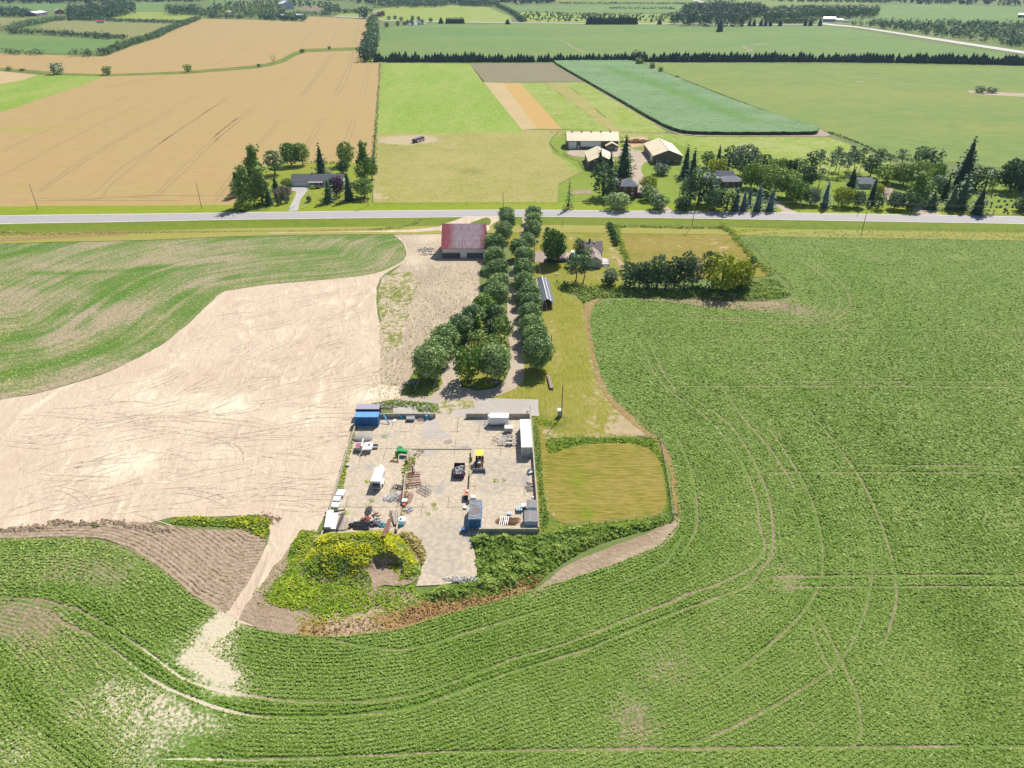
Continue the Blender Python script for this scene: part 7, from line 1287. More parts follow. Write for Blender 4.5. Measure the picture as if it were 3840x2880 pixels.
# walls round the yard
def ywall(pts, h, label, w=.3, z=0.0):
    c = [P(*p) for p in pts]; m = MB()
    for i, (a, b) in enumerate(zip(c[:-1], c[1:])):
        d = (b - a).normalized(); n = Vector((-d.y, d.x, 0)) * w / 2; hh = h - i * .003
        m.add([a - n, b - n, b + n, a + n] + [q + Vector((0, 0, hh)) for q in (a - n, b - n, b + n, a + n)], [(3, 2, 1, 0), (4, 5, 6, 7), (0, 1, 5, 4), (1, 2, 6, 5), (2, 3, 7, 6), (3, 0, 4, 7)])
    return tag(m.build('concrete_wall', YM['wall']), label, 'wall')
ywall([(1424, 1568), (1500, 1567), (1634, 1567)], 1.4, 'concrete wall along the top left of the yard behind the barrels'); ywall([(1748, 1568), (1986, 1568)], 1.5, 'concrete wall along the top right of the yard behind the white trailer')
ywall([(1989, 1568), (1996, 1660), (2003, 1755), (2012, 1870), (2019, 1996)], 1.5, 'long thin wall down the right side of the yard'); ywall([(1797, 1999), (2017, 1999)], 1.3, 'concrete wall along the bottom of the yard between container and shed')
ywall([(1332, 1612), (1305, 1690), (1290, 1745), (1262, 1840), (1238, 1925)], 1.2, 'old wall running down the left edge of the yard', .22)
ywall([(1771, 1698), (1769, 1730)], 1.2, 'short wall stub above the loader'); ywall([(1766, 1778), (1762, 1840), (1758, 1890)], 1.3, 'dividing wall below the loader'); ywall([(1532, 1708), (1528, 1740)], 1.1, 'short wall stub beside the green machine'); ywall([(1521, 1792), (1512, 1880)], 1.1, 'dividing wall beside the red cultivators'); ywall([(1500, 1940), (1487, 2000)], 1.1, 'low end of the dividing wall near the round tank')
ywall([(1545, 1688), (1650, 1687), (1772, 1686)], .35, 'low concrete kerb across the middle of the yard', .25)
# white enclosed trailer with a pointed nose
e = thing('cargo_trailer', (1840, 1600), 0, 'white enclosed tandem-axle cargo trailer in front of the top wall', 'trailer'); w, d, z0, z1 = 4.6, 2.2, .5, 2.55
pl = [(0, 0), (w, 0), (w, d), (0, d), (-.75, d / 2)]; n = 5
MB().add([(x, y, z0) for x, y in pl] + [(x, y, z1) for x, y in pl], [tuple(range(4, -1, -1)), tuple(range(5, 10))] + [(i, (i + 1) % n, n + (i + 1) % n, n + i) for i in range(n)]).build('body', YM['white'], e)
MB().slab([(x * 1.01 - .02, y * 1.02 - .02, z1 + .06) for x, y in pl], .05).build('roof', YM['white'], e); wheel(e, (2.5, -.02, .42), .36, .25, 'y'); wheel(e, (3.35, -.02, .42), .36, .25, 'y'); wheel(e, (2.5, d - .1, .42), .36, .25, 'y'); wheel(e, (3.35, d - .1, .42), .36, .25, 'y')
MB().box(2.05, 3.8, -.3, -.02, .82, .88).build('fender', YM['alu'], e); MB().tube((-.3, d * .2, .5), (-1.7, d / 2, .5), .05).tube((-.3, d * .8, .5), (-1.7, d / 2, .5), .05).build('tongue', YM['blk'], e); MB().tube((-1.5, d / 2, .2), (-1.5, d / 2, 1), .05).build('jack', YM['grey'], e)
# little box trailer
e = thing('box_trailer', (1893, 1629), 0, 'small cream box trailer behind the enclosed white trailer', 'trailer'); MB().box(0, 2, 0, 1.5, .55, 1.6).build('body', plain('cream_box', (.60, .53, .42), .7, var=.2), e); MB().box(-.04, 2.04, -.04, 1.54, 1.6, 1.68).build('lid', YM['white'], e); wheel(e, (1.0, -.1, .35), .3, .18, 'y'); wheel(e, (1.0, 1.6, .35), .3, .18, 'y'); MB().tube((0, .3, .55), (-1.3, .75, .5), .04).tube((0, 1.2, .55), (-1.3, .75, .5), .04).build('tongue', YM['blk'], e)
def flat(px, rz, label):
    e = thing('flatbed_trailer', px, rz, label, 'trailer', 'flatbed trailers'); m = MB().box(0, 4.6, 0, .16, .5, .62).box(0, 4.6, 1.6, 1.76, .5, .62)
    for x in (0, 1.1, 2.3, 3.4, 4.44): m.box(x, x + .12, .163, 1.597, .5, .6)
    m.build('frame', YM['offw'], e); MB().box(.2, 4.4, .17, .55, .625, .66).box(.2, 4.4, 1.2, 1.59, .625, .66).build('deck', YM['plank'], e); MB().tube((0, .1, .55), (-1.7, .9, .5), .05).tube((0, 1.66, .55), (-1.7, .9, .5), .05).build('tongue', YM['blk'], e)
    for x in (2.2, 3.0):
        wheel(e, (x, -.15, .36), .32, .2, 'y'); wheel(e, (x, 1.9, .36), .32, .2, 'y')
    MB().box(1.8, 3.4, -.3, -.02, .72, .78).build('fender', YM['offw'], e); MB().box(1.8, 3.4, 1.78, 2.05, .72, .78).build('fender', YM['offw'], e)
flat((1869, 1671), -2, 'front one of two low flatbed trailers parked together'); flat((1872, 1656), -4, 'rear one of two low flatbed trailers parked together')
# loader with yellow canopy
e = thing('wheel_loader', (1797, 1768), 0, 'old loader tractor with a square yellow canopy and front bucket', 'loader')
MB().box(-.45, .45, .5, 2.4, .9, 1.55).box(-.55, .55, 2.43, 4.4, .75, 1.2).build('body', YM['rustp'], e); MB().box(-.3, .3, .7, 2.2, 1.56, 1.75).build('engine_cover', YM['bluew'], e)
for x in (-.75, .75):
    wheel(e, (x, 1.0, .55), .5, .34); wheel(e, (x, 3.5, .8), .78, .42); MB().tube((x * .95, 2.6, 1.2), (x * .8, -.3, .7), .09).build('lift_arm', YM['rustp'], e)
for x in (-.75, .75):
    for y in (2.5, 4.3): MB().tube((x, y, 1.1), (x, y, 2.75), .04).build('canopy_post', YM['blk'], e)
MB().slab([(-.95, 2.6, 2.84), (-.6, 2.1, 2.84), (.6, 2.1, 2.84), (.95, 2.6, 2.84), (.95, 4.55, 2.84), (-.95, 4.55, 2.84)], .1).build('canopy', YM['yellow'], e); MB().box(-.3, .3, 2.9, 3.4, 1.21, 1.4).box(-.3, .3, 3.4, 3.5, 1.21, 1.9).build('seat', YM['blk'], e); MB().tube((0, 2.45, 1.4), (0, 2.55, 1.8), .03).ring((0, 2.58, 1.82), .2, .025, 12, 4).build('steering_wheel', YM['blk'], e)
MB().prism([(-1.45, 0), (1.45, 0), (1.45, .08), (-1.45, .08)], -1.1, -.35).box(-1.45, 1.45, -.36, -.28, .085, .95).box(-1.5, -1.453, -1.05, -.28, 0, .9).box(1.453, 1.5, -1.05, -.28, 0, .9).build('bucket', YM['grey'], e)
# debris bin
e = thing('debris_bin', (1699.5, 1797), 0, 'dark plum open bin filled with pale rubble', 'bin'); w, d, h = 2.55, 4.3, 1.35
MB().box(0, w, 0, .1, .15, h).box(0, w, d - .1, d, .15, h).box(0, .1, .103, d - .103, .15, h).box(w - .1, w, .103, d - .103, .15, h).box(.1, w - .1, .103, d - .103, .15, .25).build('bin', YM['plum'], e)
for x in (-.12, w + .12): wheel(e, (x, 1.6, .3), .28, .18)
rr = random.Random(3); m = MB()
for i in range(90): m.rock((rr.uniform(.3, w - .3), rr.uniform(.3, d * .8), rr.uniform(.7, 1.25)), rr.uniform(.12, .34), rr)
tag(m.build('rubble_load', YM['offw']), 'heap of pale rubble lying in the plum bin', 'rubble').location = e.location
# horse trailer
e = thing('horse_trailer', (1394, 1839), -3.5, 'white horse trailer with a pointed roof front and open dark rear', 'trailer'); w, d = 2.15, 4.9
pl = [(0, 0), (w, 0), (w, d), (w * .5, d + 1.5), (0, d)]
MB().box(0, .06, 0, d, .45, 2.35).box(w - .06, w, 0, d, .45, 2.35).box(.063, w - .063, 0, d, .45, .52).add([(0, d, .45), (w, d, .45), (w / 2, d + 1.45, .45), (0, d, 2.35), (w, d, 2.35), (w / 2, d + 1.45, 2.35)], [(0, 2, 5, 3), (2, 1, 4, 5), (1, 0, 3, 4), (0, 1, 2)]).build('body', YM['white'], e)
MB().slab([(x, y, 2.45) for x, y in pl], .09).build('roof', YM['white'], e); MB().box(.06, w - .06, -.04, .04, 1.9, 2.35).box(.06, w - .06, -.05, .05, .45, .6).box(0, .1, -.05, -.003, .45, 2.35).box(w - .1, w, -.05, -.003, .45, 2.35).build('rear_frame', YM['offw'], e); MB().box(.08, w - .08, 1.2, 1.25, .53, 2.3).build('partition', YM['blk'], e)
for y in (1.6, 2.5):
    for x in (-.1, w + .1): wheel(e, (x, y, .42), .36, .22)
MB().box(w + .002, w + .3, 1.1, 3.0, .85, .92).build('fender', YM['alu'], e); MB().box(w + .01, w + .03, 3.2, 4.4, 1.5, 2.0).build('side_window', YM['grey'], e)
# sheds
def shed(px, W_, D_, H_, label, zz=.17):
    e = thing('garden_shed', px, 0, label, 'shed', z=zz); MB().box(0, W_, 0, D_, 0, H_).build('wall', YM['bluew'], e); r = MB().slab([(-.1, -.12, H_ + .1), (W_ * .38, -.12, H_ + .22), (W_ * .38, D_ + .1, H_ + .22), (-.1, D_ + .1, H_ + .1)], .08).slab([(W_ * .38, -.12, H_ + .22), (W_ + .1, -.12, H_ + .1), (W_ + .1, D_ + .1, H_ + .1), (W_ * .38, D_ + .1, H_ + .22)], .08).build('roof', YM['shedroof'], e)
    MB().box(W_ * .37, W_ * .39, -.13, D_ + .1, H_ + .23, H_ + .26).build('ridge_strip', YM['offw'], r); door(e, W_ * .6, .1, .8, 1.8, y=0, mat=YM['offw']); return e
shed((1968, 1986), 2.75, 3.3, 2.0, 'front shed with a grey roof and pale blue wall at the yard corner'); shed((1976, 1932), 2.1, 2.4, 1.9, 'rear shed with a grey roof, just behind the front one')
# green planter machine with yellow arms
e = thing('planter_machine', (1484, 1716), -8, 'green farm planter with two yellow arms', 'farm machine')
MB().box(.3, 2.6, .6, 1.5, .7, 1.35).build('hopper', YM['green'], e); MB().box(.25, 2.65, .55, 1.55, 1.353, 1.45).build('lid', plain('light_green_lid', (.02, .36, .1), .4), e); MB().box(-.1, .9, 1.6, 2.8, .7, 1.3).box(-.2, .7, .3, .55, .6, 1.2).build('body', YM['green'], e)
MB().tube((0, .2, .9), (-.5, -1.6, .4), .09).build('arm', YM['yellow'], e); MB().tube((.9, .2, .9), (1.1, -1.5, .4), .09).build('arm', YM['yellow'], e); MB().box(-.7, 1.3, -1.9, -1.75, .1, .35).tube((-.6, -1.8, .3), (-.9, -2.6, .1), .05).tube((1.1, -1.8, .3), (1.0, -2.6, .1), .05).build('toolbar', YM['rustp'], e)
wheel(e, (-.3, 1.2, .4), .4, .2); wheel(e, (2.75, 1.0, .4), .4, .2); MB().tube((.6, 2.8, .8), (1.4, 4.0, .5), .06).build('drawbar', YM['grey'], e)
# cultivators
def cultiv(px, rz, W_, rows, mat, label, lift=.5):
    e = thing('cultivator', px, rz, label, 'farm machine', 'cultivators'); f = MB()
    for r in range(rows): f.tube((-W_ / 2, r * .8, lift), (W_ / 2, r * .8, lift), .07, n=6)
    for x in (-W_ / 2, -W_ / 4, 0, W_ / 4, W_ / 2): f.tube((x, 0, lift + .08), (x, (rows - 1) * .8, lift + .08), .05, n=5)
    f.tube((-.5, (rows - 1) * .8, lift), (0, (rows - 1) * .8 + 1.0, lift + .4), .05).tube((.5, (rows - 1) * .8, lift), (0, (rows - 1) * .8 + 1.0, lift + .4), .05); f.build('frame', YM[mat], e); k = int(W_ / .4)
    for r in range(rows):
        t = MB()
        for i in range(k): x = -W_ / 2 + (i + .5 * (r % 2) + .3) * W_ / k; t.tube((x, r * .8, lift), (x, r * .8 - .35, lift - .2), .035, n=4).tube((x, r * .8 - .35, lift - .2), (x, r * .8 - .1, 0), .035, n=4)
        t.build('tine_row', YM['rustp'], e)
cultiv((1553, 1796), 8, 2.8, 3, 'redm', 'rusty red cultivator, topmost of the group'); cultiv((1552, 1828), 14, 3.6, 3, 'redm', 'widest rusty red cultivator, second from the top'); cultiv((1542, 1872), 86, 3.0, 4, 'redm', 'rusty red cultivator turned sideways at the bottom of the group'); cultiv((1583, 1852), -38, 3.2, 3, 'grey', 'grey harrow lying at an angle right of the red cultivators')
# piles of stuff lying about, each pile one thing
def pile(name, px, W_, D_, H_, n, r0, r1, mat, label, cat, seed, kind='rock', z=.17):
    rg = random.Random(seed); m = MB(); e = P(*px); e.z = z
    for i in range(n):
        a = rg.uniform(0, 6.28); q = rg.random() ** .6; x, y = math.cos(a) * q * W_ / 2, math.sin(a) * q * D_ / 2; zz = H_ * (1 - q) * rg.uniform(.3, 1) + r0 * .5
        if kind == 'rock': m.rock((x, y, zz), rg.uniform(r0, r1), rg)
        elif kind == 'stick': an = rg.uniform(-.5, .5) + (1.2 if seed % 2 else 0); l = rg.uniform(.5, 1.4); m.tube((x - math.cos(an) * l / 2, y - math.sin(an) * l / 2, zz + rg.uniform(-.05, .1)), (x + math.cos(an) * l / 2, y + math.sin(an) * l / 2, zz + rg.uniform(-.05, .2)), rg.uniform(r0, r1), n=5)
        elif kind == 'ring': m.ring((x, y, zz), rg.uniform(.4, .9), rg.uniform(r0, r1), 14, 5)
        elif kind == 'box': s = rg.uniform(r0, r1); m.cbox((0, 0, 0), (s * rg.uniform(.8, 2), s, s * rg.uniform(.3, 1)), Matrix.Translation((x, y, zz + s * .2)) @ Euler((rg.uniform(-.3, .3), rg.uniform(-.3, .3), rg.uniform(0, 3))).to_matrix().to_4x4())
    o = m.build(name, YM[mat]); o.location = e; return tag(o, label, cat)
pile('scrap_heap', (1475, 1868), 4.6, 2.4, .7, 110, .04, .09, 'offw', 'heap of white pipe offcuts beside the dividing wall', 'scrap', 1, 'stick'); pile('scrap_heap', (1465, 1878), 4.4, 1.6, .4, 60, .06, .14, 'grey', 'grey scrap at the foot of the white offcuts heap', 'scrap', 2, 'box'); pile('hose_coils', (1483, 1833), 2.8, 1.6, .4, 9, .035, .06, 'bpipe', 'coils of black hose above the white offcuts heap', 'hose', 3, 'ring')
pile('rubble_heap', (1392, 1531), 6.5, 1.6, .5, 90, .12, .34, 'rubble', 'row of pale rubble behind the grey-roofed container', 'rubble', 4); pile('rubble_heap', (1455, 1528), 5, 1.4, .4, 60, .14, .36, 'rubble', 'pale boulders in the weeds behind the yard', 'rubble', 5); pile('rubble_heap', (1590, 1537), 3.6, 1.4, .4, 40, .12, .3, 'rubble', 'pale broken slabs in front of the green weeds', 'rubble', 6)
pile('rubble_heap', (1600, 938), 9, 7, .4, 120, .12, .34, 'grey', 'scattered grey rocks left of the red-roofed barn', 'rubble', 8, z=.1); pile('rubble_heap', (1600, 955), 6, 3.5, .3, 60, .12, .32, 'rubble', 'scattered pale rocks below the grey ones left of the barn', 'rubble', 9, z=.1); pile('rubble_heap', (1735, 2175), 7.5, 1.6, .3, 90, .1, .36, 'offw', 'broken concrete along the end of the slab', 'rubble', 10)
pile('timber_heap', (1455, 1556), 5.2, .9, .35, 36, .05, .1, 'plank', 'bundle of weathered poles behind the yard wall', 'timber', 12, 'stick'); pile('straw_heap', (2392, 535), 22, 5, 1.6, 150, .5, 1.1, 'straw', 'long heap of orange-brown firewood behind the tallest spruce', 'heap', 13, 'stick', .2); pile('chain_heap', (1907, 1957), 4.6, 1.0, .2, 60, .03, .05, 'rustp', 'rusty coiled mesh on the slab between container and shed', 'scrap', 14, 'ring'); pile('scrap_heap', (1905, 1968), 2.6, .6, .15, 40, .03, .05, 'rustp', 'rusty rods below the coiled mesh', 'scrap', 16, 'stick')
pile('tyre_heap', (1350, 1970), 3.6, 1.4, .7, 10, .09, .14, 'bpipe', 'heap of black tyres and hose at the bottom of the yard', 'tyres', 17, 'ring'); pile('scrap_heap', (1400, 1968), 2.8, 1.4, .8, 34, .2, .5, 'darkw', 'dark scrap boxes beside the tyre heap', 'scrap', 18, 'box'); pile('scrap_heap', (1418, 1952), 2.0, 1.2, .7, 22, .15, .4, 'offw', 'white and pink odds and ends above the dark scrap', 'scrap', 19, 'box'); pile('tarp_heap', (1382, 1920), 1.3, 3.2, .5, 40, .2, .4, 'darkw', 'crumpled dark tarpaulin stretching up the slab', 'tarpaulin', 20, 'rock'); pile('carton_stack', (1412, 1934), 1.8, 1.3, .5, 10, .4, .6, 'tan', 'tan cartons stacked above the scrap', 'cartons', 21, 'box')
pile('scrap_heap', (1370, 1608), 3.5, .7, .15, 26, .1, .22, 'offw', 'white litter on the ground before the blue container', 'scrap', 22, 'box'); pile('scrap_heap', (1535, 1915), 1.4, 1.4, .5, 30, .05, .1, 'grey', 'tangle of grey bars above the round tank', 'scrap', 23, 'stick'); pile('fire_pit', (2088, 1031), 1.6, 1.1, .3, 24, .12, .3, 'offw', 'small pile of white and brown junk on the lawn near the maple shadow', 'junk pile', 24, 'box'); pile('white_rock', (2905, 1070), 1.6, .8, .3, 4, .3, .5, 'offw', 'white rock in the weeds right of the pine clump', 'rock', 25); pile('rubble_heap', (1768, 1446), 1.4, .8, .3, 5, .3, .5, 'rubble', 'pale boulder at the front of the grass island', 'rock', 26); pile('rubble_heap', (1855, 1437), 2.4, .8, .2, 12, .2, .4, 'rubble', 'pale stones beneath the big dark maple of the island', 'rocks', 27)
pile('scrap_heap', (1340, 1962), 2.4, 1.4, .5, 26, .1, .3, 'offw', 'pale scrap between the thin poles and the tyre heap', 'scrap', 41, 'box'); pile('scrap_heap', (1436, 1972), 1.8, 1.4, .7, 26, .12, .35, 'bluebar', 'blue odds and ends beside the brown conveyor', 'scrap', 42, 'box'); pile('scrap_heap', (1372, 1950), 2.2, 1.0, .5, 30, .05, .12, 'redm', 'rusty scrap above the tyre heap', 'scrap', 43, 'stick')
pile('scrap_heap', (1985, 1830), .8, 4.0, .3, 26, .06, .12, 'plank', 'broken branches and boards along the right wall', 'scrap', 44, 'stick'); pile('scrap_heap', (1442, 1562), 2.4, .8, .5, 24, .1, .3, 'darkw', 'dark scrap behind the blue leaning panel', 'scrap', 45, 'box'); pile('scrap_heap', (1578, 1578), 2.2, .8, .4, 18, .1, .25, 'grey', 'small grey scrap near the upright blue barrel', 'scrap', 46, 'box')
# gravel heap
g = thing('gravel_heap', (1358, 1652), 0, 'low grey gravel heap on the slab below the blue container', 'gravel heap'); MB().dome((0, .8, 0), 2.6, .8, 20, 6).build('heap', YM['gravelp'], g, True); g.scale = (1, .62, 1)
# wrecked camper / box
e = thing('wrecked_camper', (1330, 1708), 4, 'gutted white camper with torn panels lying on the slab', 'camper'); MB().box(0, 1.6, 1.2, 3.4, .3, 1.3).build('shell', YM['offw'], e); MB().slab([(1.9, .4, 1.2), (4.1, .6, 1.1), (4.3, 3.2, 1.2), (2.3, 3.4, 1.3)], .3).build('roof_panel', YM['white'], e); MB().box(3.2, 3.6, 1.9, 2.6, 1.3, 1.36).box(2.5, 2.8, 2.0, 2.2, 1.38, 1.42).build('hatch', YM['plum'], e); MB().box(.2, 1.5, 1.4, 3.0, 1.301, 1.36).build('red_cushions', plain('red_fabric', (.45, .12, .2), .9), e); MB().slab([(1.5, 1.0, 1.9), (1.9, 1.0, 1.7), (2.0, 4.2, 1.7), (1.7, 4.2, 1.9)], .06).build('broken_panel', YM['offw'], e)
for x in (.3, 2.2): wheel(e, (x, .9, .3), .3, .2, 'y')
e = thing('cart', (1352, 1712), 10, 'small grey wheeled rack in front of the wrecked camper', 'cart'); m = MB()
for i in range(7): m.tube((i * .2, 0, .3), (i * .2 + .3, .9, .9), .025, n=4)
m.build('rack', YM['grey'], e); wheel(e, (0, 0, .25), .22, .12); wheel(e, (1.4, 0, .25), .22, .12)
e = thing('metal_tub', (1389, 1687), 3, 'shallow grey metal tub beside the wrecked camper', 'tub'); MB().box(0, 1.8, 0, 1.5, .05, .12).box(0, 1.8, 0, .06, .123, .5).box(0, 1.8, 1.44, 1.5, .123, .5).box(0, .06, .063, 1.437, .123, .5).box(1.74, 1.8, .063, 1.437, .123, .5).build('tub', YM['grey'], e)
# along the top wall
def barrel(px, label, mat='bluebar', r=.32, h=.9, lying=False):
    e = thing('barrel', px, 0, label, 'barrel'); m = MB()
    if lying: m.tube((-.1, -.45, r), (.1, .45, r), r, n=14)
    else: m.tube((0, 0, 0), (0, 0, h), r, n=14).ring((0, 0, h * .33), r, .02, 14, 4).ring((0, 0, h * .66), r, .02, 14, 4)
    m.build('drum', YM[mat], e); MB().tube((0, 0, h + .002), (0, 0, h + .03), r * .9, n=14).build('lid', YM[mat], e) if not lying else None
barrel((1508, 1568), 'round turquoise barrel lying against the top left wall', lying=True, r=.38); barrel((1600, 1573), 'upright blue barrel near the end of the top left wall', r=.38, h=1.1)
e = thing('plastic_bin', (1555, 1568), 0, 'wide blue bin behind the grey truck box', 'bin'); MB().box(0, 1.15, 0, .7, 0, .75).build('bin', YM['bluebar'], e); MB().box(-.03, 1.18, -.03, .73, .753, .82).build('lid', plain('blue_lid', (.05, .5, .75), .5), e)
e = thing('pickup_box', (1525, 1583), 0, 'grey pickup bed with a white rim by the top left wall', 'pickup bed'); MB().box(0, 2.0, 0, 1.5, .25, .8).build('bed', YM['grey'], e); MB().box(-.03, .08, 0, 1.5, .803, .9).box(1.92, 2.03, 0, 1.5, .803, .9).box(.083, 1.917, 1.4, 1.5, .803, .9).build('rim', YM['alu'], e); wheel(e, (.4, .05, .25), .25, .15, 'y'); wheel(e, (1.6, .05, .25), .25, .15, 'y')
def pallet(px, rz, label, n=5, W_=1.2, D_=1.0, mat='plank', h=.14, layers=1):
    e = thing('pallet', px, rz, label, 'pallet'); 
    for l in range(layers):
        m = MB(); zz = l * .2
        for i in range(n): m.box(i * W_ / n, (i + .7) * W_ / n, 0, D_, zz + .1, zz + h)
        m.build('boards', YM[mat], e); 
    MB().box(0, W_, 0, .1, 0, .095).box(0, W_, D_ - .1, D_, 0, .095).build('bearers', YM['wood' if 'wood' in YM else 'plank'], e)
e = thing('pallet_stack', (1612, 1572), 0, 'stack of slatted pallets leaning at the end of the top left wall', 'pallets')
for i in range(6): MB().box(i * .18, i * .18 + .1, 0, .12, 0, 1.2).build('slat', YM['offw'], e)
MB().box(0, 1.1, .15, .6, 0, 1.0).build('back', YM['darkw'], e)
pallet((1473, 1585), -4, 'white panel lying near the blue container', 1, 1.0, 1.4, 'white'); pallet((1459, 1566), 0, 'left grey battery-like crate behind the white panel', 3, 1.1, .9, 'grey', .6); pallet((1475, 1564), 0, 'right grey crate behind the white panel', 3, .9, 1.1, 'grey', .5); pallet((1553, 1577), 0, 'white board beside the grey pickup bed', 1, .8, .7, 'offw')
e = thing('leaning_panel', (1432, 1592), 0, 'long blue panel leaning against the right end of the blue container', 'panel'); MB().add([(0, 1.8, 2.2), (.35, 2.0, 2.2), (2.1, -.1, .1), (1.75, -.3, .1), (0, 1.8, 2.1), (.35, 2.0, 2.1), (2.1, -.1, 0), (1.75, -.3, 0)], [(0, 1, 2, 3), (7, 6, 5, 4), (0, 4, 5, 1), (1, 5, 6, 2), (2, 6, 7, 3), (3, 7, 4, 0)]).build('panel', YM['blueroof'], e)
e = thing('wooden_frame', (1569, 1584), 0, 'little wooden trestle before the blue barrel', 'trestle')
MB().tube((0, 0, .7), (1.4, 0, .7), .04).tube((0, .6, .7), (1.4, .6, .7), .04).build('rail', YM['plank'], e); MB().tube((0, 0, 0), (0, .1, .7), .04).tube((1.4, 0, 0), (1.4, .1, .7), .04).tube((1.5, -.5, 0), (1.2, .8, 1.6), .05).build('legs', YM['brown'], e)
e = thing('sheet_stack', (1776, 1569), 0, 'flat pale blue sheets lying under the top right wall', 'sheets'); MB().slab([(0, 0, .2), (2.4, .1, .2), (2.4, .8, .3), (1.2, .8, .3)], .08).build('sheet', YM['bluew'], e); MB().slab([(.8, .3, .42), (2.6, .4, .42), (2.4, 1.0, .42), (1, 1.0, .42)], .06).build('sheet', YM['alu'], e)
barrel((1819, 1570), 'small white canister under the top right wall', 'offw', .22, .5); barrel((1980, 1545), 'white gas bottle standing behind the yard wall', 'white', .22, .6)
e = thing('lawn_mower', (1952, 1568), 0, 'white and dark scrap engine in the top right corner of the yard', 'engine'); MB().box(0, 1.8, 0, .6, .1, .4).build('base', YM['offw'], e); MB().dome((1.2, .3, .4), .35, .35).build('cowl', YM['white'], e); MB().box(1.9, 2.3, .1, .9, 0, .8).build('engine_block', YM['blk'], e)
e = thing('yard_lamp', (1988, 1560), 0, 'thin mast with a round white lamp at the top right corner of the yard', 'lamp post'); MB().tube((0, 0, 0), (0, 0, 3.0), .045).build('mast', YM['grey'], e); MB().dome((0, 0, 3.0), .22, .25).build('lamp_head', YM['white'], e)
# right side bits
e = thing('plastic_chair', (1985, 1783), 30, 'pile of white moulded chairs at the right wall', 'chairs'); MB().box(0, .9, 0, .8, .1, .5).build('seat', YM['offw'], e); MB().box(.1, .9, .803, .9, .1, 1.2).build('backrest', YM['white'], e); MB().dome((.5, 1.2, .1), .4, .5).build('tub', YM['white'], e)
e = thing('satellite_dish', (1998, 1868), 0, 'small white dish on the ground at the right wall', 'dish'); MB().dome((0, 0, .1), .32, .15).build('dish', YM['white'], e); MB().tube((0, 0, 0), (0, 0, .3), .04).build('stand', YM['blk'], e)
pallet((1936, 1925), 0, 'stack of pale blue-white boards left of the rear shed', 3, 1.4, 1.6, 'bluew', .5, 2); pallet((1955, 1915), 0, 'second pale board stack touching the rear shed', 3, 1.1, 1.2, 'white', .7, 2); e = thing('wash_tub', (1911, 1930), 20, 'white oval tub on the slab left of the board stacks', 'tub'); MB().tube((0, 0, 0), (0, 0, .35), .42, .5, 14).build('tub', YM['white'], e); MB().tube((0, 0, .352), (0, 0, .37), .42, n=14).build('water', YM['bluew'], e)
e = thing('ladder_stack', (1872, 1972), 0, 'aluminium ladders leaning crosswise on the rusty mesh', 'ladders')
for k, (x0, x1) in enumerate(((0, .35), (.9, 1.15), (1.3, 1.6))):
    m = MB()
    for dx in (0, .4): m.tube((x0 + dx, 0, .1), (x1 + dx, 2.2, .5), .04, n=5)
    for i in range(6): t = i / 6 + .08; m.tube((x0 + (x1 - x0) * t, 2.2 * t, .1 + .4 * t), (x0 + (x1 - x0) * t + .4, 2.2 * t, .1 + .4 * t), .025, n=4)
    m.build('ladder', YM['alu'], e)
e = thing('steel_cabinet', (1741, 1877), 2, 'black cabinet with an orange-brown top against the dividing wall', 'cabinet'); MB().box(0, .95, 0, 2.0, 0, 1.25).build('body', YM['blk'], e); MB().box(-.03, .98, -.03, 2.03, 1.253, 1.32).build('top', YM['orange'], e); MB().cbox((.75, 1.2, 1.5), (.4, .6, .3)).build('white_box', YM['white'], e)
pallet((1768, 1876), 2, 'white slatted crate right of the dividing wall', 4, 1.1, 1.1, 'white', .5); e = thing('garden_cart', (1738, 1912), 0, 'flat white cart with a long handle left of the bottom blue container', 'cart'); MB().box(0, .7, 0, .8, .25, .35).build('tray', YM['white'], e); MB().tube((.1, 0, .3), (-.7, -.4, .15), .03).build('handle', YM['brown'], e); wheel(e, (0, .4, .15), .15, .08); wheel(e, (.7, .4, .15), .15, .08)
e = thing('small_trailer', (1731, 2001), 0, 'little blue trailer at the foot of the bottom blue container', 'trailer'); MB().box(0, 1.1, 0, 1.0, .3, .9).build('body', plain('dark_blue_paint', (.03, .12, .3), .5), e); MB().box(-.25, -.02, 0, .9, .2, .6).build('tailgate', YM['bluew'], e); wheel(e, (1.2, .5, .25), .25, .12); MB().tube((.5, 1, .4), (.5, 1.9, .3), .04).build('tongue', YM['blk'], e)
# left strip of the yard
for i, (px, a, b, lb) in enumerate([((1259, 1868), 1.75, 2.1, 'topmost of three white tubs along the left wall'), ((1247, 1888), 1.55, 1.5, 'middle one of three white tubs along the left wall'), ((1240, 1911), 1.7, 1.5, 'lowest of three white tubs along the left wall')]):
    e = thing('storage_tub', px, -6, lb, 'tub'); MB().box(0, a, 0, b, 0, .6).build('tub', YM['offw'], e); MB().box(-.04, a + .04, .1, b + .04, .603, .68).build('lid', YM['white'], e)
e = thing('round_stone', (1305, 1750), 0, 'small white drum at the left edge of the slab', 'drum'); MB().tube((0, 0, 0), (0, 0, .5), .38, .34, 12).build('drum', YM['offw'], e)
o = MB().tube(P(1218, 1924, .7), P(1294, 1912, .9), .16, n=6).build('steel_beam', YM['blk']); tag(o, 'black beam lying across the top of the white pipes', 'beam')
pr = random.Random(6)
a0, b0 = P(1216, 1992, 0), P(1266, 1992, 0); a1, b1 = P(1228, 1928, 0), P(1282, 1924, 0)
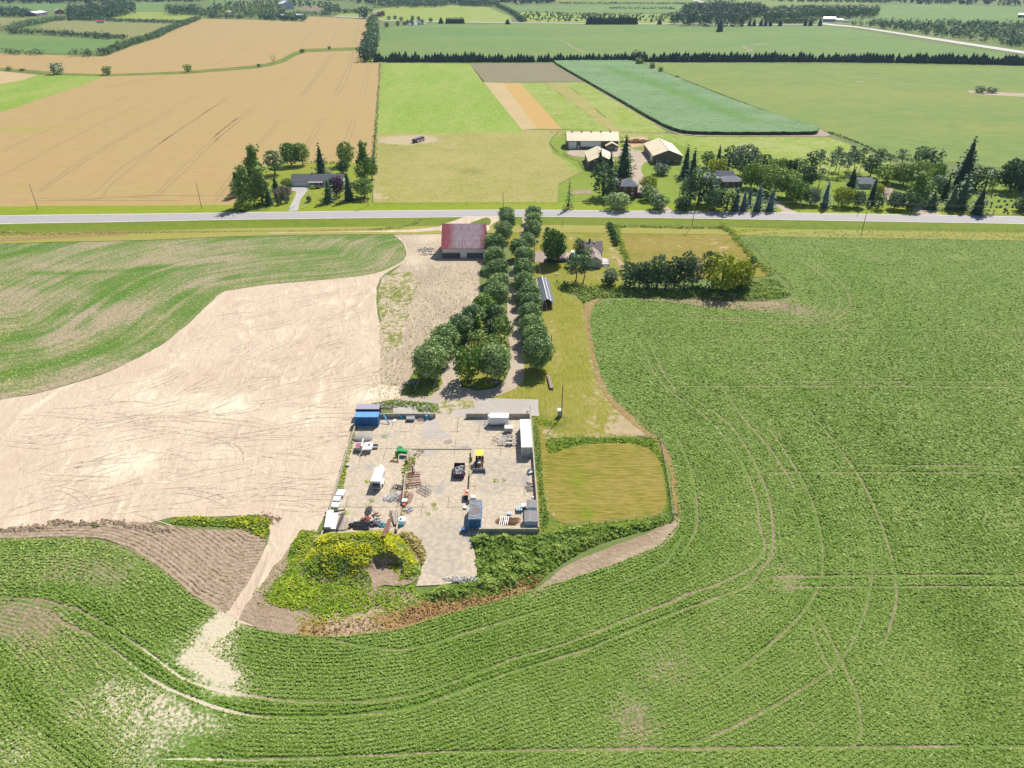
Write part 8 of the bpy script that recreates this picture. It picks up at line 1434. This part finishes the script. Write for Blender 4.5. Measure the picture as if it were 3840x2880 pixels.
for k in range(7):
    t = (k + .5) / 7; p = a0.lerp(b0, t * .85); q = a1.lerp(b1, t * .75); p.z = q.z = .17 + .27
    e = empty('white_pipe', p, 0, f'{ORD[k]} thick white pipe from the left in the big pipe stack', 'pipe', 'white pipes'); MB().tube((0, 0, 0), q - p, .27, n=12).build('pipe', YM['pvc'], e); MB().tube((0, 0, 0) if 0 else -(q - p).normalized() * .05, (q - p).normalized() * .0, .2, n=12).build('end_cap', YM['lav'], e)
for k in range(4):
    t = (k + .2) / 7; p = a0.lerp(b0, t * .85 + .06); q = a1.lerp(b1, t * .75 + .05); p.z = q.z = .17 + .75
    e = empty('white_pipe', p, 0, f'{ORD[k]} white pipe of the upper layer of the big pipe stack', 'pipe', 'white pipes'); MB().tube((0, 0, 0), q - p, .26, n=12).build('pipe', YM['pvc'], e); MB().tube(-(q - p).normalized() * .05, (0, 0, 0), .2, n=12).build('end_cap', YM['lav'], e)
m = MB()
for k in range(16): t = k / 15; p = P(1262 + t * 38, 1988 - t * 2, .25 + pr.uniform(0, .2)); q = P(1278 + t * 30, 1930 + pr.uniform(-4, 14) + t * 14, .3 + pr.uniform(0, .3)); m.tube(p, q, pr.uniform(.05, .1), n=5)
tag(m.build('pole_bundle', YM['plank']), 'fan of thin pale poles right of the thick white pipes', 'poles'); m = MB()
for k in range(5): t = k / 4; p = P(1258 + t * 10, 1984, .45 + .1 * k); q = P(1282 + t * 12, 1922, .5 + .1 * k); m.tube(p, q, .07, n=5)
tag(m.build('steel_tubes', YM['blk']), 'dark steel tubes between the white pipes and the pale poles', 'tubes'); m = MB()
for k in range(18): t = k / 17; p = P(1478 + t * 10, 1968 - 4 * t, .3 + pr.uniform(0, .3)); q = P(1461 + t * 34, 1914 + pr.uniform(-3, 5), .35 + pr.uniform(0, .4)); m.tube(p, q, pr.uniform(.05, .09), n=5)
tag(m.build('plank_fan', YM['plank']), 'fan of weathered planks left of the round white tank', 'planks'); m = MB()
for k in range(6): m.tube(P(1325, 1983 - k * 5, .3 + .1 * k), P(1384, 1985 - k * 5, .35 + .08 * k), .13, n=8)
tag(m.build('black_pipes', YM['bpipe']), 'thick black pipes lying below the tyre heap', 'pipes')
e = thing('tractor_tyre', (1316, 1978), 0, 'big tyre standing at the left end of the black pipes', 'tyre'); MB().ring((0, 0, .5), .38, .15, 16, 6, 'Y').build('tread', YM['rub'], e); MB().tube((0, -.05, .5), (0, .05, .5), .2, n=10).build('rim', YM['grey'], e)
e = thing('water_tank', (1508, 1962), 0, 'round white tank with a black cap on the slab', 'tank'); MB().tube((0, 0, 0), (0, 0, .9), .95, n=20).dome((0, 0, .9), .95, .3, 20, 4).build('tank', YM['white'], e, False); MB().tube((-.15, -.2, 1.1), (-.15, -.2, 1.3), .2, n=10).build('cap', YM['blk'], e)
barrel((1501, 1975), 'small blue barrel in front of the round white tank', r=.33, h=.8)
e = thing('utility_cart', (1517, 1893), 0, 'white and red wheeled box below the sideways cultivator', 'cart'); MB().box(-.6, .6, 0, 1.0, .3, .8).build('box', YM['white'], e); MB().box(-.3, .3, -.9, -.05, .25, .5).build('red_tray', plain('red_plastic', (.6, .12, .12), .5), e); wheel(e, (-.7, .5, .25), .25, .12); wheel(e, (.7, .5, .25), .25, .12)
e = thing('scrap_post', (1546, 1773), 5, 'grey upright metal scrap beside the topmost cultivator', 'scrap'); MB().tube((0, 0, 0), (.2, .4, 1.6), .16, n=8).box(.2, .6, -.5, .2, 0, .5).build('casing', YM['grey'], e); MB().tube((.3, -.3, .5), (.5, .2, 1.4), .05).build('lever', YM['alu'], e)
# long brown elevator beam jutting over the heap
a, b = P(1463, 1946, 1.0), P(1437, 2010, 4.1); e = empty('conveyor', a, 0, 'long brown conveyor frame jutting out over the goldenrod heap', 'conveyor'); v = b - a; s = Vector((.35, 0, 0)); MB().slab([-s, s, v + s, v - s], .12).build('belt', YM['brown'], e); m = MB()
for i in range(8): t = (i + .5) / 8; m.tube(v * t - s * 1.05 + Vector((0, 0, .05)), v * t + s * 1.05 + Vector((0, 0, .05)), .05, n=5)
m.build('cross_bars', YM['rustp'], e)
for sg in (-1, 1): MB().tube(s * sg * 1.1, v + s * sg * 1.1, .06, n=6).build('side_rail', YM['rustp'], e)
MB().tube((-.5, -1.0, -1.0), v * .45, .06).tube((.5, -1.0, -1.0), v * .45, .06).build('support_leg', YM['grey'], e)
hzv = lambda x, y: float(heapz(np.array([x]), np.array([y]))[0])
a, b = P(1208, 1990, 1.2), P(1187, 2086, 1.6); e = empty('long_pole', a, 0, 'long white pole lying down the left edge of the heap', 'pole'); MB().tube((0, 0, 0), b - a, .1, .07, 6).build('pole', YM['offw'], e); MB().tube((.25, 0, .1), (b - a) * .97 + Vector((.12, 0, 0)), .06, n=6).build('second_pole', YM['plank'], e)
# lawn, maples and road bits
e = thing('board_stack', (2068, 1462), 4, 'long low stack of old boards leaning on posts at the foot of the right maples', 'boards'); m = MB()
for i in range(6): m.box(-.35 + i * .14, -.25 + i * .14, 0, 7.5 - i * .3, .1, .45 + .1 * (i % 3))
m.build('boards', YM['plank'], e); MB().box(-.5, -.4, 0, 7, .05, .6).build('red_board', YM['redm'], e)
for y in (0, 2.4, 4.8, 7.2): MB().tube((.55, y, -.1), (.55, y, .9), .05).build('post', YM['plank'], e)
for px0, px1, lb in (((1556, 1465), (1572, 1428), 'left white rail fence by the first maple'), ((1625, 1462), (1640, 1432), 'right white rail fence by the first maple')):
    e, w = site('rail_fence', px0, px1, lb, 'fence'); MB().tube((0, 0, .5), (w, 0, .5), .05).tube((0, 0, .9), (w, 0, .9), .05).build('rails', YM['offw'], e)
    for i in range(4): MB().tube((w * i / 3, 0, 0), (w * i / 3, 0, 1), .05).build('post', YM['offw'], e)
pile('timber_heap', (1550, 1440), 3.2, 2.4, .5, 36, .06, .12, 'grey', 'grey timber stacked under the first maple on the left', 'timber', 33, 'stick')
def car(px, rz, mat, label, L_=4.6, W_=1.8, suv=False):
    e = thing('parked_car', px, rz, label, 'car'); h = .95; pf = [(-L_ / 2, .35), (L_ / 2, .35), (L_ / 2, .75), (L_ * .32, h), (L_ * .18, 1.45), (-L_ * .25, 1.5), (-L_ * .42, h + .05), (-L_ / 2, .8)]
    M_ = Matrix.Rotation(0, 4, 'Z'); m = MB(); lo = [(x, z) for x, z in pf]; m.prism(lo, -W_ / 2, W_ / 2); m.build('body', YM[mat], e)
    MB().prism([(L_ * .30, h + .02), (L_ * .18, 1.42), (L_ * .16, 1.42), (L_ * .27, h + .02)], -W_ * .4, W_ * .4).box(-L_ * .22, L_ * .15, -W_ / 2 - .01, -W_ / 2 - .001, h + .05, 1.36).box(-L_ * .22, L_ * .15, W_ / 2 + .001, W_ / 2 + .01, h + .05, 1.36).build('window', YM['glass'], e)
    for x in (-L_ * .3, L_ * .3):
        for y in (-W_ / 2, W_ / 2): wheel(e, (x, y, .34), .34, .22, 'y')
    for y in (-.6, .6): MB().cbox((L_ / 2 + .01, y, .65), (.04, .3, .15)).build('headlight', YM['white'], e)
car((2104, 981), 185, 'carm', 'dark plum car under the big maple on the brown pad'); car((2062, 982), 175, 'carb', 'black car on the brown pad, left under the big maple'); car((3300, 712), 100, 'carb', 'blue and white vehicle beside the low grey house')
bpy.data.objects['parked_car.002'].children[0].material_slots[0].material; e = bpy.data.objects['parked_car.002']
e['label'] = 'car parked on the gravel court beside the low grey house'
def fwagon():
    e = thing('feed_wagon', (1552, 537), 62, 'dark livestock feed wagon with white slats in the worn dirt patch', 'feed wagon', z=.12)
    MB().box(0, 11, -1.2, 1.2, .9, 2.2).build('body', YM['blk'], e)
    for i in range(3): MB().box(.8 + i * 3.5, 3.2 + i * 3.5, 1.21, 2.3, .6, 2.0).build('feed_bunk', YM['offw'], e); MB().box(1.4 + i * 3.5, 3.6 + i * 3.5, -2.2, -1.21, .4, 1.3).build('hay_rack', YM['alu'], e)
    for x in (1.5, 9.5):
        for y in (-1.3, 1.3): wheel(e, (x, y, .5), .5, .25, 'y')
    MB().slab([(-.1, -1.3, 2.3), (11.1, -1.3, 2.3), (11.1, 1.3, 2.5), (-.1, 1.3, 2.5)], .08).build('lid', YM['plum'], e)
fwagon()
e = thing('mailbox', (2110, 848), 0, 'dark post on the front lawn near the road', 'post', z=.1); MB().tube((0, 0, 0), (0, 0, 1.9), .1).build('post', YM['plank'], e); MB().cbox((0, -.1, 2.0), (.3, .5, .3)).build('box', YM['blk'], e)
e = thing('garden_bed', (2146, 958), 0, 'small white porch step at the end of the path by the pines', 'step', z=.1); MB().box(0, 1.6, 0, .8, 0, .35).build('step', YM['white'], e); MB().box(0, 1.6, .803, 1.4, 0, .6).build('landing', YM['offw'], e)
e = thing('utility_cabinet', (2142, 964), 0, 'dark blue shed-like box left of the pines by the grey house', 'box', z=.1); MB().box(0, 1.2, 0, 2.2, 0, 1.8).build('body', plain('slate_blue', (.16, .2, .3), .7), e); MB().box(-.08, 1.28, -.08, 2.28, 1.803, 1.9).build('lid', YM['white'], e)
for px, lb in (((1085, 786), 'left white ranch driveway marker rail'), ((1133, 784), 'right white ranch driveway marker rail')):
    e = thing('marker_rail', px, 70, lb, 'rail', z=.24); MB().box(0, 4.5, -.15, .15, .25, .4).build('rail', YM['offw'], e); MB().box(0, .2, -.1, .1, 0, .247).box(4.3, 4.5, -.1, .1, 0, .247).build('leg', YM['offw'], e)
e = thing('round_bale', (1370, 758), 0, 'small pink and white object on the verge by the utility pole', 'planter', z=.24); MB().tube((0, 0, 0), (0, 0, .6), .7, .8, 12).build('pot', YM['tan'], e); MB().dome((0, 0, .6), .75, .5).build('flowers', plain('pink_flowers', (.6, .3, .35), .8), e)
for px, lb in (((1690, 845), None),): pass
# ---------------------------------------------------------------- air
hz = MB().box(-7200, 7200, -500, 8200, -1.0, 104.5).build('haze', None); tag(hz, kind='stuff')
m = bpy.data.materials.new('haze_mat'); m.use_nodes = True; nt = m.node_tree; nt.nodes.clear(); out = nt.nodes.new('ShaderNodeOutputMaterial'); pv = nt.nodes.new('ShaderNodeVolumePrincipled')
pv.inputs['Color'].default_value = (.55, .74, 1.0, 1); pv.inputs['Density'].default_value = HAZE_D; pv.inputs['Anisotropy'].default_value = .0; nt.links.new(pv.outputs[0], out.inputs['Volume']); hz.data.materials.append(m)
